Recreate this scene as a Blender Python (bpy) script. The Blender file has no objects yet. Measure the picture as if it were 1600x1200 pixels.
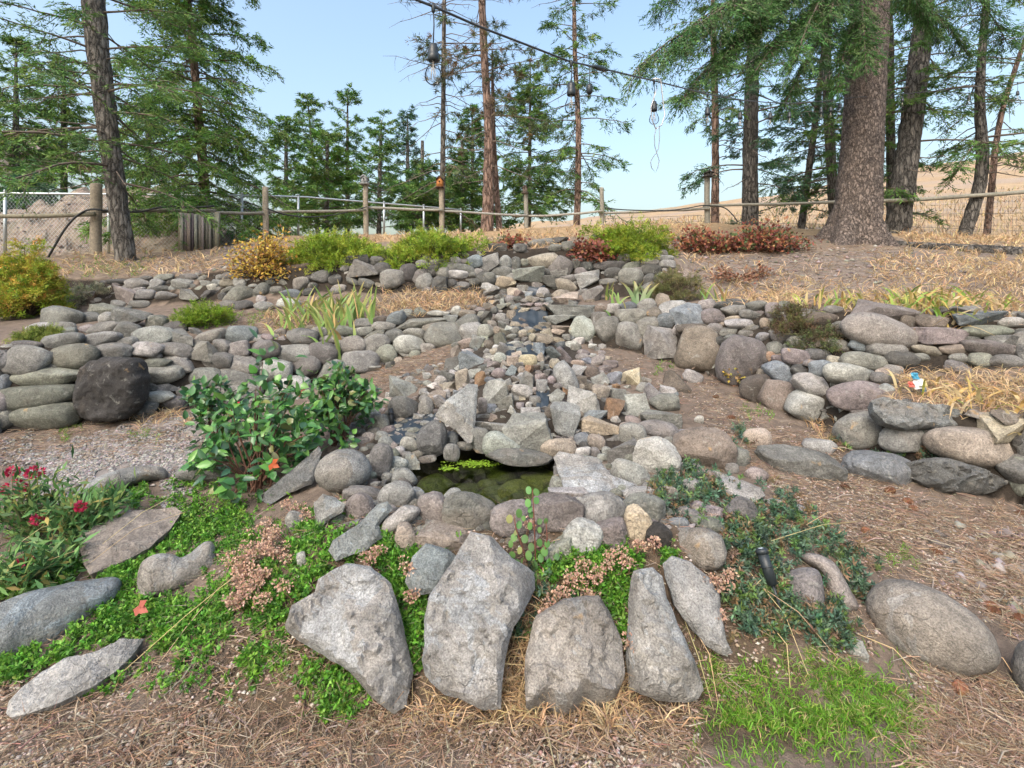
import bpy, bmesh, math, random
import numpy as np
from mathutils import Vector, Matrix, noise, geometry

random.seed(7)
RNG = np.random.default_rng(11)
SC = bpy.context.scene
COL = SC.collection
R = math.radians

# ------------------------------------------------------------------ camera, sky, sun, exposure
F, HZ, EYE = 760.0, 450.0, 1.5          # focal length and eye-level row in photo pixels, eye height in metres
cam_d = bpy.data.cameras.new('camera')
cam_d.sensor_fit = 'HORIZONTAL'
cam_d.sensor_width = 36.0
cam_d.lens = 36.0 * F / 1600.0
cam_d.shift_y = -(600.0 - HZ) / 1600.0
cam_d.clip_start = 0.05
cam_d.clip_end = 2000.0
cam = bpy.data.objects.new('camera', cam_d)
COL.objects.link(cam)
cam.location = (0, 0, EYE)
cam.rotation_euler = (R(90), 0, 0)
SC.camera = cam

SUN_EL, SUN_AZ = R(48), R(205)           # azimuth clockwise from +Y: behind the camera, a little to the left
world = bpy.data.worlds.new('World')
SC.world = world
world.use_nodes = True
wn = world.node_tree
bg = wn.nodes['Background']
sky = wn.nodes.new('ShaderNodeTexSky')
sky.sky_type = 'NISHITA'
sky.sun_disc = False
sky.sun_elevation = SUN_EL
sky.sun_rotation = SUN_AZ
sky.altitude = 400
sky.air_density = 1.8
sky.dust_density = 9.0
sky.ozone_density = 3.0
wn.links.new(sky.outputs[0], bg.inputs[0])
bg.inputs[1].default_value = 0.15
sun_d = bpy.data.lights.new('sun', 'SUN')
sun_d.energy = 0.7
sun_d.angle = R(30)
sun_d.color = (1.0, 0.98, 0.96)
sun = bpy.data.objects.new('sun', sun_d)
COL.objects.link(sun)
sd = Vector((math.sin(SUN_AZ) * math.cos(SUN_EL), math.cos(SUN_AZ) * math.cos(SUN_EL), math.sin(SUN_EL)))
sun.rotation_euler = (-sd).to_track_quat('-Z', 'Y').to_euler()
sun.location = sd * 30
SC.view_settings.view_transform = 'Standard'
SC.view_settings.look = 'None'
SC.view_settings.exposure = 1.22
SC.view_settings.gamma = 1.0
SC.view_settings.use_curve_mapping = False
SC.render.engine = 'CYCLES'
SC.cycles.max_bounces = 4
SC.cycles.diffuse_bounces = 2
SC.cycles.glossy_bounces = 2
SC.cycles.transmission_bounces = 3
SC.cycles.use_adaptive_sampling = True
SC.cycles.adaptive_threshold = 0.035
SC.cycles.transparent_max_bounces = 8
SC.cycles.use_denoising = True

# ------------------------------------------------------------------ helpers
def pt(px, py, Y):
    return Vector(((px - 800) * Y / F, Y, EYE + (HZ - py) * Y / F))

def tag(o, label=None, cat=None, group=None, kind=None):
    if label: o['label'] = label
    if cat: o['category'] = cat
    if group: o['group'] = group
    if kind or cat: o['kind'] = kind or 'thing'
    return o

def empty(name, loc=(0, 0, 0), label=None, cat=None, group=None):
    o = bpy.data.objects.new(name, None)
    o.empty_display_size = 0.1
    o.location = loc
    COL.objects.link(o)
    return tag(o, label, cat, group, 'thing' if cat else None)

def link(o, parent=None):
    COL.objects.link(o)
    if parent is not None:
        o.parent = parent
        o.matrix_parent_inverse = Matrix.Translation(parent.location).inverted()
    return o

def mesh_np(name, V, faces, mat, smooth=True, col=None):
    """faces: list of int arrays (n,k) with any k"""
    me = bpy.data.meshes.new(name)
    V = np.asarray(V, dtype=np.float32)
    if not isinstance(faces, (list, tuple)):
        faces = [faces]
    faces = [np.asarray(f, dtype=np.int32) for f in faces if len(f)]
    nl = sum(f.size for f in faces)
    npol = sum(len(f) for f in faces)
    me.vertices.add(len(V))
    me.vertices.foreach_set('co', V.ravel())
    me.loops.add(nl)
    me.loops.foreach_set('vertex_index', np.concatenate([f.ravel() for f in faces]))
    me.polygons.add(npol)
    tot = np.concatenate([np.full(len(f), f.shape[1], np.int32) for f in faces])
    st = np.zeros(npol, np.int32)
    st[1:] = np.cumsum(tot)[:-1]
    me.polygons.foreach_set('loop_start', st)
    me.polygons.foreach_set('loop_total', tot)
    if smooth:
        me.polygons.foreach_set('use_smooth', np.ones(npol, bool))
    me.update(calc_edges=True)
    if col is not None:
        a = me.color_attributes.new('col', 'FLOAT_COLOR', 'POINT')
        c = np.ones((len(V), 4), np.float32)
        c[:, :3] = col
        a.data.foreach_set('color', c.ravel())
    if mat: me.materials.append(mat)
    return me

def obj_np(name, V, faces, mat, parent=None, smooth=True, col=None):
    return link(bpy.data.objects.new(name, mesh_np(name, V, faces, mat, smooth, col)), parent)

class Acc:
    """collects triangles, quads and tubes for ONE mesh object"""
    def __init__(s): s.V = []; s.C = []; s.F = {}; s.n = 0
    def add(s, V, Fc, col=(1, 1, 1)):
        V = np.asarray(V, np.float32).reshape(-1, 3)
        Fc = np.asarray(Fc, np.int32)
        s.V.append(V)
        c = np.empty((len(V), 3), np.float32); c[:] = col
        s.C.append(c)
        s.F.setdefault(Fc.shape[1], []).append(Fc + s.n)
        s.n += len(V)
    def tube(s, pts, rad, sides=6, col=(1, 1, 1), cap=True, jag=0.0):
        pts = np.asarray([tuple(p) for p in pts], float)
        n = len(pts)
        rad = np.broadcast_to(np.asarray(rad, float), (n,))
        tn = np.gradient(pts, axis=0)
        tn /= np.linalg.norm(tn, axis=1)[:, None] + 1e-9
        ref = np.array([0, 0, 1.]) if abs(tn[:, 2]).mean() < 0.8 else np.array([1., 0, 0])
        u = np.cross(tn, ref); u /= np.linalg.norm(u, axis=1)[:, None] + 1e-9
        w = np.cross(tn, u)
        a = np.linspace(0, 2 * np.pi, sides, endpoint=False)
        rr = rad[:, None] * (1 + jag * RNG.standard_normal((n, sides)))
        V = pts[:, None, :] + rr[..., None] * (np.cos(a)[None, :, None] * u[:, None, :] + np.sin(a)[None, :, None] * w[:, None, :])
        i = np.arange(n - 1)[:, None] * sides; j = np.arange(sides)[None, :]; k = (j + 1) % sides
        q = np.stack([i + j, i + k, i + sides + k, i + sides + j], -1).reshape(-1, 4)
        s.add(V, q, col)
        if cap:
            b = s.n - n * sides
            for base, flip in ((b, True), (b + (n - 1) * sides, False)):
                f = base + np.arange(sides)
                s.F.setdefault(sides, []).append((f[::-1] if flip else f)[None, :].astype(np.int32))
    def box(s, c, size, col=(1, 1, 1), rot=None, jit=0.0):
        c = np.asarray(c, float); h = np.asarray(size, float) / 2
        V = np.array([[x, y, z] for x in (-1, 1) for y in (-1, 1) for z in (-1, 1)], float) * h
        if jit: V += RNG.uniform(-jit, jit, V.shape)
        if rot is not None: V = V @ np.array(rot.to_matrix() if hasattr(rot, 'to_matrix') else rot).T
        s.add(V + c, [[0, 1, 3, 2], [4, 6, 7, 5], [0, 4, 5, 1], [2, 3, 7, 6], [0, 2, 6, 4], [1, 5, 7, 3]], col)
    def leaves(s, P, D, N, L, W, col, fold=0.15, tip=0.5):
        """diamond leaves: base P, direction D, plane normal N, length L, width W"""
        P = np.asarray(P, float); n = len(P)
        D = D / (np.linalg.norm(D, axis=1)[:, None] + 1e-9)
        S = np.cross(D, N); S /= np.linalg.norm(S, axis=1)[:, None] + 1e-9
        U = np.cross(S, D)
        L = np.broadcast_to(L, (n,))[:, None]; W = np.broadcast_to(W, (n,))[:, None]
        m = P + D * L * tip + U * L * fold
        V = np.stack([P, m + S * W / 2, P + D * L, m - S * W / 2], 1).reshape(-1, 3)
        q = np.arange(n)[:, None] * 4 + np.array([[0, 1, 2, 3]])
        c = np.broadcast_to(np.asarray(col, float), (n, 3))
        s.add(V, q, np.repeat(c, 4, axis=0))
    def leaves6(s, P, D, N, L, W, col, fold=0.2, curl=0.12):
        P = np.asarray(P, float); n = len(P)
        D = unit(D); S = unit(np.cross(D, N)); U = np.cross(S, D)
        L = np.broadcast_to(L, (n,))[:, None]; W = np.broadcast_to(W, (n,))[:, None]
        a = P + D * L * .30; b = P + D * L * .68 - U * L * curl * .4; t = P + D * L - U * L * curl
        V = np.stack([P, a + S * W * .46 + U * W * fold, a, a - S * W * .46 + U * W * fold, b + S * W * .36 + U * W * fold * .8, b, b - S * W * .36 + U * W * fold * .8, t], 1).reshape(-1, 3)
        o = np.arange(n)[:, None] * 8; c = np.repeat(np.broadcast_to(np.asarray(col, float), (n, 3)), 8, axis=0)
        q = np.concatenate([o + np.array([[1, 4, 5, 2]]), o + np.array([[2, 5, 6, 3]])])
        s.add(V, q, c); k = s.n - 8 * n
        s.F.setdefault(3, []).append(np.concatenate([k + o + np.array([[0, 1, 2]]), k + o + np.array([[0, 2, 3]]), k + o + np.array([[4, 7, 5]]), k + o + np.array([[5, 7, 6]])]).astype(np.int32))
    def tris(s, P, D, S, L, W, col):
        """needles: base P, direction D, width direction S"""
        n = len(P)
        L = np.broadcast_to(L, (n,))[:, None]; W = np.broadcast_to(W, (n,))[:, None]
        V = np.stack([P - S * W / 2, P + S * W / 2, P + D * L], 1).reshape(-1, 3)
        c = np.broadcast_to(np.asarray(col, float), (n, 3))
        s.add(V, np.arange(3 * n).reshape(-1, 3), np.repeat(c, 3, axis=0))
    def build(s, name, mat, parent=None, smooth=True):
        return obj_np(name, np.concatenate(s.V), [np.concatenate(f) for f in s.F.values()], mat, parent, smooth, np.concatenate(s.C))

def unit(a):
    return a / (np.linalg.norm(a, axis=-1, keepdims=True) + 1e-9)

def rdir(n, up=0.0):
    d = RNG.standard_normal((n, 3)); d[:, 2] += up
    return unit(d)

def vary(col, n, dv=0.2, dh=0.06):
    c = np.asarray(col, float)
    if c.ndim == 1: c = np.broadcast_to(c, (n, 3))
    return np.clip(c * (1 + dv * RNG.uniform(-1, 1, (n, 1))) * (1 + dh * RNG.standard_normal((n, 3))), 0.004, 0.9)

def pick(cols, n, w=None):
    cols = np.asarray(cols, float)
    if w is not None: w = np.asarray(w, float) / np.sum(w)
    return cols[RNG.choice(len(cols), n, p=w)]

def inpoly(x, y, poly):
    x = np.asarray(x); y = np.asarray(y)
    r = np.zeros(x.shape, bool)
    n = len(poly); j = n - 1
    for i in range(n):
        xi, yi = poly[i]; xj, yj = poly[j]
        c = ((yi > y) != (yj > y)) & (x < (xj - xi) * (y - yi) / (yj - yi + 1e-12) + xi)
        r ^= c; j = i
    return r

def fbm(p, s, o=4):
    return noise.fractal(Vector(p) * s, 1.0, 2.0, o)

# ------------------------------------------------------------------ materials
def nmat(name):
    m = bpy.data.materials.new(name); m.use_nodes = True
    nt = m.node_tree
    return m, nt, nt.nodes, nt.links, nt.nodes['Principled BSDF']

def ramp(nt, src, p0, p1, c0=(0, 0, 0, 1), c1=(1, 1, 1, 1)):
    r = nt.nodes.new('ShaderNodeValToRGB')
    r.color_ramp.elements[0].position = p0; r.color_ramp.elements[0].color = c0
    r.color_ramp.elements[1].position = p1; r.color_ramp.elements[1].color = c1
    nt.links.new(src, r.inputs[0]); return r.outputs[0]

def mixc(nt, fac, a, b, mode='MIX'):
    m = nt.nodes.new('ShaderNodeMix'); m.data_type = 'RGBA'; m.blend_type = mode
    for i, v in ((0, fac), (6, a), (7, b)):
        if isinstance(v, (int, float)): m.inputs[i].default_value = v
        elif isinstance(v, tuple): m.inputs[i].default_value = v
        else: nt.links.new(v, m.inputs[i])
    return m.outputs[2]

def noi(nt, vec, scale, detail=4, rough=0.55, dist=0.0):
    n = nt.nodes.new('ShaderNodeTexNoise')
    n.inputs['Scale'].default_value = scale; n.inputs['Detail'].default_value = detail
    n.inputs['Roughness'].default_value = rough; n.inputs['Distortion'].default_value = dist
    if vec is not None: nt.links.new(vec, n.inputs['Vector'])
    return n.outputs['Fac']

def bump(nt, h, b, strength, dist):
    n = nt.nodes.new('ShaderNodeBump'); n.inputs['Strength'].default_value = strength; n.inputs['Distance'].default_value = dist
    nt.links.new(h, n.inputs['Height']); nt.links.new(n.outputs[0], b.inputs['Normal'])
    return n

def math_n(nt, op, a, b):
    m = nt.nodes.new('ShaderNodeMath'); m.operation = op
    for i, v in ((0, a), (1, b)):
        if isinstance(v, (int, float)): m.inputs[i].default_value = v
        else: nt.links.new(v, m.inputs[i])
    return m.outputs[0]

def stone_mat(name, speck=0.5, granite=False):
    m, nt, N, L, b = nmat(name)
    oi = N.new('ShaderNodeObjectInfo'); ge = N.new('ShaderNodeNewGeometry')
    ad = N.new('ShaderNodeVectorMath'); ad.operation = 'ADD'
    mu = math_n(nt, 'MULTIPLY', oi.outputs['Random'], 57.0)
    L.new(ge.outputs['Position'], ad.inputs[0]); L.new(mu, ad.inputs[1])
    v = ad.outputs[0]
    n1 = noi(nt, v, 5.0, 6, 0.62, 0.4)
    n2 = noi(nt, v, 150.0 if granite else 110.0, 3, 0.7)
    n3 = noi(nt, v, 26.0, 5, 0.7, 0.6)
    c = oi.outputs['Color']
    c = mixc(nt, 1.0, c, ramp(nt, n1, 0.3, 0.72, (0.55, 0.55, 0.545, 1), (1.34, 1.335, 1.32, 1)), 'MULTIPLY')
    c = mixc(nt, 1.0, c, ramp(nt, n3, 0.34, 0.68, (0.72, 0.71, 0.70, 1), (1.22, 1.22, 1.2, 1)), 'MULTIPLY')
    lo, hi = (0.60, 1.32) if granite else (0.66, 1.28)
    c = mixc(nt, 1.0, c, ramp(nt, n2, 0.36, 0.64, (lo, lo, lo, 1), (hi, hi, hi, 1)), 'MULTIPLY')
    n4 = noi(nt, v, 11.0, 5, 0.7, 0.8)
    c = mixc(nt, math_n(nt, 'MULTIPLY', ramp(nt, n4, 0.58, 0.70), 0.42), c, (0.40, 0.40, 0.36, 1))     # pale lichen
    n5 = noi(nt, v, 3.1, 4, 0.6, 0.5)
    c = mixc(nt, math_n(nt, 'MULTIPLY', ramp(nt, n5, 0.58, 0.75), 0.32), c, (0.23, 0.185, 0.145, 1))     # rusty stain
    n7 = noi(nt, v, 1.7, 5, 0.65, 0.8)
    if granite:
        c = mixc(nt, math_n(nt, 'MULTIPLY', ramp(nt, n7, 0.52, 0.66), 0.55), c, mixc(nt, 1.0, c, (0.62, 0.72, 0.82, 1), 'MULTIPLY'))
        c = mixc(nt, math_n(nt, 'MULTIPLY', ramp(nt, n7, 0.46, 0.34), 0.5), c, mixc(nt, 1.0, c, (0.80, 0.68, 0.56, 1), 'MULTIPLY'))
    n6 = noi(nt, v, 17.0, 5, 0.75, 1.2)
    c = mixc(nt, math_n(nt, 'MULTIPLY', ramp(nt, n6, 0.60, 0.68), 0.5), c, (0.085, 0.08, 0.07, 1))     # dark lichen specks
    vo = N.new('ShaderNodeTexVoronoi'); vo.feature = 'DISTANCE_TO_EDGE'; vo.inputs['Scale'].default_value = 5.5 if granite else 9.0
    wv = N.new('ShaderNodeVectorMath'); wv.operation = 'MULTIPLY_ADD'; nn = N.new('ShaderNodeTexNoise'); nn.inputs['Scale'].default_value = 7.0; nn.inputs['Detail'].default_value = 5.0
    L.new(v, nn.inputs['Vector']); L.new(nn.outputs['Color'], wv.inputs[0]); wv.inputs[1].default_value = (0.22, 0.22, 0.22); L.new(v, wv.inputs[2]); L.new(wv.outputs[0], vo.inputs['Vector'])
    ck = math_n(nt, 'MULTIPLY', ramp(nt, vo.outputs['Distance'], 0.0, 0.014, (1, 1, 1, 1), (0, 0, 0, 1)), ramp(nt, n5, 0.44, 0.58))
    n8 = noi(nt, v, 8.0, 3, 0.5, 0.3)
    c = mixc(nt, math_n(nt, 'MULTIPLY', ramp(nt, n8, 0.70, 0.76), 0.6), c, (0.40, 0.25, 0.10, 1))     # orange lichen
    c = mixc(nt, math_n(nt, 'MULTIPLY', ck, 0.3), c, (0.05, 0.046, 0.04, 1))                          # cracks
    L.new(c, b.inputs['Base Color'])
    b.inputs['Roughness'].default_value = 0.86
    h = math_n(nt, 'ADD', math_n(nt, 'MULTIPLY', n3, 1.0), math_n(nt, 'MULTIPLY', n2, 0.35))
    h = math_n(nt, 'SUBTRACT', math_n(nt, 'ADD', h, math_n(nt, 'MULTIPLY', n6, 0.5)), math_n(nt, 'MULTIPLY', ck, 0.3))
    bump(nt, h, b, 0.9, 0.018)
    return m

def attr_mat(name, rough=0.7, transl=0.0, bumps=None, spec=0.3, mottle=None):
    m, nt, N, L, b = nmat(name)
    a = N.new('ShaderNodeAttribute'); a.attribute_name = 'col'
    c = a.outputs['Color']
    ge = N.new('ShaderNodeNewGeometry')
    if mottle:
        n = noi(nt, ge.outputs['Position'], mottle[0], 5, 0.65, 0.3)
        k = mottle[1]
        c = mixc(nt, 1.0, c, ramp(nt, n, 0.32, 0.68, (1 - k,) * 3 + (1,), (1 + k,) * 3 + (1,)), 'MULTIPLY')
    L.new(c, b.inputs['Base Color'])
    b.inputs['Roughness'].default_value = rough
    b.inputs['Specular IOR Level'].default_value = spec
    if bumps:
        bump(nt, noi(nt, ge.outputs['Position'], bumps[0], 5, 0.7), b, bumps[1], bumps[2])
    if transl:
        t = N.new('ShaderNodeBsdfTranslucent'); L.new(c, t.inputs[0])
        mx = N.new('ShaderNodeMixShader'); mx.inputs[0].default_value = transl
        L.new(b.outputs[0], mx.inputs[1]); L.new(t.outputs[0], mx.inputs[2])
        L.new(mx.outputs[0], N['Material Output'].inputs[0])
    return m

def bark_mat(name, c0, c1, c2, sc=9.0, stretch=0.28, dist=0.05):
    m, nt, N, L, b = nmat(name)
    ge = N.new('ShaderNodeNewGeometry')
    mp = N.new('ShaderNodeMapping'); mp.inputs['Scale'].default_value = (1, 1, stretch)
    L.new(ge.outputs['Position'], mp.inputs[0])
    vo = N.new('ShaderNodeTexVoronoi'); vo.feature = 'DISTANCE_TO_EDGE'; vo.inputs['Scale'].default_value = sc * 1.6
    nz = noi(nt, mp.outputs[0], sc, 6, 0.7, 0.8)
    wv = mixc(nt, 0.12, mp.outputs[0], nt.nodes[-1].outputs['Color'])
    L.new(wv, vo.inputs['Vector'])
    fi = noi(nt, mp.outputs[0], sc * 6, 4, 0.7)
    c = mixc(nt, ramp(nt, nz, 0.3, 0.7), c0, c1)
    c = mixc(nt, ramp(nt, fi, 0.35, 0.7), c, c2)
    c = mixc(nt, ramp(nt, vo.outputs['Distance'], 0.0, 0.10, (1, 1, 1, 1), (0, 0, 0, 1)), c, tuple(x * 0.35 for x in c0[:3]) + (1,))
    L.new(c, b.inputs['Base Color']); b.inputs['Roughness'].default_value = 0.92
    h = math_n(nt, 'ADD', ramp(nt, vo.outputs['Distance'], 0.0, 0.2), math_n(nt, 'MULTIPLY', nz, 0.8))
    bump(nt, h, b, 0.9, dist)
    return m

def plain_mat(name, col, rough=0.6, metal=0.0, spec=0.4, nscale=None, nk=0.3):
    m, nt, N, L, b = nmat(name)
    if nscale:
        ge = N.new('ShaderNodeNewGeometry')
        n = noi(nt, ge.outputs['Position'], nscale, 5, 0.65)
        c = ramp(nt, n, 0.3, 0.7, tuple(x * (1 - nk) for x in col) + (1,), tuple(min(1, x * (1 + nk)) for x in col) + (1,))
        L.new(c, b.inputs['Base Color'])
        bump(nt, n, b, 0.3, 0.01)
    else:
        b.inputs['Base Color'].default_value = tuple(col) + (1,)
    b.inputs['Roughness'].default_value = rough; b.inputs['Metallic'].default_value = metal
    b.inputs['Specular IOR Level'].default_value = spec
    return m

M_STONE = stone_mat('river_stone')
M_GRAN = stone_mat('granite', granite=True)
M_GROUND = attr_mat('soil', 0.95, 0, (70, 0.8, 0.02), 0.1, (14, 0.30))
M_LEAF = attr_mat('leaf', 0.55, 0.28, None, 0.35)
M_GLOSS = attr_mat('glossy_leaf', 0.32, 0.22, None, 0.5)
M_NEEDLE = attr_mat('needle', 0.6, 0.30, None, 0.3)
M_STRAW = attr_mat('straw', 0.8, 0.2, None, 0.2)
M_PEB = attr_mat('pebble', 0.85, 0, None, 0.3)
M_TWIG = attr_mat('twig', 0.9, 0, None, 0.2)
M_WOOD = attr_mat('weathered_wood', 0.85, 0, (60, 0.5, 0.008), 0.2, (30, 0.28))
M_RUBBER = plain_mat('black_rubber', (0.018, 0.02, 0.022), 0.5)
M_STEEL = plain_mat('galvanised_steel', (0.42, 0.46, 0.48), 0.45, 0.7)
# ------------------------------------------------------------------ terrain: feature lines running across the slope, each (x, row, distance)
LINES = [
 [(-900, 1390, 1.2), (2500, 1390, 1.2)],                                                            # near ground
 [(-400, 1105, 1.74), (350, 1108, 1.73), (450, 1110, 1.73), (1100, 1110, 1.73), (1200, 1100, 1.75), (2000, 1090, 1.77)],
 [(-400, 900, 2.33), (100, 900, 2.33), (300, 900, 2.28), (440, 860, 2.22), (500, 830, 2.16), (1050, 830, 2.16), (1200, 850, 2.28), (1400, 900, 2.33), (1600, 905, 2.34), (1900, 910, 2.30)],
 [(-300, 745, 3.22), (100, 740, 3.28), (400, 740, 3.20), (520, 720, 3.20), (600, 702, 3.26), (1000, 702, 3.26), (1150, 720, 3.09), (1400, 790, 2.86), (1600, 830, 2.70), (1900, 890, 2.45)],
 [(-300, 690, 3.70), (0, 675, 3.95), (200, 655, 4.23), (350, 630, 4.56), (480, 605, 4.9), (600, 572, 5.10), (700, 535, 5.19), (800, 522, 5.36), (900, 535, 5.33), (1000, 550, 5.17),
  (1100, 582, 4.8), (1190, 622, 4.25), (1260, 658, 3.89), (1340, 703, 3.50), (1450, 737, 3.20), (1600, 785, 2.95), (1900, 850, 2.62)],
 [(-300, 552, 3.95), (0, 545, 4.15), (200, 548, 4.45), (350, 542, 4.77), (480, 526, 5.1), (600, 500, 5.3), (720, 487, 5.4), (800, 492, 5.6), (860, 482, 5.55), (950, 479, 5.45), (1050, 500, 5.2),
  (1100, 520, 4.98), (1200, 556, 4.45), (1280, 577, 3.99), (1380, 625, 3.50), (1500, 642, 3.24), (1600, 657, 3.06), (1900, 690, 2.75)],
 [(-300, 550, 3.98), (0, 543, 4.18), (200, 546, 4.48), (350, 540, 4.8), (480, 525, 5.13), (600, 499, 5.33), (720, 486, 5.43), (800, 491, 5.63), (860, 481, 5.58), (950, 478, 5.48), (1050, 496, 5.24),
  (1100, 512, 5.05), (1200, 546, 4.57), (1280, 562, 4.25), (1380, 582, 4.05), (1500, 577, 3.95), (1600, 572, 3.85), (1900, 560, 3.7)],
 [(-300, 548, 4.01), (0, 541, 4.21), (200, 544, 4.51), (350, 538, 4.83), (480, 524, 5.16), (600, 498, 5.36), (720, 485, 5.46), (800, 490, 5.66), (860, 479, 5.61), (950, 476, 5.55), (1050, 480, 5.42),
  (1100, 479, 5.25), (1200, 482, 4.85), (1280, 486, 4.55), (1380, 488, 4.32), (1500, 492, 4.22), (1600, 496, 4.12), (1900, 500, 3.95)],
 [(-300, 500, 6.0), (0, 494, 6.1), (150, 482, 6.12), (300, 476, 6.1), (400, 466, 6.12), (500, 458, 6.08), (600, 456, 6.1), (700, 456, 6.1), (800, 465, 6.2), (900, 460, 6.2), (1000, 470, 6.0),
  (1100, 470, 5.8), (1200, 462, 5.7), (1400, 452, 5.5), (1600, 440, 5.3), (1900, 430, 5.1)],
 [(-300, 440, 6.3), (0, 438, 6.4), (150, 434, 6.4), (300, 428, 6.4), (400, 418, 6.4), (500, 410, 6.32), (600, 400, 6.35), (750, 393, 6.4), (850, 388, 6.6), (950, 398, 6.5), (1050, 404, 6.4),
  (1100, 413, 6.5), (1200, 411, 6.6), (1400, 404, 6.6), (1600, 400, 6.6), (1900, 396, 6.6)],
 [(-300, 402, 7.8), (0, 400, 8.0), (150, 397, 8.3), (330, 388, 9.0), (450, 368, 10), (600, 366, 11), (750, 362, 11.5), (900, 352, 11.5), (1105, 348, 11), (1350, 362, 10), (1600, 375, 9.5), (1900, 385, 9)],
]
LA = []
for ln in LINES:
    q = [pt(*p) for p in ln]
    LA.append((np.array([p.x for p in q]), np.array([p.y for p in q]), np.array([p.z for p in q])))
POND = (-0.17, 2.92, 0.56, 0.46)          # centre x, y and radii of the basin
WATER_Z = 0.37

def H(X, Y, basin=True):
    X = np.atleast_1d(np.asarray(X, float)); Y = np.atleast_1d(np.asarray(Y, float))
    ys = []; zs = []
    for (lx, ly, lz) in LA:
        ys.append(np.interp(X, lx, ly)); zs.append(np.interp(X, lx, lz))
    zs[0] = zs[0] * 0
    for i in range(1, len(ys)):
        ys[i] = np.maximum(ys[i], ys[i - 1] + 0.02)
    # land behind the fence: drops away in the middle, stays up on the right
    ys.append(ys[-1] + 4.0); zs.append(zs[-1] - 0.25)
    ys.append(ys[-1] * 0 + 40.0); zs.append(zs[-1] * 0 + 1.6)
    ys.append(ys[-1] * 0 + 500.0); zs.append(zs[-1] * 0 + 1.4)
    z = zs[0].copy()
    for i in range(len(ys) - 1):
        t = np.clip((Y - ys[i]) / (ys[i + 1] - ys[i]), 0, 1)
        z = np.where(Y >= ys[i], zs[i] + (zs[i + 1] - zs[i]) * t, z)
    # mound under the cascade
    s = np.interp(Y, [3.0, 3.6, 6.0, 6.4], [0.62, 0.55, 0.26, 0.2])
    a = np.interp(Y, [3.15, 3.7, 5.2, 6.2, 6.5], [0.0, 0.24, 0.17, 0.08, 0.0])
    xc = 0.02 * Y
    z = z + a * np.exp(-((X - xc) / s) ** 2)
    z = z + 0.012 * np.sin(3.1 * X + 1.7 * Y) * np.sin(2.3 * Y - 0.7 * X) + 0.007 * np.sin(7.3 * X - 2.1 * Y + 1) * np.sin(8.1 * Y + X)
    if basin:
        d = np.sqrt(((X - POND[0]) / POND[2]) ** 2 + ((Y - POND[1]) / POND[3]) ** 2)
        z = z - 0.42 * np.clip((1.12 - d) / 0.5, 0, 1) ** 0.8
    return z

_YS = np.concatenate([np.arange(1.25, 7.0, 0.01), np.arange(7.0, 13.0, 0.03), np.arange(13, 60, 0.3)])
def hit(px, py):
    X = (px - 800) * _YS / F
    zr = EYE + (HZ - py) * _YS / F
    k = np.nonzero(H(X, _YS, False) >= zr)[0]
    return float(_YS[k[0]]) if len(k) else 12.0

def ground_pt(px, Y):
    x = (px - 800) * Y / F
    return Vector((x, Y, float(H(x, Y)[0])))

def project(X, Y, Z):
    return 800 + F * X / Y, HZ - F * (Z - EYE) / Y

xs = np.concatenate([[-400, -150, -60, -30], np.arange(-18, -5, 0.3), np.arange(-5, 5, 0.04), np.arange(5, 18.1, 0.3), [30, 60, 150, 400]])
ysr = np.concatenate([[-60, -20, -6, -2, 0, 0.6, 1.0], np.arange(1.3, 6.8, 0.03), np.arange(6.8, 14, 0.12), [16, 18, 20, 24, 30, 40, 60, 100, 200, 490]])
GX, GY = np.meshgrid(xs, ysr)
GZ = H(GX.ravel(), GY.ravel())
rel = np.array([noise.fractal(Vector((x * 4, y * 4, 0)), 1.0, 2.0, 4) for x, y in zip(GX.ravel(), GY.ravel())])
GZ = GZ + np.where(GY.ravel() < 14, 0.012 * rel, 0)
nx_, ny_ = len(xs), len(ysr)
ii = (np.arange(ny_ - 1)[:, None] * nx_ + np.arange(nx_ - 1)[None, :])
GQ = np.stack([ii, ii + 1, ii + nx_ + 1, ii + nx_], -1).reshape(-1, 4)
gpx, gpy = project(GX.ravel(), np.maximum(GY.ravel(), 0.3), GZ)
gc = np.empty((len(GZ), 3)); gc[:] = (0.175, 0.138, 0.112)
yy = GY.ravel()
gc[(yy > 6.4)] = (0.215, 0.168, 0.128)
gc[(yy > 9)] = (0.33, 0.235, 0.14)
POLY_GRAVEL = [(30, 712), (190, 668), (330, 640), (310, 690), (283, 740), (290, 800), (262, 803), (258, 742), (200, 728), (120, 762), (95, 800), (50, 760)]
m = inpoly(gpx, gpy, POLY_GRAVEL) & (yy < 5)
gc[m] = (0.25, 0.225, 0.21)
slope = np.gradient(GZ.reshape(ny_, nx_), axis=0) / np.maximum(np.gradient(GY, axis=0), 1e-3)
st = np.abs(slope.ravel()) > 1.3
gc[st] = (0.045, 0.037, 0.03)  # steep wall faces: soil painted darker for the shade between stones
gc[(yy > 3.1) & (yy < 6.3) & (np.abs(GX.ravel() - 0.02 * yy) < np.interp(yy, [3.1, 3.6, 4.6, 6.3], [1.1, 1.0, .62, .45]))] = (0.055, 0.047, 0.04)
gc[(yy > 1.6) & (yy < 2.5) & (np.abs(GX.ravel() - 0.0) < 1.1)] = (0.12, 0.09, 0.065)
gx_ = GX.ravel()
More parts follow.
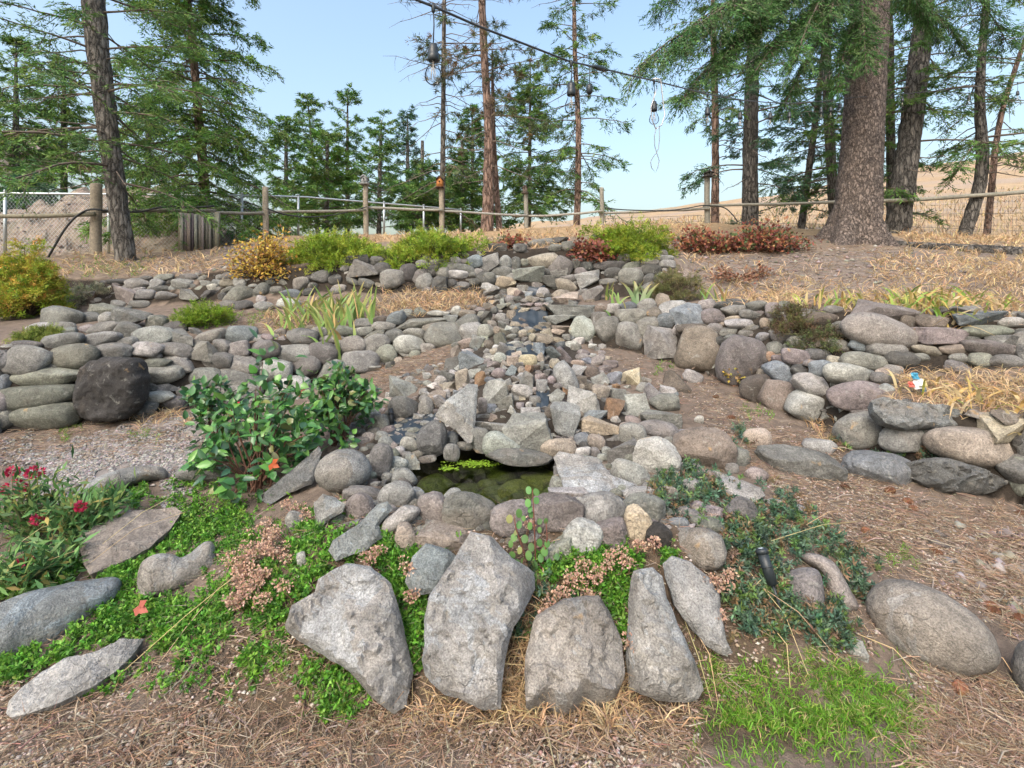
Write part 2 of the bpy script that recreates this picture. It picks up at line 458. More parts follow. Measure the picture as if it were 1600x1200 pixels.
betw = ((yy > np.interp(gx_, LA[4][0], LA[4][1]) - 0.04) & (yy < np.interp(gx_, LA[5][0], LA[5][1]) + 0.04)) | ((yy > np.interp(gx_, LA[6][0], LA[6][1]) - 0.04) & (yy < np.interp(gx_, LA[7][0], LA[7][1]) + 0.04) & (gx_ > 1.5)) | ((yy > np.interp(gx_, LA[8][0], LA[8][1])) & (yy < np.interp(gx_, LA[9][0], LA[9][1]) + 0.05) & (gx_ < 1.7) & (gx_ > -2.2))
gc[betw] = (0.042, 0.035, 0.029)  # wall bands: gap shade behind the stones put into the soil colour
top_r = (yy > 5.4) & (yy < 7.2) & (GX.ravel() > 2.2)
gc[top_r] = (0.20, 0.165, 0.142)
gc *= 0.88 * (1 + 0.10 * rel)[:, None]
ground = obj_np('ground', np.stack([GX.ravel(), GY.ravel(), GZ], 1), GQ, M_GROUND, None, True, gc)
tag(ground, 'brown soil of the sloping terraced garden', None, None, 'structure')

# dry grass hill to the right beyond the fence
SKY_L = [(-60, 395), (300, 392), (560, 378), (700, 364), (760, 357), (850, 347), (1000, 331), (1120, 316), (1250, 299), (1430, 262), (1520, 250), (1620, 236), (1800, 215), (2300, 170)]
def hill_z(px, t):
    sk = np.interp(px, [p[0] for p in SKY_L], [p[1] for p in SKY_L])
    Yk = 12.5 + (95 - 12.5) * t ** 1.6
    base = np.interp(px, [0, 700, 900, 1100, 1300, 1600, 2300], [410, 400, 378, 366, 372, 384, 392])
    row = base + (sk - base) * np.clip(t, 0, 1) ** 0.8
    return Yk, EYE + (HZ - row) * Yk / F
hp = np.linspace(-60, 2300, 150); ht = np.linspace(0, 1, 60)
HP, HT = np.meshgrid(hp, ht)
HYv, HZv = hill_z(HP.ravel(), HT.ravel())
HXv = (HP.ravel() - 800) * HYv / F
hn = np.array([noise.fractal(Vector((x * 0.12, y * 0.12, 3)), 1.0, 2.0, 5) for x, y in zip(HXv, HYv)])
HZv = HZv + hn * 0.012 * HYv * HT.ravel() * 0.6
V = np.stack([HXv, HYv, HZv], 1)
back = V[-150:].copy(); back[:, 1] += 60; back[:, 0] *= 1.6; back[:, 2] -= 14
V = np.concatenate([V, back])
i0 = (np.arange(60)[:, None] * 150 + np.arange(149)[None, :])
HQ = np.stack([i0, i0 + 1, i0 + 151, i0 + 150], -1).reshape(-1, 4)
m_hill, nt, N_, L_, b_ = nmat('dry_hill_grass')
ge = N_.new('ShaderNodeNewGeometry'); mp = N_.new('ShaderNodeMapping'); mp.inputs['Scale'].default_value = (0.35, 0.35, 1.6)
L_.new(ge.outputs['Position'], mp.inputs[0])
n1 = noi(nt, mp.outputs[0], 0.8, 7, 0.7, 0.5); n2 = noi(nt, mp.outputs[0], 4.5, 6, 0.75, 0.4); n3 = noi(nt, mp.outputs[0], 0.25, 4, 0.6)
c = mixc(nt, ramp(nt, n1, 0.3, 0.7), (0.28, 0.19, 0.105, 1), (0.40, 0.29, 0.17, 1))
c = mixc(nt, ramp(nt, n2, 0.45, 0.7), c, (0.20, 0.145, 0.09, 1))
c = mixc(nt, math_n(nt, 'MULTIPLY', ramp(nt, n3, 0.48, 0.6), 0.65), c, (0.27, 0.215, 0.175, 1))
L_.new(c, b_.inputs['Base Color']); b_.inputs['Roughness'].default_value = 0.95
bump(nt, n2, b_, 0.6, 0.15)
hill = obj_np('hill', V, HQ, m_hill)
tag(hill, 'golden dry grass hill rising beyond the fence', None, None, 'structure')

# heap of excavated earth behind the fence
M_MOUND = attr_mat('excavated_earth', 0.95, 0, (16, 1.0, 0.08), 0.1, (5, 0.42))
top = [(-300, 318), (0, 328), (40, 322), (75, 312), (105, 298), (135, 289), (185, 292), (245, 298), (285, 316), (320, 338), (370, 362), (430, 385)]
xs2 = np.linspace(-300, 430, 150); ts2 = np.linspace(0, 1, 46)
XX, TT = np.meshgrid(xs2, ts2)
tr = np.interp(XX, [p[0] for p in top], [p[1] for p in top])
br = np.interp(XX, [-300, 0, 150, 330, 430], [410, 412, 408, 396, 392])
YYm = 10.3 + 2.6 * TT
row = br + (tr - br) * np.sin(TT * np.pi / 2) ** 0.8
ZZ = EYE + (HZ - row) * YYm / F
Xm = (XX - 800) * YYm / F
nn = np.array([noise.turbulence(Vector((x * 1.6, y * 1.6, z * 1.6)), 5, False) for x, y, z in zip(Xm.ravel(), YYm.ravel(), ZZ.ravel())]).reshape(XX.shape)
ZZ = ZZ + (nn - 0.5) * 0.40
V = np.stack([Xm.ravel(), (YYm + (nn - 0.5) * 0.2).ravel(), ZZ.ravel()], 1)
bk = V[-150:].copy(); bk[:, 1] += 2.5; bk[:, 2] -= 2.2
V = np.concatenate([V, bk])
i0 = (np.arange(46)[:, None] * 150 + np.arange(149)[None, :])
Q = np.stack([i0, i0 + 1, i0 + 151, i0 + 150], -1).reshape(-1, 4)
cm = vary((0.25, 0.205, 0.165), len(V), 0.25, 0.03)
mound = obj_np('dirt_mound', V, Q, M_MOUND, None, False, cm)
tag(mound, 'heap of brown excavated earth behind the fence', None, None, 'structure')
# ------------------------------------------------------------------ stones
PAL = {'g': (.195, .188, .175), 'l': (.30, .294, .28), 'd': (.105, .101, .096), 'b': (.175, .192, .208), 't': (.285, .243, .20), 'p': (.225, .197, .19),
       'o': (.27, .165, .10), 'w': (.39, .375, .355), 'k': (.035, .032, .03), 'y': (.36, .305, .22), 'e': (.19, .192, .162), 'n': (.155, .128, .108)}

def norm_box(V):
    lo, hi = V.min(0), V.max(0)
    return (V - (lo + hi) / 2) / (hi - lo)

def round_stone(seed, sub=3, sq=2.5, amp=0.10, rip=0.02):
    bm = bmesh.new(); bmesh.ops.create_icosphere(bm, subdivisions=sub, radius=1.0)
    off = Vector((seed * 13.1, seed * 7.7, seed * 3.3))
    rs = np.random.default_rng(seed + 900)
    pls = [(Vector(rs.standard_normal(3)).normalized(), rs.uniform(0.66, 0.93)) for _ in range(int(rs.integers(4, 9)))]
    for v in bm.verts:
        d = v.co.normalized()
        r = (abs(d.x) ** sq + abs(d.y) ** sq + abs(d.z) ** sq) ** (-1 / sq)
        r *= 1 + amp * noise.noise(d * 0.9 + off) * 1.6 + amp * 0.55 * noise.noise(d * 2.1 + off * 2) + rip * noise.fractal(d * 5 + off, 1.0, 2.0, 3)
        c = d * r
        for pn, pd in pls:
            e = c.dot(pn) - pd
            if e > -0.08: c = c - pn * (0.82 * (e + 0.08) ** 2 / 0.32 if e < 0.08 else 0.82 * e)
        v.co = c * (1 + rip * 0.8 * noise.fractal(c * 4 + off, 1.0, 2.0, 4))
    V = norm_box(np.array([v.co for v in bm.verts]))
    for v, c in zip(bm.verts, V): v.co = c
    for f in bm.faces: f.smooth = True
    me = bpy.data.meshes.new('round_stone'); bm.to_mesh(me); bm.free()
    me.materials.append(M_STONE); return me

def angular_stone(seed, n=15, rip=0.055):
    rs = np.random.default_rng(seed + 500)
    pts = rs.uniform(-1, 1, (n, 3)); pts = np.sign(pts) * np.abs(pts) ** 0.6
    pts = pts / np.max(np.abs(pts), axis=1, keepdims=True) * rs.uniform(0.80, 1.0, (n, 1))
    bm = bmesh.new()
    for p in pts: bm.verts.new(p)
    r = bmesh.ops.convex_hull(bm, input=bm.verts)
    bmesh.ops.delete(bm, geom=[g for g in set(r['geom_interior'] + r['geom_unused']) if isinstance(g, bmesh.types.BMVert)], context='VERTS')
    bmesh.ops.dissolve_limit(bm, angle_limit=R(18), verts=bm.verts, edges=bm.edges)
    bmesh.ops.bevel(bm, geom=list(bm.edges), offset=0.045, segments=2, profile=0.7, affect='EDGES', clamp_overlap=True)
    bmesh.ops.triangulate(bm, faces=bm.faces)
    for k in range(3):
        le = [e for e in bm.edges if e.calc_length() > 0.2]
        if le: bmesh.ops.subdivide_edges(bm, edges=le, cuts=1)
        bmesh.ops.triangulate(bm, faces=bm.faces)
    off = Vector((seed * 5.1, seed * 2.7, seed))
    bm.normal_update()
    for v in bm.verts:
        v.co += v.normal * (rip * noise.fractal(v.co * 2.6 + off, 1.0, 2.0, 4))
    V = norm_box(np.array([v.co for v in bm.verts]))
    for v, c in zip(bm.verts, V): v.co = c
    for f in bm.faces: f.smooth = True
    me = bpy.data.meshes.new('angular_stone'); bm.to_mesh(me); bm.free()
    me.set_sharp_from_angle(angle=R(38))
    me.materials.append(M_STONE); return me

ROUND = [round_stone(i, 3, 2.2 + 0.11 * (i % 9), 0.09 + 0.02 * (i % 4)) for i in range(24)]
ANG = [angular_stone(i, 10 + i % 6) for i in range(20)]
FLIPS = [Matrix.Identity(3), Matrix.Rotation(math.pi, 3, 'X'), Matrix.Rotation(math.pi, 3, 'Y'), Matrix.Rotation(math.pi, 3, 'Z')]
PLACED = []                               # every traced stone, to keep fillers out of it

def col_of(ch, k=0.13):
    c = np.array(PAL[ch.lower()]) * np.array([0.89, 0.905, 0.915]) * random.uniform(1 - k * 2, 1 + k * 2.4)
    return tuple(np.clip(c * (1 + 0.022 * RNG.standard_normal(3)), 0.01, 0.8)) + (1,)

def put_stone(parent, px, py, w, h, rot, ch, name='stone', sink=0.10, dk=0.85, Y=None):
    if Y is None: Y = hit(px, py + 0.36 * h)
    W, Hh = w * Y / F, h * Y / F
    D = min(max(dk * math.sqrt(W * Hh), 0.7 * Hh), 1.25 * max(W, Hh))
    Yc = Y + sink * D
    c = pt(px, py, Yc)
    if name == 'stone' and parent is not None and parent.name.startswith('rock_waterfall') and random.random() < 0.45: ch = ch.upper()
    me = random.choice(ANG if ch.isupper() else ROUND)
    o = bpy.data.objects.new(name, me)
    k = Yc / Y
    M = Matrix.Rotation(-R(rot), 3, 'Y') @ Matrix.Diagonal((W * k * 1.15, D, Hh * k * 1.17)) @ random.choice(FLIPS)
    o.matrix_world = Matrix.Translation(c) @ M.to_4x4()
    o.color = col_of(ch)
    COL.objects.link(o)
    if parent is not None:
        o.parent = parent; o.matrix_parent_inverse = parent.matrix_world.inverted() if False else Matrix.Translation(parent.location).inverted()
    PLACED.append((px, py, w, h, rot))
    return o

def stones(parent, x0, y0, sc, txt):
    for it in txt.split(';'):
        f = it.split()
        if len(f) < 6: continue
        cx, cy, w, h, a = map(float, f[:5])
        put_stone(parent, x0 + cx / sc, y0 + cy / sc, w / sc, h / sc, a, f[5])

def wall(name, px, py, label, cat='stone wall'):
    Y = hit(px, py)
    return empty(name, pt(px, py, Y), label, cat)

W_LL = wall('retaining_wall', 200, 655, 'lower dry stone wall of rounded boulders behind the gravel path, with black basalt block')
stones(W_LL, 0, 340, 4, """380 620 250 120 0 g;565 625 110 65 -10 d;670 630 100 70 20 l;820 640 190 120 -10 G;980 660 120 90 0 e;1100 685 120 65 0 d;240 690 130 60 10 l;400 690 130 70 0 g;430 715 90 50 0 g;
640 692 200 70 8 g;550 695 80 50 0 p;800 712 150 100 -15 g;970 742 235 115 5 l;1145 755 170 105 0 G;1235 712 90 40 -5 G;1315 745 180 75 15 g;1505 730 180 100 5 b;170 793 165 45 0 d;380 778 255 95 12 g;
630 765 235 90 5 g;795 790 110 75 10 g;915 825 200 90 0 l;1095 830 190 85 -5 g;700 835 210 90 0 g;1280 835 170 110 0 G;1390 805 120 80 -10 g;1500 825 115 100 0 g;20 915 60 150 0 d;170 900 260 185 0 g;
455 870 290 140 5 e;320 930 95 45 0 g;960 865 100 35 0 g;980 910 185 65 5 e;1090 885 150 35 0 g;1140 920 150 80 -30 g;1370 905 170 110 10 g;1520 925 210 110 -10 g;990 980 255 100 3 g;285 1005 440 115 6 e;
20 1035 80 100 0 b;225 1120 470 150 8 e;920 1065 120 60 0 d;1010 1065 200 50 2 G;970 1125 240 75 5 l;1480 1010 230 110 -10 g;1280 1000 180 110 0 g;1200 1090 170 90 0 g;1360 1100 180 90 0 g""")
stones(W_LL, 0, 600, 4, "260 210 400 150 8 e;30 230 100 120 0 g;445 130 60 60 0 n;900 160 180 90 10 g;1080 120 150 80 0 g;1500 60 240 110 0 g;-60 150 130 160 0 g;-90 40 150 120 0 e")
stones(W_LL, 400, 340, 4, """65 830 165 115 0 g;70 750 70 45 0 p;130 742 45 30 0 g;290 750 180 105 -10 g;400 715 90 60 0 g;540 712 150 65 -5 e;670 710 110 50 5 g;660 660 125 55 5 g;775 640 100 50 10 n;795 680 140 55 0 g;
875 630 110 75 10 b;935 600 80 50 0 g;1030 655 300 55 7 G;470 765 150 55 -5 g;590 805 180 115 20 g;740 740 130 55 20 e;865 740 120 80 10 g;985 725 130 65 -5 g;1100 690 120 70 10 p;1215 640 85 60 0 G;
1140 598 130 35 0 l;1250 585 60 55 20 l;1310 600 110 45 -5 t;1340 565 90 35 0 n;230 850 215 100 5 g;420 845 185 120 -15 g;745 795 175 110 20 g;965 795 185 110 -3 l;1165 735 230 150 5 g;1320 660 140 95 15 g;
1345 715 130 110 20 l;1440 715 100 90 0 e;1430 625 90 80 0 D;115 955 200 125 -10 l;305 930 180 125 10 g;660 895 215 120 0 l;820 855 115 120 15 e;200 1050 240 100 8 l;480 960 190 120 20 g;20 940 60 80 0 d""")
W_LR = wall('retaining_wall', 1000, 545, 'dry stone wall of big rounded boulders between the waterfall and the yellow-leaved twig')
stones(W_LR, 800, 340, 4, """940 520 75 80 -20 t;1030 505 120 50 0 p;560 570 80 60 0 n;630 570 90 60 0 l;725 555 110 55 0 b;840 550 110 80 0 g;745 620 180 95 -3 g;890 600 90 70 15 n;1015 575 175 100 5 l;1140 550 60 30 0 d;
1215 550 100 75 0 p;1305 550 80 45 5 d;1420 535 130 50 0 D;1535 555 130 65 5 g;1390 580 150 60 0 g;1490 610 120 60 -10 g;1265 622 150 95 -3 p;1110 625 170 150 20 B;960 645 115 90 -5 b;550 640 100 90 0 g;
590 700 140 150 0 g;730 740 150 160 0 l;850 690 140 120 15 g;920 790 235 200 -20 L;1020 690 70 80 0 L;1160 830 250 270 0 n;1430 890 260 270 0 p;1385 635 100 40 0 t;1440 665 200 60 0 l;1265 705 90 80 0 p;
1350 715 110 50 5 g;1380 750 100 35 0 g;1460 725 80 40 0 g;1570 745 80 50 0 b;1580 660 60 60 0 t;1290 780 90 70 10 d;1580 870 60 80 0 p;1570 980 70 60 0 n;1530 1080 200 160 20 n;1590 950 60 60 0 d;1150 700 230 70 0 n;1090 720 110 90 0 n""")
W_RU = wall('retaining_wall', 1400, 560, 'upper stone wall of slabs under the yellowing strap-leaved plants')
stones(W_RU, 1200, 340, 4, """30 580 80 90 0 p;105 555 70 60 0 g;680 585 400 120 -4 P;1240 580 280 60 -3 G;1290 645 300 90 5 B;1530 655 160 60 0 l;1020 650 180 80 -5 n;700 720 430 190 -15 p;690 745 90 50 20 N;870 650 70 70 0 n;
1070 740 260 100 0 P;1360 710 310 70 3 e;1265 755 90 40 0 g;1490 775 200 80 -5 D;1580 720 60 50 0 d;1385 815 290 90 -5 p;1590 830 100 80 0 d;990 830 170 60 -10 t;1160 825 160 60 0 t;410 575 110 50 0 g;
1190 880 110 60 0 g;1320 890 130 80 0 g;1190 940 140 70 -15 p;1500 900 200 80 0 g;950 880 100 60 0 g;330 640 180 90 0 n;470 690 140 80 0 g;250 620 130 90 0 g""")
W_RL = wall('retaining_wall', 1340, 700, 'lowest stone wall curving down beside the pine-cone strewn dirt path')
stones(W_RL, 1200, 340, 4, """575 800 130 80 -15 b;740 825 220 105 -10 l;830 885 180 100 -10 d;600 905 280 110 -12 e;790 955 110 60 -10 g;75 750 110 70 0 d;180 780 110 80 0 g;40 820 90 80 0 g;110 810 50 40 0 d;165 870 160 90 -10 p;
310 860 150 70 -5 d;90 910 140 60 -40 p;15 870 60 60 0 o;210 955 120 70 0 d;265 910 80 40 0 p;335 940 130 90 10 b;95 990 230 110 -35 b;300 1045 270 120 -10 l;490 980 260 120 -8 l;625 985 80 60 0 g;720 1010 140 70 -10 g;
430 800 130 70 0 g;360 790 140 70 0 n""")
stones(W_RL, 1200, 600, 4, """60 80 220 180 -10 n;240 145 250 180 -5 l;560 75 330 160 0 p;580 290 290 200 0 g;870 350 270 150 0 l;590 160 140 60 15 p;1300 390 550 210 -10 t;1490 300 240 180 -5 Y;1530 215 220 70 -8 N;1320 190 130 50 -5 P;
1600 590 140 230 0 e;1700 420 200 180 0 g;1640 380 150 120 0 d;1010 300 160 80 0 d;1720 250 180 120 0 n""")
W_UL = wall('retaining_wall', 300, 470, 'low tumbled stone wall below the earth heap and slatted panel')
stones(W_UL, 0, 340, 4, """210 470 110 50 0 d;290 435 70 50 0 d;230 490 160 40 0 p;860 415 130 65 0 g;790 440 60 40 0 g;985 415 85 60 10 g;1010 445 90 40 0 d;1140 415 110 60 -5 g;1170 372 130 40 0 g;1020 375 120 40 5 g;890 385 110 30 10 d;
740 400 120 30 0 d;790 485 130 80 -20 P;865 455 80 35 10 g;910 485 120 65 0 g;1040 492 130 55 -5 g;1195 485 125 65 -5 G;1310 480 90 50 0 D;740 545 75 50 -15 l;670 580 180 60 -15 E;770 575 50 20 0 g;800 565 40 25 0 g;
870 545 120 50 0 g;800 600 120 30 0 p;1330 435 60 40 0 l;1355 408 60 40 0 l;1425 410 90 45 0 t;1500 410 75 55 -15 l;1430 450 90 30 25 g;1435 370 80 50 0 d;1390 495 50 45 20 d;1490 480 170 90 15 g;1520 550 120 60 5 d;1420 550 100 60 0 g""")
stones(W_UL, 400, 340, 4, """45 445 100 70 0 g;130 450 80 40 0 g;30 510 55 45 0 l;50 558 105 60 0 l;205 538 130 60 -5 l;225 480 110 60 0 b;280 415 100 80 0 g;355 430 60 45 0 d;410 370 105 75 0 d;330 470 60 50 0 d;495 390 75 65 0 d;340 380 70 30 0 d;500 460 70 40 0 g""")
W_UC = wall('retaining_wall', 640, 450, 'upper stone wall of grey boulders below the lime green junipers')
stones(W_UC, 400, 340, 4, """560 320 70 40 -10 g;630 275 150 65 5 D;675 345 160 115 -20 G;750 270 90 50 0 g;795 325 110 80 -10 d;855 380 165 110 10 g;610 400 90 40 -20 g;690 410 90 50 -20 g;520 440 80 40 0 g;955 350 110 110 0 d;1040 290 80 50 0 g;
1025 375 80 100 -30 p;1050 405 105 85 30 l;1090 335 110 65 0 d;1140 285 110 45 0 e;1165 350 75 70 0 g;1205 310 80 50 0 g;1150 415 95 90 -10 D;1245 272 70 50 0 g;1300 320 130 55 -10 g;1265 355 130 50 -5 l;1230 410 60 50 0 d;
1290 425 80 45 0 g;1305 275 50 30 0 p;1370 275 90 75 0 b;1350 360 60 40 0 g;1365 405 70 45 0 d;1390 345 60 50 0 g;1460 285 125 100 20 L;1435 385 120 85 0 d;1510 190 105 50 0 D;1560 285 80 90 0 l;1540 345 130 75 -5 g;1555 410 105 75 -10 y;1460 455 110 70 -15 L;1530 470 60 30 0 g""")
W_UR = wall('retaining_wall', 960, 450, 'upper stone wall of dark boulders below the red-leaved shrub')
stones(W_UR, 800, 340, 4, """50 190 80 50 0 d;150 165 100 50 5 g;220 155 70 50 0 g;300 150 100 50 0 D;270 190 80 45 0 g;355 180 85 60 0 g;195 275 190 90 5 t;75 285 50 50 0 e;20 290 60 80 0 g;305 310 130 120 -20 g;220 340 60 40 0 d;400 290 50 60 0 g;
470 310 80 60 0 d;430 345 70 60 10 p;355 380 100 45 0 g;610 305 190 60 0 d;630 345 100 60 0 d;745 305 110 50 10 e;860 280 110 45 0 g;865 325 120 60 0 d;970 295 90 55 0 g;940 230 60 50 0 g;960 255 90 35 0 g;880 240 100 40 0 g;
700 255 70 50 0 g;745 375 140 110 0 g;860 390 80 70 20 d;600 400 110 40 0 g;860 440 80 60 20 g;790 340 80 50 0 g""")
CAS = wall('rock_waterfall', 800, 690, 'dry rock waterfall of mixed rubble running down to the pond over black liner', 'waterfall')
stones(CAS, 740, 420, 8, """70 55 130 90 0 d;150 130 220 160 0 g;380 65 270 130 -10 l;395 190 230 150 -10 y;690 95 360 200 5 G;955 165 180 170 0 d;1065 50 200 110 0 g;1440 130 300 180 15 l;200 260 200 130 -20 L;360 310 110 60 0 p;380 270 80 50 0 d;490 290 130 110 10 t;
590 245 100 80 0 g;665 245 60 80 0 g;790 220 130 90 0 p;770 275 200 60 -5 B;650 300 170 40 0 l;930 340 80 60 0 d;1150 230 300 180 -15 t;1100 330 230 130 0 t;1150 380 330 120 15 T;1500 330 240 170 15 G;1440 400 130 50 0 t;700 380 110 80 0 t;640 400 100 60 0 p;
770 390 100 70 0 p;830 330 90 50 0 t;850 400 80 60 0 g;920 400 110 70 20 b;460 380 120 90 0 g;550 375 100 60 0 d;360 410 50 80 0 l;350 480 120 80 10 e;190 470 140 80 0 t;430 450 80 50 0 t;560 460 110 60 10 b;500 490 90 70 -20 g;620 470 80 60 0 p;700 450 90 50 0 p;
810 450 90 50 0 p;900 450 80 50 0 p;630 520 140 60 0 t;760 510 140 60 0 p;860 510 90 60 0 t;1220 530 660 150 -2 L;1070 640 380 130 -3 L;120 590 150 110 -10 E;260 520 90 80 30 g;470 580 120 110 0 t;340 610 130 110 10 l;240 610 90 80 0 p;150 640 100 90 0 g;30 640 90 110 -20 g;
380 670 130 70 10 g;230 690 130 90 -30 p;530 650 220 20 -5 D;530 700 130 70 -5 t;640 720 90 70 0 n;60 740 130 110 0 p;170 780 180 160 0 g;370 720 120 120 0 g;310 780 110 110 0 t;1370 750 290 260 -30 l;1560 650 150 160 0 l;880 710 160 80 0 t;1090 740 250 60 -5 t;520 780 100 100 0 g;
620 800 110 80 -10 t;730 800 100 90 0 y;890 780 140 60 0 t;1050 800 150 90 -10 t;480 850 140 70 15 g;330 880 150 150 10 E;640 890 90 70 0 d;540 890 80 50 0 g;870 880 230 120 -5 t;730 860 80 100 -20 t;1050 890 150 80 -30 y;1160 860 100 80 0 g;1240 850 80 80 0 b;70 930 200 150 -10 L;
500 930 160 50 10 l;580 930 80 40 0 e;1060 960 160 80 20 B;1220 950 150 100 20 L;810 1010 150 160 0 B;970 1050 170 180 30 B;1150 1080 210 190 0 p;1280 990 130 100 0 g;1370 1050 150 80 0 p""")
stones(CAS, 680, 520, 8, """400 130 160 130 30 T;570 130 180 160 0 E;250 240 150 120 20 t;420 240 120 80 0 p;670 150 120 120 20 n;740 235 110 80 0 t;860 220 160 150 -20 W;460 340 320 200 0 B;200 400 230 150 20 D;650 290 100 70 -10 g;810 315 140 120 -10 l;660 365 100 80 10 p;730 410 150 100 0 p;
860 390 90 90 0 t;970 350 150 120 10 t;1150 345 220 130 0 y;1320 320 90 110 30 t;1330 420 70 120 -20 g;490 500 170 100 20 L;340 590 160 240 10 T;560 590 160 180 10 O;150 560 180 130 -20 d;70 610 150 130 0 l;190 670 180 100 15 t;650 500 100 70 0 g;800 510 180 130 0 p;950 480 120 130 -20 B;
1075 470 100 90 0 t;1175 470 110 110 0 o;1265 435 90 60 0 N;1290 505 80 60 0 p;1420 505 120 90 0 g;1490 400 120 140 0 t;690 590 140 70 -10 b;820 610 60 60 0 y;1020 570 110 90 20 g;1160 590 160 170 -20 L;1320 570 130 110 10 p;1450 595 110 100 0 p;900 640 110 100 20 g;1080 730 240 160 0 w;
1330 660 130 130 0 l;740 750 310 290 0 L;900 730 60 60 0 t;960 790 100 60 -30 g;1240 730 60 90 0 p;1250 850 130 110 0 g;880 870 180 160 10 E;590 910 110 180 5 p;710 950 120 100 0 B;270 760 100 80 0 b;130 760 120 90 0 l;60 860 170 190 20 L;1060 920 90 80 0 w;1170 900 80 70 0 l;1190 980 230 100 5 L;
980 980 130 80 -30 L;1350 970 100 80 10 D;1450 990 130 180 -30 n;1530 670 110 80 0 g;1530 800 160 180 -40 L;620 1040 180 50 0 g;40 690 90 60 0 p""")
stones(CAS, 860, 520, 8, """190 560 230 370 20 l;340 470 190 120 -5 l;520 500 180 180 0 n;330 380 170 70 0 t;400 310 160 90 0 p;570 350 220 110 20 p;750 390 180 90 0 p;680 460 150 90 0 p;390 600 120 120 0 n;620 590 190 130 25 G;780 580 160 150 0 B;880 540 100 100 0 b;1040 560 250 230 0 Y;490 680 120 90 0 n;
360 710 150 90 30 t;190 740 110 70 -30 o;430 860 400 250 -10 L;630 750 200 180 0 t;730 700 80 80 0 w;820 700 130 110 0 o;850 800 170 190 0 g;780 960 240 250 -20 o;1070 910 250 280 10 l;960 830 80 100 0 p;540 1030 310 110 5 B;1150 1050 80 90 -20 t;1030 1100 190 100 -10 p;1150 690 160 130 0 l;
1290 750 210 220 0 l;1460 740 180 120 -10 L;1420 880 330 210 0 g;600 1160 460 180 0 Y;1380 1090 470 190 0 g;990 1190 270 120 0 t;40 980 140 180 0 n""")
EDG = wall('pond_edging', 760, 800, 'ring of rounded stones edging the small garden pond', 'pond edging')
stones(EDG, 620, 660, 5.714, """490 150 110 120 0 b;490 270 130 140 0 g;120 205 170 130 -20 l;140 130 130 60 -20 g;180 285 100 60 0 t;25 260 90 90 0 l;90 310 80 80 0 g;270 330 150 60 10 n;740 150 150 200 0 L;610 210 130 70 0 g;860 60 300 130 -10 L;930 205 300 200 -10 l;1170 100 400 290 0 L;
70 500 200 170 0 l;80 530 140 130 0 d;180 650 130 110 0 l;320 790 230 270 10 p;500 680 180 150 30 l;90 1050 170 260 10 t;1080 960 200 90 20 l""")
stones(EDG, 400, 600, 4, """700 60 120 100 0 g;900 40 180 110 -20 L;700 120 220 80 -5 t;830 120 60 70 0 t;920 155 165 140 -5 g;1050 90 60 40 0 g;1045 50 50 40 0 g;1060 145 90 110 0 g;1130 100 120 100 15 t;660 200 210 100 -10 l;780 250 100 110 10 g;810 370 90 80 0 l;780 480 130 190 -10 g;885 495 120 80 0 l;
670 690 220 90 -5 g;650 775 150 170 15 p;880 700 200 160 -10 g;240 870 90 140 20 g;290 1100 60 90 20 l""")
stones(EDG, 800, 600, 4, """750 315 160 130 -15 g;915 295 240 110 -8 p;1080 310 90 50 0 b;290 400 200 100 5 t;435 345 90 70 0 b;530 365 110 80 -20 t;440 420 100 50 0 w;590 420 55 50 0 l;520 425 60 50 0 g;570 460 70 50 0 g;680 430 170 150 -5 G;740 470 80 90 0 e;660 500 100 40 30 l;740 560 210 130 -15 l;850 615 90 60 0 g;
960 580 160 60 5 g;1110 640 130 90 0 l;1205 590 120 90 0 n;1115 510 110 40 0 l;800 690 190 70 0 l;960 700 140 110 20 t;650 740 120 60 0 d;1040 870 110 60 10 b;1220 880 190 80 -10 e;1425 460 130 100 0 g;1370 530 80 60 0 g;350 690 220 60 -2 L""")
# stones lying under the water
for k in range(46):
    a = random.uniform(0, 6.283); r = math.sqrt(random.random()) * 0.95
    x, y = POND[0] + POND[2] * r * math.cos(a), POND[1] + POND[3] * r * math.sin(a)
    z = float(H(x, y)[0])
    o = bpy.data.objects.new('stone', random.choice(ROUND + ANG))
    s = random.uniform(0.12, 0.28)
    o.matrix_world = Matrix.Translation((x, y, max(z + 0.02, WATER_Z - random.uniform(0.09, 0.21)))) @ Matrix.Rotation(random.uniform(0, 6), 4, 'Z') @ Matrix.Diagonal((s, s * 0.8, s * 0.5, 1))
    c_ = col_of(random.choice('gglett')); o.color = (c_[0] * .85, c_[1] * 1.0, c_[2] * .48, 1)
    COL.objects.link(o); o.parent = EDG; o.matrix_parent_inverse = Matrix.Translation(EDG.location).inverted()

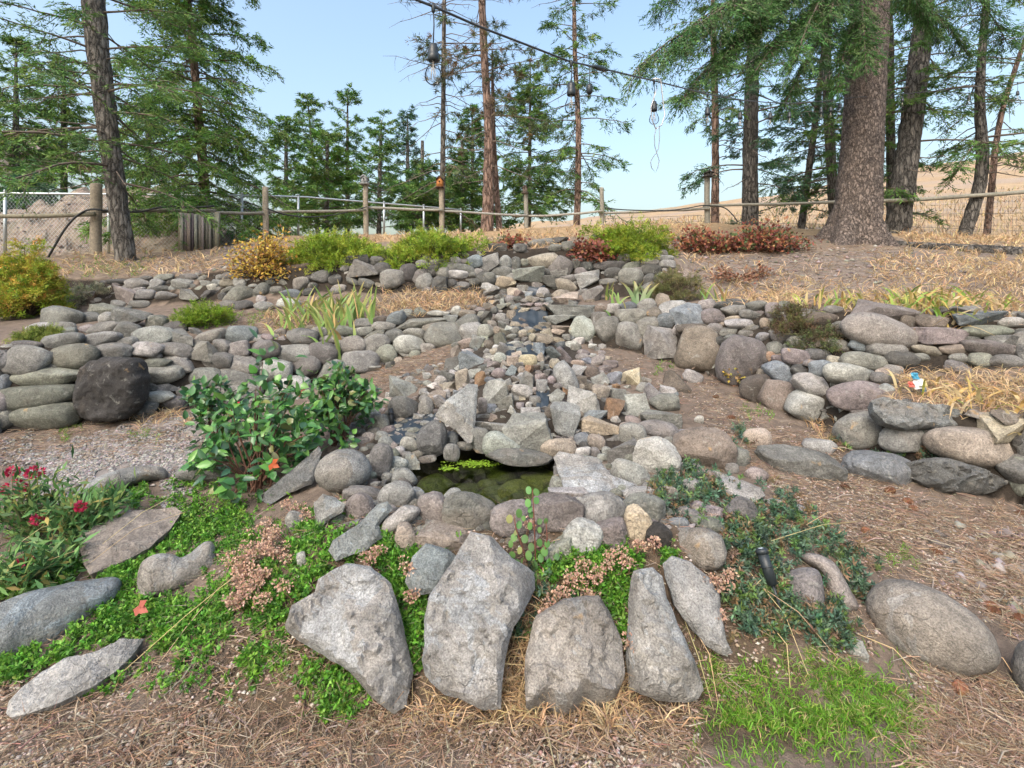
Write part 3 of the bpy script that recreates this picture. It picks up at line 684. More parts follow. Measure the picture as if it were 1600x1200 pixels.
# small stones wedged into the gaps of the walls and the cascade
FILL = [
 (W_LL, [(0, 545), (200, 520), (330, 530), (480, 515), (600, 495), (720, 480), (770, 490), (770, 530), (700, 530), (620, 570), (540, 600), (420, 640), (300, 640), (190, 650), (0, 670)], 15),
 (W_LR, [(930, 480), (1050, 475), (1240, 480), (1240, 610), (1190, 620), (1100, 580), (1000, 545), (935, 525)], 15),
 (W_RU, [(1300, 480), (1600, 490), (1600, 570), (1480, 570), (1400, 560), (1300, 520)], 17),
 (W_RL, [(1200, 525), (1330, 545), (1400, 580), (1390, 625), (1600, 660), (1600, 760), (1430, 730), (1330, 690), (1230, 640)], 17),
 (W_UL, [(60, 470), (170, 440), (260, 430), (400, 430), (500, 440), (480, 458), (380, 462), (250, 468), (180, 475)], 13),
 (W_UC, [(520, 425), (560, 405), (720, 400), (800, 400), (800, 460), (700, 455), (560, 450)], 13),
 (W_UR, [(800, 395), (900, 400), (1050, 410), (1050, 440), (950, 455), (880, 470), (800, 450)], 13),
 (CAS, [(745, 470), (800, 455), (900, 470), (930, 520), (960, 570), (1060, 620), (1060, 690), (850, 690), (620, 680), (600, 600), (700, 560)], 12),
 (EDG, [(560, 640), (680, 640), (640, 760), (600, 790), (500, 770), (540, 680)], 16),
 (EDG, [(880, 680), (1060, 680), (1090, 760), (1040, 800), (900, 800), (860, 780)], 17),
 (EDG, [(500, 790), (620, 770), (820, 800), (1100, 800), (1120, 850), (800, 850), (520, 850)], 20),
]
for par, poly, sp in FILL:
    arr = np.array(PLACED); x0 = min(p[0] for p in poly); x1 = max(p[0] for p in poly); y0 = min(p[1] for p in poly); y1 = max(p[1] for p in poly)
    done = []
    for gy in np.arange(y0, y1, sp * 0.55):
        for gx in np.arange(x0, x1, sp * 0.6):
            x = gx + random.uniform(-3, 3); y = gy + random.uniform(-3, 3)
            if not inpoly(np.array([x]), np.array([y]), poly)[0]: continue
            dx, dy = x - arr[:, 0], y - arr[:, 1]
            ca, sa = np.cos(np.radians(arr[:, 4])), np.sin(np.radians(arr[:, 4]))
            u, v = dx * ca - dy * sa, dx * sa + dy * ca
            e = (u / (arr[:, 2] * 0.5)) ** 2 + (v / (arr[:, 3] * 0.5)) ** 2
            if e.min() < 1.22: continue
            if any((x - a) ** 2 + (y - b) ** 2 < (sp * 0.62) ** 2 for a, b in done): continue
            done.append((x, y))
            w = sp * random.uniform(0.75, 1.45)
            ch = random.choice('ggdlptGDLPe' if par not in (CAS,) else 'GTPLBGDLTPgWl')
            put_stone(par, x, y, w, w * random.uniform(0.55, 0.85), random.uniform(-25, 25), ch, sink=0.7)
put_stone(CAS, 882.5, 655, 42.5, 46, 0, 'l')
# the walls run on past both edges of the photograph
for r_ in range(4):
    for k_ in range(5):
        put_stone(W_LL, -45 - k_ * 56 + (r_ % 2) * 26, 668 - r_ * 34 + k_ * 2, random.uniform(50, 74), random.uniform(34, 42), random.uniform(-6, 6), random.choice('ggelp'))
for r_ in range(3):
    for k_ in range(4):
        put_stone(W_RL, 1645 + k_ * 62 - (r_ % 2) * 28, 790 + k_ * 18 - r_ * 50, random.uniform(60, 84), random.uniform(46, 58), random.uniform(-8, 4), random.choice('ggtlp'))
        put_stone(W_RU, 1640 + k_ * 58 - (r_ % 2) * 26, 560 - r_ * 26 - k_ * 2, random.uniform(50, 74), random.uniform(26, 34), random.uniform(-6, 6), random.choice('ggDPl'))
# ------------------------------------------------------------------ single rocks that lie on their own
def boulder(label, px, py, w, h, rot, ch, name='boulder', seed=None, sink=0.12):
    o = put_stone(None, px, py, w, h, rot, ch, name, sink)
    if seed is not None:
        o.data = round_stone(100 + seed, 5, 2.3 + 0.1 * (seed % 6), 0.10, 0.035) if not ch.isupper() else o.data
    return tag(o, label, 'rock')
boulder('dark pitted round rock at the back edge of the pond', 676, 686, 42, 51, 0, 'd', seed=1)
boulder('dark smooth rock half sunk in the back of the pond water', 811, 714, 92, 20, -3, 'd', seed=2, sink=0.3)
boulder('broad grey domed rock at the front edge of the pond', 732, 800, 74, 56, -5, 'g', seed=3)
boulder('pinkish grey rock behind the round-leaved seedling', 797, 812, 56, 44, 15, 'p', seed=4)
boulder('thin brown wedge rock lying across the front stones', 690, 842, 83, 33, -3, 'T')
boulder('broad pale mauve rock at the front of the pond beside the flat slab', 870, 802, 76, 50, -5, 'p', seed=5)
boulder('green and white speckled rock below the mauve rock', 874, 850, 50, 42, -20, 'E')
boulder('big cream white rock right of the pond slab', 1025, 716, 65, 60, 0, 'w', seed=6)
boulder('big tan rounded rock beside the cream white rock', 1100, 703, 87, 62, -10, 't', seed=7)
boulder('grey rock with pale veins below the flat pond slab', 941, 797, 68, 52, -20, 'g', seed=8)
boulder('flat-sided grey rock right of the pale-veined rock', 1005, 797, 62, 43, -10, 'g', seed=9)
boulder('small cream egg-shaped rock in the front pond edge', 995, 817, 38, 43, -10, 'y', seed=10)
boulder('pinkish rounded block in the front pond edge', 955, 835, 48, 43, 0, 'p', seed=11)
boulder('whitish rounded block left of the pinkish block', 911, 840, 56, 46, -20, 'l', seed=12)
boulder('smooth black rock in the front pond edge', 1028, 838, 38, 36, 0, 'k', seed=13)
boulder('dark grey rough rock above the blue-green ground cover', 1157, 803, 48, 43, 0, 'd', seed=14)
boulder('brown flat-topped rock on the dirt path', 1058, 600, 38, 25, -30, 'N')
boulder('small pale rock on the dirt path under the leaning stick', 1082, 590, 28, 19, -25, 'l', seed=15)
boulder('pale flat stone sunk in the path edge', 1280, 697, 48, 20, -10, 'l')
boulder('broad grey stone sunk in the dirt path', 1252, 725, 115, 44, -3, 'g', seed=16, sink=0.3)
boulder('smooth blue-grey stone sunk at the foot of the lowest wall', 1380, 736, 105, 46, -5, 'b', seed=17, sink=0.25)
boulder('tan stone at the path edge beside the tan rounded rock', 1182, 685, 38, 28, 0, 't')
boulder('mauve flat stone at the lower edge of the path', 1182, 742, 33, 20, -10, 'p')
boulder('small white pebble on the dirt path', 1092, 656, 13, 12, 0, 'w')

def outline_rock(label, pts, tilt=None, thick=0.1, rnd=0.03, col='l', lat=0.0, amp=0.012, mat=None, proud=0.0, name='boulder', cat='rock', smooth_it=1, spacing=0.014, back=None, cracks=1.0, hitpt=None, facets=(), lift=0.0):
    """a rock whose outline is traced: it gets its own plane, thickness, rounded edges and relief"""
    lo = hitpt or max(pts, key=lambda p: p[1])
    Y0 = hit(lo[0], lo[1]) - proud
    P0 = np.array(pt(lo[0], lo[1], Y0)) + np.array([0, 0, lift])
    if rnd < 0.04: smooth_it = 0
    cx = np.mean([p[0] for p in pts]); cy = np.mean([p[1] for p in pts])
    if tilt is None:
        n = -np.array([(cx - 800) / F, 1.0, (HZ - cy) / F])
    else:
        n = np.array([lat, -math.sin(R(tilt)), math.cos(R(tilt))])
    n /= np.linalg.norm(n)
    O = np.array([0, 0, EYE])
    poly = []
    for (x, y) in pts:
        d = np.array([(x - 800) / F, 1.0, (HZ - y) / F])
        s = n.dot(P0 - O) / n.dot(d)
        poly.append(O + d * s)
    poly = np.array(poly)
    u = np.cross(n, [0, 0, 1.0]); u /= np.linalg.norm(u); v = np.cross(n, u)
    c0 = poly.mean(0)
    q = np.stack([(poly - c0) @ u, (poly - c0) @ v], 1)
    for _ in range(smooth_it):
        a = q * 0.78 + np.roll(q, -1, 0) * 0.22; b = q * 0.22 + np.roll(q, -1, 0) * 0.78
        q = np.stack([a, b], 1).reshape(-1, 2)
    # resample the outline with a little roughness
    out = []
    for i in range(len(q)):
        p, r = q[i], q[(i + 1) % len(q)]
        k = max(1, int(np.linalg.norm(r - p) / spacing))
        for j in range(k): out.append(p + (r - p) * j / k)
    out = np.array(out)
    jt = np.array([noise.fractal(Vector((p[0] * 16, p[1] * 16, cx)), 1.0, 2.0, 3) for p in out])
    cen = out - out.mean(0)
    out = out + cen / (np.linalg.norm(cen, axis=1)[:, None] + 1e-9) * jt[:, None] * (0.006 if rnd < 0.04 else amp * 0.5)
    lo2, hi2 = out.min(0), out.max(0)
    gx, gy = np.meshgrid(np.arange(lo2[0], hi2[0], spacing), np.arange(lo2[1], hi2[1], spacing))
    g = np.stack([gx.ravel(), gy.ravel()], 1) + RNG.uniform(-0.3, 0.3, (gx.size, 2)) * spacing
    g = g[inpoly(g[:, 0], g[:, 1], [tuple(p) for p in out])]
    def bd(P):
        A = out; B = np.roll(out, -1, 0); AB = B - A
        t = np.clip(((P[:, None, :] - A[None]) * AB[None]).sum(-1) / ((AB ** 2).sum(-1)[None] + 1e-12), 0, 1)
        return np.linalg.norm(P[:, None, :] - (A[None] + AB[None] * t[..., None]), axis=-1).min(1)
    g = g[bd(g) > spacing * 0.55]
    nb = len(out)
    vv = [Vector(p) for p in out] + [Vector(p) for p in g]
    cv, ce, cf, *_ = geometry.delaunay_2d_cdt(vv, [], [list(range(nb))], 1, 1e-6)
    P2 = np.array([[a.x, a.y] for a in cv]); dist = bd(P2)
    isb = dist < 1e-5
    def prof(r):
        return np.sqrt(np.clip(1 - (1 - np.clip(dist / r, 0, 1)) ** 2, 0, 1))
    hf = rnd * prof(max(rnd * 1.1, 1e-3))
    sd = cx * 0.013
    rl = np.array([noise.fractal(Vector((p[0] * 5, p[1] * 5, sd)), 1.0, 2.0, 5) for p in P2])
    rg = np.array([noise.ridged_multi_fractal(Vector((p[0] * 4, p[1] * 4, sd + 5)), 1.0, 2.1, 4, 1.0, 2.0) for p in P2])
    stp = np.floor((rl + 0.25 * rg) * 3) / 3
    if rnd < 0.04:
        rs = np.random.default_rng(int(cx * 7 + cy)); ex = np.abs(P2).max()
        pl_ = np.min([rs.uniform(0, .16) * ex + P2 @ (rs.standard_normal(2) * .11) for _ in range(7)], axis=0)
        fn = np.array([noise.fractal(Vector((p[0] * 22, p[1] * 22, sd)), 1.0, 2.0, 4) for p in P2])
        ly = np.floor((rl + .35 * rg) * 2.6) / 2.6
        hf = hf + np.clip(dist / 0.02, 0, 1) * (pl_ - pl_.mean() + amp * (1.35 * ly + 0.4 * fn)) ; rl0 = rl; rl = rl * 0.0; stp = stp * 0; rg = rg * 0
    hf = hf + np.clip(dist / 0.03, 0, 1) * amp * (rl + 0.9 * cracks * stp - 0.25 * cracks * rg)
    rb = back or max(thick * 0.8, rnd)
    hb = -thick * prof(rb)
    base = c0 + P2[:, :1] * u + P2[:, 1:] * v
    fo = np.zeros(len(base)); down = -np.array([0, 0, 1.0]) + n * n[2]; down /= np.linalg.norm(down); right = np.cross(n, down); right *= np.sign(right[0])
    for (dx, dy, s0, sl) in facets:
        dv = dx * right + dy * down; dv /= np.linalg.norm(dv); s_ = (base - c0) @ dv; sm = s_.max()
        wob = 0.10 * np.sin(7 * (base - c0) @ np.array([1.0, 0, 0]) * 6 + cx)
        fo = np.minimum(fo, -np.maximum(0, s_ / sm - s0 - wob) * sm * sl)
    base = base + fo[:, None] * n
    Vf = base + hf[:, None] * n; Vb = base + (hb - 0.002)[:, None] * n
    Vf[isb] = base[isb]; Vb[isb] = base[isb]
    fr = np.array([f if len(f) == 3 else f[:3] for f in cf], np.int32)
    e1 = P2[fr[:, 1]] - P2[fr[:, 0]]; e2 = P2[fr[:, 2]] - P2[fr[:, 0]]
    flip = (e1[:, 0] * e2[:, 1] - e1[:, 1] * e2[:, 0]) < 0
    fr[flip] = fr[flip][:, ::-1]
    if np.dot(np.cross(u, v), n) < 0: fr = fr[:, ::-1]
    bk = fr[:, ::-1] + len(P2)
    Vt = np.concatenate([Vf, Vb])
    # weld the rims
    idx = np.arange(len(Vt)); ib = np.nonzero(isb)[0]; idx[ib + len(P2)] = ib
    Fc = idx[np.concatenate([fr, bk])]
    used = np.unique(Fc); rm = np.zeros(len(Vt), np.int32); rm[used] = np.arange(len(used))
    cc = Vt[used]
    o = obj_np(name, cc - P0, rm[Fc], mat or M_STONE)
    o.location = P0
    if rnd < 0.05: o.data.set_sharp_from_angle(angle=R(27))
    o.color = (col_of(col) if isinstance(col, str) else tuple(0.82 * x * q for x, q in zip(col, (.93, .98, 1.05))) + (1,))
    return tag(o, label, cat)

G1 = (.35, .34, .325)
outline_rock('large grey granite slab leaning at the front, pointed at its lower tip', [(438, 975), (455, 945), (492, 925), (497, 905), (540, 880), (580, 885), (612, 912), (625, 960), (645, 1045), (635, 1105), (615, 1117), (575, 1085), (545, 1050), (505, 1025), (470, 1005), (442, 985)], 50, 0.10, 0.02, G1, 0.10, 0.026, M_GRAN, 0.07, 'stone_slab', 'stone slab', facets=[(-.6, .8, .62, 1.3), (1, -.1, .7, .5)])
outline_rock('largest pale granite slab, leaning upright at the front centre', [(660, 1057), (655, 1030), (662, 1005), (664, 960), (672, 930), (735, 832), (770, 838), (800, 868), (835, 888), (836, 915), (815, 960), (795, 1000), (785, 1060), (782, 1110), (755, 1111), (715, 1092), (690, 1085)], 52, 0.10, 0.03, (.375, .372, .365), -0.05, 0.024, M_GRAN, 0.10, 'stone_slab', 'stone slab', facets=[(1, -.5, .55, .7), (-.8, .9, .7, .6), (0, 1, .82, .7)])
outline_rock('grey granite slab with dirty face behind the dry grass tuft', [(838, 960), (880, 935), (935, 930), (955, 960), (973, 1005), (975, 1060), (965, 1098), (930, 1110), (880, 1119), (840, 1116), (822, 1106), (818, 1050), (826, 1000)], 48, 0.12, 0.03, (.34, .32, .295), 0.0, 0.024, M_GRAN, 0.08, 'stone_slab', 'stone slab', facets=[(0.12, 1, .55, 2.2)])
outline_rock('tall narrow granite slab leaning left of the bright grass', [(990, 892), (1020, 885), (1035, 900), (1042, 935), (1060, 975), (1085, 1030), (1106, 1080), (1098, 1095), (1075, 1099), (1030, 1098), (990, 1076), (984, 1035), (984, 980), (985, 930)], 52, 0.10, 0.03, (.36, .355, .34), 0.0, 0.022, M_GRAN, 0.08, 'stone_slab', 'stone slab', facets=[(0.0, 1, .25, .35), (-1, 0, .4, .9)])
outline_rock('pale slanting granite slab running down into the bright grass', [(1035, 880), (1050, 868), (1080, 878), (1110, 905), (1125, 930), (1135, 1000), (1145, 1020), (1130, 1025), (1105, 1010), (1075, 975), (1055, 945), (1040, 905)], 46, 0.09, 0.025, (.37, .365, .355), 0.0, 0.012, M_GRAN, 0.05, 'stone_slab', 'stone slab', hitpt=(1130, 1040))
outline_rock('small blue-green mottled slab wedged beside the largest slab', [(632, 910), (645, 870), (665, 848), (700, 858), (712, 868), (698, 900), (680, 928), (645, 930)], 50, 0.07, 0.015, (.27, .31, .32), 0.0, 0.012, M_GRAN, 0.05, 'stone_slab', 'stone slab', hitpt=(660, 960))
outline_rock('blue-grey slanting slab above the leaning pointed slab', [(513, 860), (520, 845), (560, 818), (590, 788), (605, 783), (614, 795), (592, 820), (597, 840), (575, 857), (525, 877)], 45, 0.08, 0.02, (.30, .33, .33), 0.1, 0.012, M_GRAN, 0.05, 'stone_slab', 'stone slab')
outline_rock('long thin dark slab standing on edge under the glossy shrub', [(411, 782), (408, 774), (455, 735), (498, 697), (503, 705), (494, 740), (488, 757), (450, 771), (420, 790)], 62, 0.05, 0.01, (.20, .21, .215), 0.1, 0.008, M_GRAN, 0.03, 'stone_slab', 'stone slab')
outline_rock('big speckled grey granite boulder at the left of the pond', [(491, 738), (497, 722), (512, 708), (535, 700), (558, 702), (575, 715), (581, 735), (574, 752), (558, 764), (535, 770), (508, 766), (494, 755)], None, 0.2, 0.13, (.29, .28, .26), 0, 0.014, M_GRAN, 0, spacing=0.011, cracks=0.4)
outline_rock('pointed pale slab rising from the green ground cover', [(490, 785), (505, 772), (525, 778), (540, 788), (535, 800), (510, 815), (496, 832), (493, 815)], 50, 0.06, 0.015, (.33, .335, .32), 0, 0.012, M_GRAN, 0.03)
outline_rock('pale tan wedge rock resting on the front pond stones', [(592, 833), (598, 815), (615, 800), (630, 788), (652, 790), (658, 798), (648, 812), (625, 830), (605, 838)], None, 0.10, 0.05, (.36, .325, .29), 0, 0.012, None, 0)
outline_rock('long blue-grey granite boulder at the bottom left edge', [(-40, 960), (0, 940), (45, 925), (90, 915), (140, 905), (175, 900), (192, 905), (190, 925), (178, 945), (150, 965), (120, 985), (90, 1010), (55, 1025), (20, 1033), (-30, 1040)], None, 0.2, 0.10, (.24, .265, .275), 0, 0.012, M_GRAN, 0, smooth_it=2, cracks=0.3)
outline_rock('rough two-humped grey rock in the green ground cover', [(216, 892), (222, 876), (245, 865), (270, 866), (284, 872), (300, 862), (318, 846), (332, 848), (340, 868), (337, 896), (312, 912), (280, 925), (245, 936), (216, 942), (214, 915)], None, 0.14, 0.07, (.34, .325, .30), 0, 0.018, M_GRAN, 0, smooth_it=2)
outline_rock('pale curved rock bordering the gravel path', [(108, 778), (130, 755), (170, 738), (210, 727), (250, 727), (264, 738), (260, 752), (235, 750), (205, 758), (190, 770), (182, 785), (115, 787)], None, 0.12, 0.07, (.36, .35, .325), 0, 0.012, M_GRAN, 0, smooth_it=2, cracks=0.4)
outline_rock('pale rock at the gravel edge behind the glossy shrub', [(270, 748), (278, 730), (305, 719), (340, 722), (358, 738), (350, 752), (310, 755)], None, 0.1, 0.06, (.35, .345, .33), 0, 0.012, M_GRAN, 0, smooth_it=2, cracks=0.4)
outline_rock('flat pale stepping stone at the bottom left corner', [(8, 1115), (15, 1095), (65, 1055), (110, 1030), (150, 1025), (195, 1000), (225, 998), (205, 1025), (180, 1050), (150, 1070), (100, 1095), (50, 1112), (20, 1120)], 12, 0.06, 0.02, (.37, .345, .315), 0, 0.012, None, 0.0, 'stepping_stone', 'stepping stone', lift=0.05)
outline_rock('flat brown stepping stone beside the red-flowered plants', [(130, 882), (123, 842), (150, 815), (200, 800), (275, 792), (284, 800), (267, 825), (232, 856), (197, 876), (140, 898)], 13, 0.05, 0.015, (.29, .24, .20), 0, 0.012, None, 0.0, 'stepping_stone', 'stepping stone', lift=0.05)
outline_rock('grey triangular slab propped at the foot of the rock waterfall', [(733, 599), (747, 601), (745, 640), (738, 690), (732, 694), (712, 672), (678, 650), (698, 625)], 58, 0.07, 0.01, (.33, .325, .305), 0.1, 0.014, M_GRAN, 0.12, 'stone_slab', 'stone slab')
outline_rock('flat light grey slab jutting over the right side of the pond', [(864, 714), (873, 708), (908, 714), (940, 722), (955, 742), (990, 756), (989, 767), (940, 773), (893, 774), (880, 760), (872, 735)], 20, 0.07, 0.012, (.36, .355, .345), 0.0, 0.014, M_GRAN, 0.02, 'stone_slab', 'stone slab')
outline_rock('flat pale slab among the blue-green plants beside the path', [(1103, 735), (1120, 736), (1150, 746), (1190, 763), (1197, 775), (1170, 787), (1148, 782), (1133, 766), (1113, 750)], 22, 0.06, 0.012, (.40, .39, .38), 0.0, 0.008, M_GRAN, 0.02, 'stone_slab', 'stone slab')
outline_rock('mauve flat rock above the dark pond edge rock', [(1067, 793), (1088, 782), (1130, 794), (1129, 813), (1105, 813), (1080, 804)], None, 0.08, 0.02, (.31, .255, .25), 0.0, 0.008, None, 0)
outline_rock('slab lying half buried in the blue-green plants', [(1185, 780), (1210, 778), (1250, 788), (1275, 800), (1268, 808), (1230, 800), (1200, 795)], 25, 0.05, 0.012, (.38, .37, .36), 0, 0.008, M_GRAN, 0.03, 'stone_slab', 'stone slab')
outline_rock('rough brown-grey boulder right of the black rock', [(1049, 842), (1060, 824), (1098, 822), (1127, 834), (1136, 868), (1130, 887), (1110, 895), (1085, 887), (1058, 867)], None, 0.16, 0.08, (.245, .22, .19), 0, 0.02, M_GRAN, 0, smooth_it=2)
outline_rock('biggest smooth egg-shaped boulder at the bottom right', [(1352, 960), (1350, 935), (1362, 915), (1385, 904), (1420, 905), (1460, 918), (1500, 942), (1535, 970), (1560, 1005), (1567, 1030), (1555, 1047), (1525, 1059), (1490, 1057), (1440, 1043), (1400, 1020), (1370, 990)], None, 0.22, 0.15, (.335, .305, .27), 0, 0.009, M_GRAN, 0, smooth_it=2, cracks=0.2)
outline_rock('dark boulder cut by the right edge beside the biggest egg-shaped boulder', [(1580, 1030), (1590, 1003), (1640, 985), (1680, 1040), (1660, 1105), (1595, 1095), (1580, 1060)], None, 0.2, 0.1, 'g', 0, 0.01, None, 0, smooth_it=2, cracks=0.2)
outline_rock('mauve rounded rock with an orange lichen spot beside the black lamp', [(1222, 908), (1228, 893), (1262, 884), (1282, 893), (1291, 930), (1288, 953), (1272, 957), (1240, 945), (1225, 930)], None, 0.14, 0.08, (.275, .24, .225), 0, 0.008, None, 0, smooth_it=2, cracks=0.2)
outline_rock('pinkish brown rock leaning behind the orange-spotted rock', [(1246, 868), (1275, 863), (1305, 878), (1325, 915), (1343, 945), (1337, 958), (1305, 961), (1293, 930), (1285, 893), (1260, 880)], None, 0.14, 0.07, (.29, .245, .215), 0, 0.008, None, -0.06, smooth_it=2, cracks=0.2)
outline_rock('small grey rock at the edge of the bright grass', [(1316, 1012), (1329, 997), (1348, 1002), (1360, 1025), (1356, 1036), (1330, 1032)], None, 0.06, 0.03, 'l', 0, 0.01, None, 0)
outline_rock('long blue-grey faceted slab capping the lowest wall', [(1361, 626), (1380, 620), (1415, 629), (1480, 634), (1520, 648), (1546, 661), (1541, 673), (1500, 669), (1470, 667), (1420, 671), (1385, 661), (1365, 642)], 55, 0.16, 0.03, (.27, .285, .285), 0, 0.03, M_GRAN, 0.10, 'stone_slab', 'stone slab', hitpt=(1450, 690))

outline_rock('black basalt block set in the lower stone wall', [(122, 585), (128, 572), (150, 560), (185, 557), (212, 560), (220, 580), (222, 610), (214, 640), (195, 655), (165, 661), (132, 657), (120, 640), (118, 610)], 88, 0.25, 0.09, (.042, .037, .034), 0, 0.03, None, 0.06, smooth_it=1, cracks=0.8)
outline_rock('large angular grey rock with jagged faces at the foot of the lowest wall', [(1428, 722), (1445, 716), (1480, 715), (1515, 725), (1560, 742), (1578, 752), (1568, 768), (1545, 776), (1510, 774), (1480, 772), (1455, 758), (1432, 742)], 66, 0.2, 0.035, (.155, .158, .155), 0, 0.05, M_GRAN, 0.04, smooth_it=0, cracks=1.0, facets=[(0, 1, .1, .7), (0.6, .4, .4, .6), (-1, .3, .5, .8)])
# ------------------------------------------------------------------ pond water, liner, pump pipe, algae
m_w, nt, N_, L_, b_ = nmat('pond_water')
N_.remove(b_)
tr = N_.new('ShaderNodeBsdfTransparent'); tr.inputs[0].default_value = (0.52, 0.58, 0.34, 1)
gl = N_.new('ShaderNodeBsdfGlossy'); gl.inputs['Roughness'].default_value = 0.015
fr = N_.new('ShaderNodeFresnel'); fr.inputs[0].default_value = 1.33
ge = N_.new('ShaderNodeNewGeometry')
bp = N_.new('ShaderNodeBump'); bp.inputs['Strength'].default_value = 0.05; bp.inputs['Distance'].default_value = 0.01
L_.new(noi(nt, ge.outputs['Position'], 6, 2, 0.5), bp.inputs['Height'])
L_.new(bp.outputs[0], gl.inputs['Normal']); L_.new(bp.outputs[0], fr.inputs['Normal'])
mx = N_.new('ShaderNodeMixShader'); L_.new(fr.outputs[0], mx.inputs[0]); L_.new(tr.outputs[0], mx.inputs[1]); L_.new(gl.outputs[0], mx.inputs[2])
L_.new(mx.outputs[0], N_['Material Output'].inputs[0])
a = np.linspace(0, 2 * np.pi, 48, endpoint=False)
V = np.stack([POND[0] + 1.08 * POND[2] * np.cos(a), POND[1] + 1.08 * POND[3] * np.sin(a), np.full(48, WATER_Z)], 1)
water = obj_np('pond_water', V, [np.arange(48)[None, :]], m_w, None, False)
tag(water, 'dark green still water of the garden pond', None, None, 'structure')

M_LINER = plain_mat('pond_liner', (0.022, 0.032, 0.043), 0.5, 0, 0.35, 9, 0.35)
def liner(label, pts, Yoff=0.0):
    """crumpled sheet of rubber following the slope"""
    A = Acc()
    x0, x1 = min(p[0] for p in pts), max(p[0] for p in pts); y0, y1 = min(p[1] for p in pts), max(p[1] for p in pts)
    nx, ny = 22, 14
    V = []
    for j in range(ny):
        for i in range(nx):
            px, py = x0 + (x1 - x0) * i / (nx - 1), y0 + (y1 - y0) * j / (ny - 1)
            Y = hit(px, py) + Yoff
            p = pt(px, py, Y)
            f = noise.fractal(Vector((px * 0.09, py * 0.02, x0)), 1.0, 2.0, 3)
            V.append((p.x, p.y + 0.05 * f, p.z + 0.03 * f))
    q = [[j * nx + i, j * nx + i + 1, (j + 1) * nx + i + 1, (j + 1) * nx + i] for j in range(ny - 1) for i in range(nx - 1)]
    A.add(V, q)
    o = A.build('pond_liner', M_LINER)
    so = o.modifiers.new('thickness', 'SOLIDIFY'); so.thickness = 0.003
    return tag(o, label, 'pond liner')
liner('black pond liner fold hanging between rocks high in the waterfall', [(800, 484), (856, 518)], -0.03)
liner('black pond liner fold showing halfway down the waterfall', [(790, 537), (852, 560)], -0.035)
liner('small wedge of black pond liner low in the waterfall', [(838, 612), (858, 640)], -0.03)
liner('black pond liner sheet exposed left of the dark pitted rock', [(598, 648), (680, 694)], -0.02)
liner('scrap of black pond liner at the head of the waterfall', [(824, 448), (852, 462)], -0.04)
A = Acc(); Yp = hit(612, 662) - 0.05
A.tube([pt(611, 640, Yp + .05), pt(611, 650, Yp), pt(612, 662, Yp - 0.01)], [0.016] * 3, 10); A.tube([pt(611, 645, Yp + .01), pt(611.5, 648, Yp)], [0.021] * 2, 10)
tag(A.build('pump_pipe', M_RUBBER), 'black plastic pipe end poking out above the exposed liner', 'pipe')
A = Acc()
n = 260
px = np.concatenate([RNG.normal(742, 16, n), RNG.normal(702, 6, 60)]); py = np.concatenate([RNG.normal(725.5, 2.2, n), RNG.normal(733, 1.8, 60)])
Yw = F * (EYE - WATER_Z - 0.004) / (py - HZ)
P = np.stack([(px - 800) * Yw / F, Yw, np.full(len(px), WATER_Z + 0.004) + RNG.uniform(0, 0.006, len(px))], 1)
A.leaves(P, rdir(len(P)) * [1, 1, 0.1], np.tile([0, 0, 1.], (len(P), 1)) + 0.2 * rdir(len(P)), 0.02, 0.014, vary((0.22, 0.36, 0.03), len(P), 0.3), 0.1)
tag(A.build('duckweed', M_LEAF), 'bright green floating weed on the pond surface', None, None, 'stuff')
# ------------------------------------------------------------------ fence, birdhouses, panel, chain-link, lights
WG = (0.26, 0.225, 0.175); WG2 = (0.21, 0.20, 0.17)
def post(A, px, ytop, ybot, wpx, Y, col, sides=14):
    x = (px - 800) * Y / F; r = wpx * Y / F / 2
    zt = EYE + (HZ - ytop) * Y / F; zb = float(H(x, Y)[0]) - 0.25
    zs = np.concatenate([np.linspace(zb, zt - 0.015, 9), [zt]])
    A.tube([(x + 0.006 * math.sin(z * 5 + px), Y, z) for z in zs], [r * (1 + 0.02 * math.sin(7 * z + px)) for z in zs[:-1]] + [r * 0.8], sides, col)
    return x, Y
FENCE = empty('wooden_fence', ground_pt(575, 10.8), 'weathered round-pole post and rail fence along the top of the garden', 'fence')
POSTS = [(-60, 285, 405, 15, 8.0), (150, 287, 398, 15, 8.3), (415, 292, 372, 9, 9.8), (571.5, 289, 368, 8, 10.8), (690, 291, 364, 8, 11.2), (822, 301, 360, 7, 11.4), (940.5, 293, 352, 6.5, 11.4), (1105, 272, 350, 8.5, 11.0), (1348, 300, 372, 10, 10.2), (1640, 270, 390, 12, 9.5)]
for p in POSTS:
    A = Acc(); post(A, p[0], p[1], p[2], p[3], p[4], (WG if p[0] < 700 else WG2)); A.build('post', M_WOOD, FENCE)
def rail(pts, wpx, col):
    A = Acc(); P = []
    for i in range(len(pts) - 1):
        a, b = pt(*pts[i]), pt(*pts[i + 1])
        for k in range(8): P.append(a.lerp(b, k / 8))
    P.append(pt(*pts[-1]))
    r = wpx * np.mean([p[2] for p in pts]) / F / 2
    P = [Vector((p.x, p.y, p.z + 0.006 * math.sin(i * 0.9))) for i, p in enumerate(P)]
    A.tube(P, [r * (1 + 0.05 * math.sin(i * 1.7)) for i in range(len(P))], 12, col)
    A.build('rail', M_WOOD, FENCE)
rail([(-70, 340, 7.9), (148, 335, 8.15)], 7, (0.19, 0.175, 0.13))
rail([(140, 331, 8.35), (250, 328.5, 8.8), (338, 330, 9.3)], 5.5, (0.15, 0.14, 0.115))
rail([(330, 333, 9.25), (412, 333, 9.7)], 5, (0.17, 0.165, 0.14))
rail([(405, 332, 9.85), (572, 328.5, 10.7)], 4.4, (0.20, 0.19, 0.16))
rail([(568, 324.5, 10.9), (692, 328.5, 11.1)], 4.4, (0.24, 0.235, 0.205))
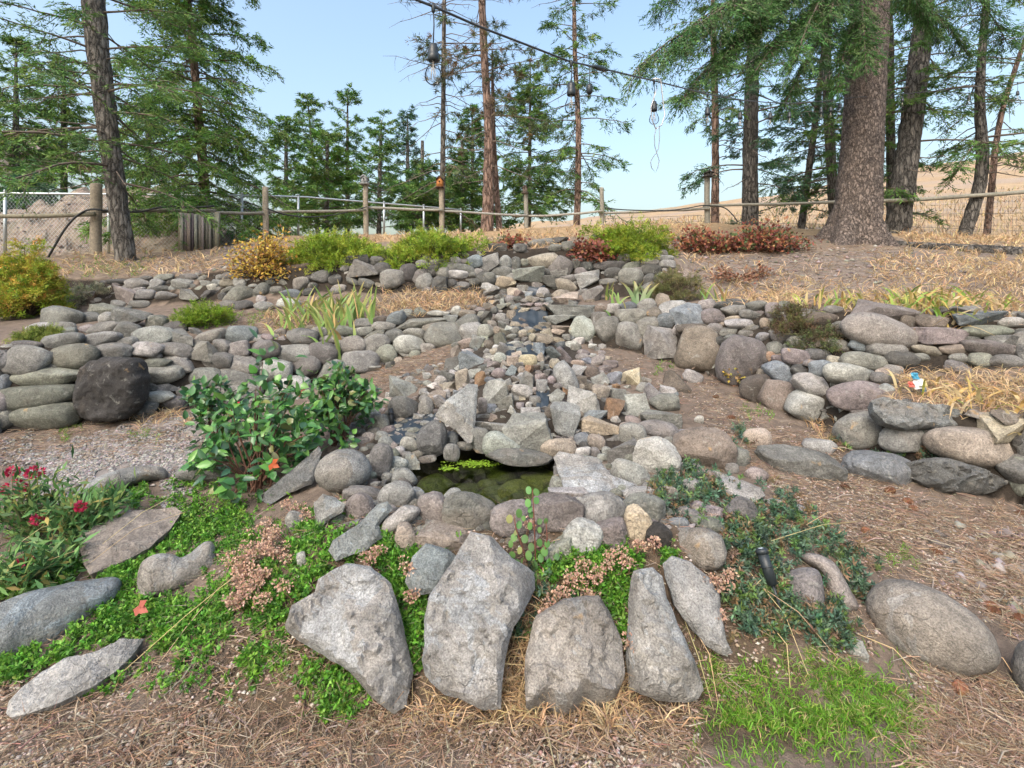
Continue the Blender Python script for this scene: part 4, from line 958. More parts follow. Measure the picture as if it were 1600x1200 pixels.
rail([(686, 329.5, 11.25), (824, 337, 11.35)], 3.6, (0.24, 0.235, 0.215))
rail([(800, 338, 11.4), (870, 336.5, 11.4), (942, 330, 11.3)], 3.6, (0.26, 0.25, 0.22))
rail([(936, 334, 11.5), (1030, 329, 11.3), (1110, 326, 10.9)], 4.2, (0.26, 0.25, 0.22))
rail([(1098, 322, 11.1), (1300, 316, 10.5), (1352, 314, 10.3)], 4.4, (0.25, 0.24, 0.20))
rail([(1342, 316, 10.15), (1480, 309, 9.8), (1650, 296, 9.4)], 6.2, (0.25, 0.24, 0.20))
for rows in ([(940, 352), (1105, 346), (1350, 352), (1640, 362)], [(940, 342), (1105, 336), (1350, 336), (1640, 332)]):
    A = Acc()
    P = [pt(x, y, np.interp(x, [940, 1105, 1350, 1640], [11.4, 11, 10.2, 9.5]) + 0.05) for x, y in rows]
    A.tube(P, [0.004] * len(P), 4, (0.12, 0.12, 0.12)); A.build('fence_wire', M_TWIG, FENCE)
# wire mesh panel right of the big tree
A = Acc()
for k in range(46):
    px = 1360 + k * 6; Y = np.interp(px, [1350, 1640], [10.2, 9.5]) + 0.06
    A.tube([pt(px, 318 - (px - 1360) * 0.05, Y), pt(px, 378, Y)], [0.0022] * 2, 3, (0.14, 0.13, 0.12), False)
for k in range(7):
    A.tube([pt(1350, 326 + k * 7, 10.26), pt(1640, 312 + k * 10, 9.56)], [0.0022] * 2, 3, (0.14, 0.13, 0.12), False)
A.build('wire_mesh', M_TWIG, FENCE)

# chain-link fence on the left, behind the wooden one
CL = empty('chain_link_fence', ground_pt(8, 9.2), 'galvanised chain-link fence in front of the earth heap', 'fence')
def cl_pt(px, t):            # t 0 bottom, 1 top rail
    Y = np.interp(px, [-200, 8, 330, 480, 690, 720], [9.0, 9.4, 10.4, 11.6, 13.2, 13.4])
    yt = np.interp(px, [-200, 8, 330, 400, 480, 690, 720], [301, 302, 305, 305.5, 308, 325, 328])
    yb = np.interp(px, [-200, 8, 330, 480, 690, 720], [398, 396, 388, 372, 366, 364])
    return pt(px, yb + (yt - yb) * t, Y)
A = Acc(); A.tube([cl_pt(x, 1) for x in range(-200, 721, 20)], [0.021] * 47, 8, (0.5, 0.53, 0.54)); A.build('top_rail', M_STEEL, CL)
for px in (-190, 8, 170, 285, 378, 466, 600, 662, 720):
    A = Acc(); a, b = cl_pt(px, -0.05), cl_pt(px, 1.03); A.tube([a, b], [0.028] * 2, 10); A.tube([b, b + Vector((0, 0, 0.03))], [0.033, 0.02], 10); A.build('post', M_STEEL, CL)
A = Acc()
step = 6.0
for k in range(-32, 90):
    for s in (1, -1):
        px0 = k * step
        P = []
        for j in range(0, 13):
            t = j / 12; x = px0 + s * t * 84
            if -200 <= x <= 420: P.append(cl_pt(x, t) + Vector((0, 0.004 * s, 0)))
        if len(P) > 1: A.tube(P, [0.0026] * len(P), 3, (0.25, 0.26, 0.26), False)
A.build('wire_mesh', M_STEEL, CL)

# slatted panel
PN = empty('slatted_panel', ground_pt(312, 8.7), 'grey weathered panel of upright wooden slats beside the yellow shrub', 'wood panel')
for k in range(11):
    px = 284 + k * 5.5; Y = 8.65 + 0.035 * (k % 2) + 0.01 * k
    a = pt(px, 391 - 0.2 * k + random.uniform(-1, 2), Y); b = pt(px + random.uniform(-.6, .6), 334 + random.uniform(-1.5, 1.5), Y)
    A = Acc(); w = random.uniform(3.6, 5.4) * Y / F
    A.box(((a.x + b.x) / 2, Y, (a.z + b.z) / 2), (w, 0.02, b.z - a.z), vary((0.20, 0.18, 0.155), 1, 0.3)[0], Matrix.Rotation(random.uniform(-.02, .02), 3, 'Y'), 0.003)
    A.build('slat', M_WOOD, PN, False)
for py in (344, 378):
    A = Acc(); a, b = pt(284, py, 8.74), pt(340, py, 8.84); A.box((a + b) / 2, ((b - a).length, 0.03, 0.06), (0.16, 0.145, 0.12), None, 0.003); A.build('cross_bar', M_WOOD, PN, False)
for px in (283, 340):
    A = Acc(); a, b = pt(px, 394, 8.8), pt(px, 332, 8.8); A.box((a + b) / 2, (0.065, 0.065, b.z - a.z), (0.19, 0.165, 0.12), None, 0.003); A.build('corner_post', M_WOOD, PN, False)

def cable(name, label, pts, rad, mat=None, cat='hose'):
    A = Acc(); P = [pt(*p) for p in pts]; S = []
    for i in range(len(P) - 1):
        p0, p1, p2, p3 = P[max(i - 1, 0)], P[i], P[i + 1], P[min(i + 2, len(P) - 1)]
        for k in range(6):
            t = k / 6
            S.append(0.5 * ((2 * p1) + (p2 - p0) * t + (2 * p0 - 5 * p1 + 4 * p2 - p3) * t * t + (3 * p1 - p0 - 3 * p2 + p3) * t ** 3))
    S.append(P[-1]); A.tube(S, [rad] * len(S), 8)
    return tag(A.build(name, mat or M_RUBBER), label, cat)
cable('hose', 'black hose arching from the ground up to the fence post behind the leaning trunk', [(72, 408, 8.0), (85, 385, 7.98), (100, 360, 8.0), (115, 342, 8.05), (132, 330, 8.1), (147, 327, 8.12), (165, 329, 8.2), (215, 331, 8.5), (240, 326, 8.6), (262, 323, 8.7), (300, 324, 8.95), (335, 322, 9.1)], 0.017)
cable('hose', 'thin black hose sagging along the rail left of the grey birdhouse', [(418, 326, 9.7), (445, 335, 9.9), (480, 339, 10.1), (520, 336, 10.4), (555, 328, 10.6), (573, 323, 10.65)], 0.013)
cable('hose', 'thin black hose draped along the rail right of the post in the middle', [(945, 325, 11.2), (980, 328, 11.2), (1040, 329, 11.1), (1075, 325, 11.0), (1100, 321, 10.9), (1130, 324, 10.8), (1145, 336, 10.7), (1152, 346, 10.6)], 0.013)
cable('stick', 'thin brown stick leaning from the path up onto the wall boulders', [(1081, 577, 4.75), (1105, 560, 4.8), (1130, 542, 4.75), (1146, 530, 4.8)], 0.008, plain_mat('stick', (0.14, 0.10, 0.075), 0.9), 'stick')

def birdhouse(label, px, py, wpx, hpx, Y, body, roofc, style):
    t = empty('birdhouse', pt(px, py + hpx / 2, Y), label, 'birdhouse')
    k = Y / F; w, h, d = wpx * k, hpx * k, wpx * k * 0.9
    c = pt(px, py, Y)
    A = Acc()
    hw = w * 0.36
    prof = [(-hw, -h * .42), (hw, -h * .42), (hw, h * .12), (0, h * .42), (-hw, h * .12)]
    n = len(prof)
    V = [(c.x + x, c.y - d / 2, c.z + z) for x, z in prof] + [(c.x + x, c.y + d / 2, c.z + z) for x, z in prof]
    A.add(V, [[i, (i + 1) % n, n + (i + 1) % n, n + i] for i in range(n)], body); A.F.setdefault(5, []).extend([np.array([[4, 3, 2, 1, 0]], np.int32), np.array([[5, 6, 7, 8, 9]], np.int32)])
    A.build('box', M_WOOD, t, False)
    for s in (-1, 1):
        B = Acc(); ang = math.atan2(h * .30, hw)
        B.box((c.x + s * hw * 0.62, c.y - 0.01, c.z + h * .30), (hw * 1.75, d * 1.25, 0.018), roofc, Matrix.Rotation(s * ang, 3, 'Y')); B.build('roof_board', M_WOOD, t, False)
    B = Acc(); B.tube([(c.x, c.y - d / 2 - 0.004, c.z + h * .02), (c.x, c.y - d / 2 + 0.002, c.z + h * .02)], [hw * 0.3] * 2, 14, (0.01, 0.01, 0.01)); B.build('entrance_hole', M_TWIG, t)
    B = Acc(); B.tube([(c.x, c.y - d / 2, c.z - h * .14), (c.x, c.y - d / 2 - 0.06, c.z - h * .14)], [0.006] * 2, 8, roofc); B.build('perch', M_WOOD, t)
    B = Acc(); B.box((c.x, c.y, c.z - h * .45), (w * (1.15 if style else .9), d * 1.2, 0.02), roofc); B.build('floor_board', M_WOOD, t, False)
birdhouse('small grey birdhouse on a platform, on the post before the far firs', 570, 281, 12, 14, 10.75, (0.30, 0.31, 0.31), (0.26, 0.27, 0.27), 1)
birdhouse('orange wooden birdhouse with a dark roof on a post', 687.5, 285, 13, 19, 11.15, (0.40, 0.17, 0.06), (0.05, 0.03, 0.025), 0)
birdhouse('small brown-grey birdhouse on the thin post left of the slim pine', 820, 296, 9, 12, 11.35, (0.17, 0.14, 0.12), (0.12, 0.10, 0.09), 1)
birdhouse('flat dark birdhouse on the tall post beside the reddish trunk', 1106, 272, 13, 8, 10.95, (0.09, 0.085, 0.08), (0.07, 0.065, 0.065), 1)

# ------------------------------------------------------------------ string lights
M_GLASS, nt, N_, L_, b_ = nmat('bulb_glass'); N_.remove(b_)
tr = N_.new('ShaderNodeBsdfTransparent'); tr.inputs[0].default_value = (0.93, 0.94, 0.95, 1)
gl = N_.new('ShaderNodeBsdfGlossy'); gl.inputs['Roughness'].default_value = 0.03
lw = N_.new('ShaderNodeLayerWeight'); lw.inputs[0].default_value = 0.12
mx = N_.new('ShaderNodeMixShader'); L_.new(lw.outputs['Fresnel'], mx.inputs[0]); L_.new(tr.outputs[0], mx.inputs[1]); L_.new(gl.outputs[0], mx.inputs[2]); L_.new(mx.outputs[0], N_['Material Output'].inputs[0])
M_BLK = plain_mat('black_plastic', (0.02, 0.026, 0.03), 0.42)
M_FIL = plain_mat('filament', (0.45, 0.40, 0.33), 0.5)
SL = empty('string_lights', pt(890, 96, 2.6), 'black cable of clear bulbs strung overhead across the garden', 'string lights')
CAB = [(480, -75, 1.72), (580, -28, 1.86), (677, 10, 2.02), (750, 42, 2.2), (815, 67, 2.38), (890, 96, 2.65), (940, 107, 2.95), (1025, 127, 3.6), (1105, 147, 4.3), (1157, 156, 5.0), (1203, 160.5, 5.6), (1240, 161, 6.3), (1290, 158, 7.2), (1335, 152, 8.0), (1400, 148, 8.2), (1510, 137, 8.3), (1660, 122, 8.4)]
A = Acc(); P = [pt(*p) for p in CAB]; S = []
for i in range(len(P) - 1):
    for k in range(5): S.append(P[i].lerp(P[i + 1], k / 5))
S.append(P[-1]); A.tube(S, [0.0055] * len(S), 8); A.build('cable', plain_mat('black_cable', (0.045, 0.05, 0.055), 0.4), SL)
def lathe(A, c, prof, sides=16):
    A.tube([(c.x, c.y, c.z + z) for z, r in prof], [max(r, 1e-4) for z, r in prof], sides)
def bulb(px, ypx_top, Y, lead=None, s=1.0):
    """socket top at row ypx_top"""
    c = pt(px, ypx_top, Y)
    yc = np.interp(px, [p[0] for p in CAB], [p[1] for p in CAB]); cc = pt(px, yc, Y)
    A = Acc(); A.tube([cc, cc.lerp(c, 0.5) + Vector((0.003, 0, 0)), c], [0.0028] * 3, 6); A.build('lead_wire', M_RUBBER, SL)
    A = Acc(); A.tube([cc + Vector((0, 0, 0.008)), cc, cc - Vector((0, 0, 0.02)), cc - Vector((0, 0, 0.028))], [0.006, 0.009, 0.008, 0.004], 8); A.build('junction', M_BLK, SL)
    A = Acc(); lathe(A, c, [(0.0000, 0.0077), (-0.0051, 0.0166), (-0.0256, 0.0211), (-0.0461, 0.0215), (-0.0486, 0.0237), (-0.0717, 0.0233), (-0.0742, 0.0205)]); so = A.build('socket', M_BLK, SL)
    A = Acc(); lathe(A, c, [(-0.0704, 0.0173), (-0.0845, 0.0186), (-0.0998, 0.0243), (-0.1152, 0.0314), (-0.1306, 0.0352), (-0.1434, 0.0352), (-0.1562, 0.0301), (-0.1664, 0.0192), (-0.1715, 0.0038)], 20); bo = A.build('bulb', M_GLASS, SL)
    A = Acc(); A.tube([c + Vector((0, 0, -0.072)), c + Vector((0, 0, -0.11))], [0.004, 0.002], 6)
    for q in range(5):
        a = q * 1.256; A.tube([c + Vector((0.006 * math.cos(a), 0.006 * math.sin(a), -0.10)), c + Vector((0.012 * math.cos(a), 0.012 * math.sin(a), -0.148))], [0.0011] * 2, 4)
    f = A.build('filament', M_FIL, bo)
for px, yt, Y in [(677, 68, 2.02), (892.5, 128, 2.65), (1022, 158, 3.58), (1105.5, 167, 4.3), (1156.5, 175, 5.0), (1203.5, 176, 5.6), (1233.5, 175, 6.2), (1283, 169, 7.0), (1298, 167, 7.2), (1312, 162, 7.5), (1410, 152, 8.2), (1514, 148, 8.3), (1590, 142, 8.35)]:
    bulb(px, yt, Y)
A = Acc(); a = pt(924, 103, 2.85); b = pt(950, 110, 3.0); m1 = a.lerp(b, .25); m2 = a.lerp(b, .75)
A.tube([a, m1, a.lerp(b, .5), m2, b], [0.005, 0.013, 0.016, 0.014, 0.006], 10); A.build('connector', M_BLK, SL)
A = Acc(); c = pt(921, 103, 2.8); e = pt(921, 131, 2.8); A.tube([c, e], [0.0025] * 2, 6); A.tube([e, pt(921, 133, 2.8), pt(921, 144, 2.8), pt(921, 147, 2.8)], [0.006, 0.017, 0.019, 0.01], 10); A.build('end_cap', M_BLK, SL)
M_TIE = plain_mat('white_string', (0.52, 0.53, 0.54), 0.7)
def loop(name, label, pts, r, mat, cat):
    A = Acc(); A.tube([pt(*p) for p in pts], [r] * len(pts), 6); return tag(A.build(name, mat), label, cat)
loop('string_loop', 'pale string looped over the light cable and hanging in a triangle', [(1020, 123, 3.55), (1030, 124, 3.55), (1024, 145, 3.56), (1017, 168, 3.56), (1018, 185, 3.57), (1025, 202, 3.58), (1034, 195, 3.6), (1039, 180, 3.62), (1035, 150, 3.62), (1032, 124, 3.6), (1024, 122, 3.58)], 0.0045, M_TIE, 'string')
loop('wire_loop', 'thin wire with an open loop at its end hanging under the string lights', [(1030, 196, 3.58), (1030.5, 215, 3.58), (1029, 232, 3.58), (1025.5, 239, 3.58), (1020, 246, 3.58), (1016.5, 253, 3.58), (1018, 262, 3.58), (1024, 270, 3.58), (1028, 262, 3.58), (1030, 251, 3.58), (1026.5, 240, 3.58), (1023, 228, 3.58), (1022.5, 212, 3.58), (1026, 198, 3.58)], 0.0028, plain_mat('grey_wire', (0.22, 0.24, 0.25), 0.5, 0.5), 'wire')

# far house on the left beyond the trees
HS = empty('house', pt(40, 262, 36), 'distant house with a grey-brown roof among the trees at far left', 'house')
M_RF = plain_mat('roof_shingle', (0.16, 0.13, 0.12), 0.9, 0, 0.2, 3, 0.25); M_WL = plain_mat('house_wall', (0.36, 0.34, 0.34), 0.9, 0, 0.2, 2, 0.1); M_GL = plain_mat('window_glass', (0.03, 0.035, 0.04), 0.1, 0, 0.6)
A = Acc(); a, b = pt(-60, 275, 36), pt(84, 236, 40); A.box(((a.x + b.x) / 2, 38.4, (a.z + b.z) / 2), (abs(b.x - a.x) - 0.6, 4, abs(b.z - a.z)), (1, 1, 1)); A.build('wall', M_WL, HS, False)
A = Acc(); V = [pt(-70, 240, 36), pt(86, 240, 36), pt(68, 215, 39), pt(-55, 215, 39), pt(-70, 240, 36) + Vector((0, 6, 0)), pt(86, 240, 36) + Vector((0, 6, 0))]
A.add([tuple(p) for p in V], [[0, 1, 2, 3]]); A.add([tuple(p) for p in (V[5], V[4], V[3], V[2])], [[0, 1, 2, 3]]); A.add([tuple(p) for p in (V[1], V[5], V[2])], [[0, 1, 2]]); A.add([tuple(p) for p in (V[4], V[0], V[3])], [[0, 1, 2]]); A.build('roof', M_RF, HS, False)
for px in (20, 62):
    A = Acc(); a = pt(px, 252, 36.3); A.box(a, (0.55, 0.06, 0.5)); A.build('window', M_GL, HS, False)
# ------------------------------------------------------------------ trees
BK_GREY = bark_mat('bark_grey', (0.085, 0.072, 0.06, 1), (0.16, 0.14, 0.12, 1), (0.26, 0.245, 0.22, 1), 10)
BK_BIG = bark_mat('bark_scaly', (0.065, 0.045, 0.036, 1), (0.20, 0.145, 0.115, 1), (0.33, 0.275, 0.24, 1), 17, 0.45, 0.04)
BK_RED = bark_mat('bark_reddish', (0.15, 0.085, 0.06, 1), (0.27, 0.16, 0.115, 1), (0.32, 0.24, 0.20, 1), 9)
BK_DARK = bark_mat('bark_dark', (0.05, 0.044, 0.038, 1), (0.10, 0.088, 0.076, 1), (0.20, 0.185, 0.165, 1), 10)
FIR = [(x * 1.75, y * 1.75, z * 1.45) for x, y, z in [(0.045, 0.095, 0.028), (0.065, 0.125, 0.035), (0.035, 0.075, 0.028), (0.09, 0.145, 0.04)]]
FIRL = [(x * 1.15, y * 1.4, z * 1.2) for x, y, z in [(0.10, 0.165, 0.035), (0.14, 0.20, 0.045), (0.065, 0.12, 0.03), (0.16, 0.19, 0.06)]]
FIRB = [(x * 1.35, y * 1.3, z * 1.3) for x, y, z in [(0.045, 0.105, 0.055), (0.06, 0.13, 0.06), (0.035, 0.08, 0.045)]]
PINE = [(0.09, 0.13, 0.045), (0.075, 0.105, 0.04), (0.10, 0.13, 0.055), (0.055, 0.08, 0.035), (0.17, 0.115, 0.06)]
SPR = [(x * 1.3, y * 1.25, z * 1.2) for x, y, z in [(0.05, 0.13, 0.035), (0.075, 0.17, 0.05), (0.035, 0.09, 0.03), (0.09, 0.16, 0.06)]]

def bough(AW, AN, p0, d0, Lb, sag, r0, cols, nl, nw, dens, twig=0.36, bare=0.15, wood=(0.13, 0.105, 0.085), droop=0.25, pine=False, sparse=1.0):
    """one limb: a curved axis, side twigs and needles"""
    n = 9
    s = np.linspace(0, 1, n)
    d0 = np.asarray(d0, float); d0 = d0 / np.linalg.norm(d0)
    P = np.asarray(p0, float)[None] + d0[None] * (s * Lb)[:, None]
    P[:, 2] -= sag * Lb * s ** 2
    P += np.cumsum(RNG.normal(0, 0.012 * Lb, (n, 3)), 0) * s[:, None]
    AW.tube(P, r0 * (1 - 0.85 * s) + 0.002, 4, wood, False)
    dens = dens * 1.45; nw = nw * 1.35; nl = nl * 1.2
    m = max(5, int(Lb * dens))
    t = bare + (1 - bare) * RNG.random(m) ** 0.85
    base = np.stack([np.interp(t, s, P[:, k]) for k in range(3)], 1)
    tang = np.stack([np.interp(t, s, np.gradient(P[:, k])) for k in range(3)], 1); tang = unit(tang)
    side = unit(np.cross(tang, [0, 0, 1.0])) * np.where(RNG.random(m) < 0.5, -1, 1)[:, None]
    tl = (twig * Lb * (1 - 0.62 * t) * RNG.uniform(0.45, 1.1, m) + nl * 0.8)
    td = unit(side * RNG.uniform(0.5, 1.1, (m, 1)) + tang * RNG.uniform(0.35, 0.9, (m, 1)) + np.array([0, 0, -droop]) + RNG.standard_normal((m, 3)) * [0.3, 0.3, 0.42])
    end = base + td * tl[:, None]; end[:, 2] -= 0.12 * tl
    # twig wood as thin blades
    AW.tris(base, end - base, unit(np.cross(td, rdir(m))), 1.0, 0.012, wood)
    if pine:
        K = 26
        c = (base + (end - base) * RNG.uniform(0.75, 1.0, (m, 1)))[:, None, :] + RNG.normal(0, 0.02, (m, K, 3))
        D = unit(td[:, None, :] * 0.7 + RNG.standard_normal((m, K, 3)))
        cc = np.repeat(vary(pick(cols, m), m, 0.25), K, 0).reshape(m, K, 3)
    else:
        K = max(10, int(20 * sparse))
        u = RNG.random((m, K)) ** 0.9
        c = base[:, None, :] + (end - base)[:, None, :] * u[..., None]
        # secondary shoots: spread sideways off the twig
        sd = unit(np.cross(td, [0, 0, 1.0]))[:, None, :] * (RNG.uniform(-1, 1, (m, K)) * 0.30 * tl[:, None] * (1 - 0.6 * u))[..., None]
        c = c + sd + RNG.normal(0, nl * 0.18, (m, K, 3))
        sg = np.where(RNG.random((m, K)) < 0.5, -1, 1)[..., None]
        D = unit(td[:, None, :] * RNG.uniform(0.5, 1.1, (m, K, 1)) + sg * unit(np.cross(td, [0, 0, 1.0]))[:, None, :] * RNG.uniform(0.3, 0.9, (m, K, 1)) + np.array([0, 0, -0.15]) + 0.3 * RNG.standard_normal((m, K, 3)))
        cc = np.repeat(vary(pick(cols, m), m, 0.3), K, 0).reshape(m, K, 3)
    c = c.reshape(-1, 3); D = D.reshape(-1, 3); k = len(c)
    S = unit(np.cross(D, rdir(k)))
    AN.tris(c, D, S, nl * RNG.uniform(0.6, 1.25, k), nw, vary(cc.reshape(-1, 3), k, 0.15))

def tree(name, label, path, Y, ztop, bark, z0px, rmax, cols, nb=60, nl=0.09, nw=0.016, dens=9, sag=0.25, elev=0.05, pine=False, bare=0.2, dead=0, shape='cone', boughs=(), droop=0.25, sides=14, rough=0.05, sparse=1.0, keep=None, crown=True, dead_l=1.2, rmin=0.12):
    P = [np.array(pt(x, y, Y)) for x, y, w in path]; r = [w * Y / F / 2 for x, y, w in path]
    g = float(H(P[0][0], Y)[0])
    P.insert(0, np.array([P[0][0] - (P[1][0] - P[0][0]) * 0.05, Y, min(P[0][2] - 0.1, g - 0.3)])); r.insert(0, r[0] * 1.12)
    last = P[-1]; dirv = (P[-1] - P[-2]); dirv = dirv / max(dirv[2], 0.1)
    if ztop > last[2] + 0.2:
        P.append(last + dirv * (ztop - last[2]) * 0.6); r.append(r[-1] * 0.55)
        P.append(last + dirv * (ztop - last[2])); r.append(0.012)
    P = np.array(P); r = np.array(r)
    root = empty(name, (float(P[1][0]), Y, g), label, 'tree')
    zz = np.linspace(P[0][2], P[-1][2], max(12, int((P[-1][2] - P[0][2]) / (0.14 if sides < 24 else 0.035))))
    ax = np.stack([np.interp(zz, P[:, 2], P[:, k]) for k in range(3)], 1)
    k5 = np.ones(5) / 5
    for k in (0, 1):
        ax[2:-2, k] = np.convolve(ax[:, k], k5, 'valid')
    rr = np.interp(zz, P[:, 2], r)
    A = Acc()
    if sides >= 24:
        a = np.linspace(0, 2 * np.pi, sides, endpoint=False)
        V = []
        for i in range(len(zz)):
            fl = 1 + 0.12 * max(0, 1 - (zz[i] - g) / 0.5) ** 2
            for q in a:
                px_, py_ = math.cos(q), math.sin(q)
                root_f = 1 + 0.22 * max(0, 1 - (zz[i] - g) / 0.55) * math.sin(5 * q + 1.3)
                vn = noise.voronoi(Vector((px_ * 3.2, py_ * 3.2, zz[i] * 2.6)))[0]
                pl = min(1.0, (vn[1] - vn[0]) * 5) * 0.055 + 0.03 * noise.fractal(Vector((px_ * 6, py_ * 6, zz[i] * 6)), 1, 2, 3)
                R_ = rr[i] * fl * root_f * (0.96 + pl)
                V.append((ax[i][0] + R_ * px_, ax[i][1] + R_ * py_, zz[i]))
        n = len(zz); i_ = np.arange(n - 1)[:, None] * sides; j = np.arange(sides)[None]; k = (j + 1) % sides
        A.add(V, np.stack([i_ + j, i_ + k, i_ + sides + k, i_ + sides + j], -1).reshape(-1, 4))
    else:
        A.tube(ax, rr, sides, jag=rough)
    A.build('trunk', bark, root)
    AW, AN = Acc(), Acc()
    if crown:
        zb = EYE + (HZ - z0px) * Y / F
        hs = np.sort(RNG.uniform(0, 1, nb))
        for i, h in enumerate(hs):
            z = zb + (ztop - 0.05 - zb) * h
            if shape == 'cone': L = rmax * (1 - h) ** 0.8 + rmin
            elif shape == 'round': L = rmax * math.sin(math.pi * min(0.97, 0.18 + 0.8 * h)) + rmin
            else: L = rmax * (1 - 0.35 * h) + rmin
            L *= random.uniform(0.35, 1.2)
            az = i * 2.399 + random.uniform(-.5, .5)
            p = [np.interp(z, zz, ax[:, 0]), np.interp(z, zz, ax[:, 1]), z]
            e = elev + 0.55 * h * h + random.uniform(-.12, .12)
            d = [math.cos(az) * math.cos(e), math.sin(az) * math.cos(e), math.sin(e)]
            bough(AW, AN, p, d, L, sag * (1 - 0.7 * h), 0.006 + 0.008 * L, cols, nl, nw, dens, bare=bare, pine=pine, droop=droop, sparse=sparse)
    for bq in boughs:
        bough(AW, AN, *bq)
    for i in range(dead):
        z = random.uniform(g + 1.2, min(ztop - .2, EYE + 455 * Y / F)); az = random.uniform(0, 6.283); L = dead_l * random.uniform(.4, 1.1)
        q = np.array([np.interp(z, zz, ax[:, 0]), np.interp(z, zz, ax[:, 1]), z]); dz = random.uniform(-.35, .15)
        pts = [q + np.array([math.cos(az) * t * L, math.sin(az) * t * L, dz * L * t - 0.25 * L * t * t + 0.03 * math.sin(9 * t)]) for t in np.linspace(0, 1, 6)]
        AW.tube(pts, np.linspace(0.014, 0.003, 6), 4, (0.15, 0.125, 0.105), False)
        for t in (2, 3, 4):
            e = pts[t] + np.array([random.uniform(-.25, .25), random.uniform(-.25, .25), random.uniform(-.3, .1)]) * L * .6
            AW.tube([pts[t], (pts[t] + e) / 2 + RNG.normal(0, .02, 3), e], [0.006, 0.004, 0.002], 3, (0.15, 0.125, 0.105), False)
    if AW.n: AW.build('limbs', M_TWIG, root)['kind'] = 'stuff'
    if AN.n: AN.build('crown', M_NEEDLE, root, False)
    return root

# --- left
tree('leaning_fir_tree', 'leaning dark-barked tree before the earth heap at left', [(197, 402, 27), (184, 320, 26), (172, 230, 27), (160, 130, 29), (150, 60, 30), (146, 0, 30)], 7.7, 8.0, BK_GREY, 290, 1.75, FIR, nb=60, nl=0.075, nw=0.013, dens=10, sag=0.28, elev=0.0, dead=16, shape='col', bare=0.25)
tree('fir_tree', 'full light green fir left of the open sky, with boughs down to the fence', [(322, 350, 15), (319, 280, 14), (312, 200, 13), (300, 60, 10)], 10.8, 9.6, BK_RED, 338, 1.75, FIRL, nb=170, nl=0.085, nw=0.018, dens=13, sag=0.40, elev=0.0, shape='col', bare=0.15, droop=0.45, dead=4)
tree('fir_tree', 'mid-green fir behind the earth heap at the left edge', [(25, 330, 10), (25, 200, 8)], 15.5, 9.5, BK_DARK, 320, 1.9, FIR, nb=70, nl=0.12, nw=0.026, dens=9, sag=0.3)
tree('fir_tree', 'yellow-green fir behind the leaning dark-barked tree', [(100, 330, 9), (100, 200, 8)], 17, 9.6, BK_DARK, 285, 1.7, FIRL, nb=60, nl=0.12, nw=0.026, dens=9, sag=0.3)
tree('fir_tree', 'dark fir between the leaning tree and the full light green fir', [(230, 330, 8), (232, 200, 7)], 16, 7.6, BK_DARK, 330, 1.4, FIR, nb=55, nl=0.12, nw=0.024, dens=8, sag=0.3)
tree('fir_tree', 'low dark fir crown just above the chain-link rail at the left edge', [(38, 330, 7), (38, 300, 6)], 14, 4.7, BK_DARK, 335, 1.3, FIRB, nb=40, nl=0.11, nw=0.024, dens=9, sag=0.2)
# --- far group in the middle
FAR = [(447, 190, 17, 1.25, FIR, 'leftmost short fir of the far group behind the fence', 0.0), (487, 148, 22, 1.7, FIR, 'tall fir with a leaning tip in the far group', -10), (543, 139, 20, 1.25, FIR, 'tallest slender fir of the far group behind the grey birdhouse', 0),
       (595, 188, 19, 1.35, FIR, 'broad loose fir between the grey and the orange birdhouse', 3), (637, 178, 22, 1.1, FIRB, 'rounded young pine beside the thin bare trunk', 0), (512, 215, 15, 1.0, FIRL, 'short light fir in the gap of the far group', 2), (660, 262, 16, 1.0, FIR, 'low fir behind the orange birdhouse', 0),
       (722, 250, 16, 1.1, FIR, 'low fir left of the red-barked pine', 0)]
for px, ty, Y, rm, cl, lab, ln in FAR:
    Yd = Y
    tree('fir_tree', lab, [(px - ln, 372, 6 + 30 / Y), (px - ln * .6, 280, 5 + 20 / Y), (px, 220, 4 + 10 / Y)], Yd, EYE + (HZ - ty) * Yd / F, BK_GREY, 358, rm, cl, nb=62, nl=0.12, nw=0.026, dens=8, sag=0.10, elev=0.28, shape='cone', bare=0.30, rmin=0.45, dead=6, dead_l=.8)
# --- middle
tree('bare_tree', 'thin nearly bare trunk with drooping dead branches behind the orange birdhouse', [(690, 368, 9), (692, 250, 8), (693, 120, 7), (694, 0, 6)], 12.6, 9.6, BK_GREY, 330, 1.5, PINE, nb=16, nl=0.09, nw=0.016, dens=4, sag=0.35, dead=46, shape='col', bare=0.5, dead_l=1.7)
tree('pine_tree', 'tall red-barked pine in the middle of the fence', [(761, 368, 21), (763, 300, 17), (764, 200, 13.5), (756, 80, 11.5), (753, 0, 11)], 11.9, 10.5, BK_RED, 190, 1.5, PINE, nb=34, nl=0.14, nw=0.012, dens=6, sag=0.2, pine=True, shape='col', dead=22, bare=0.3, dead_l=1.4)
tree('pine_tree', 'slimmer red-barked stem touching the tall red-barked pine', [(781, 368, 10), (776, 300, 9), (771, 220, 8), (770, 150, 6)], 12.3, 7.5, BK_RED, 200, 1.0, PINE, nb=14, nl=0.13, nw=0.012, dens=5, pine=True, dead=10)
tree('fir_tree', 'bright green fir right of the red-barked pine', [(827, 366, 6), (828, 200, 5)], 16.5, 9.2, BK_GREY, 335, 1.35, FIR, nb=95, nl=0.11, nw=0.024, dens=9, sag=0.22, shape='cone', bare=0.15, rmin=0.4)
tree('fir_tree', 'small fir filling the gap behind the red-barked pine', [(738, 366, 5), (738, 220, 5)], 18.0, 8.2, BK_GREY, 340, 1.4, FIR, nb=70, nl=0.12, nw=0.026, dens=8, sag=0.22, bare=0.2, rmin=0.3)
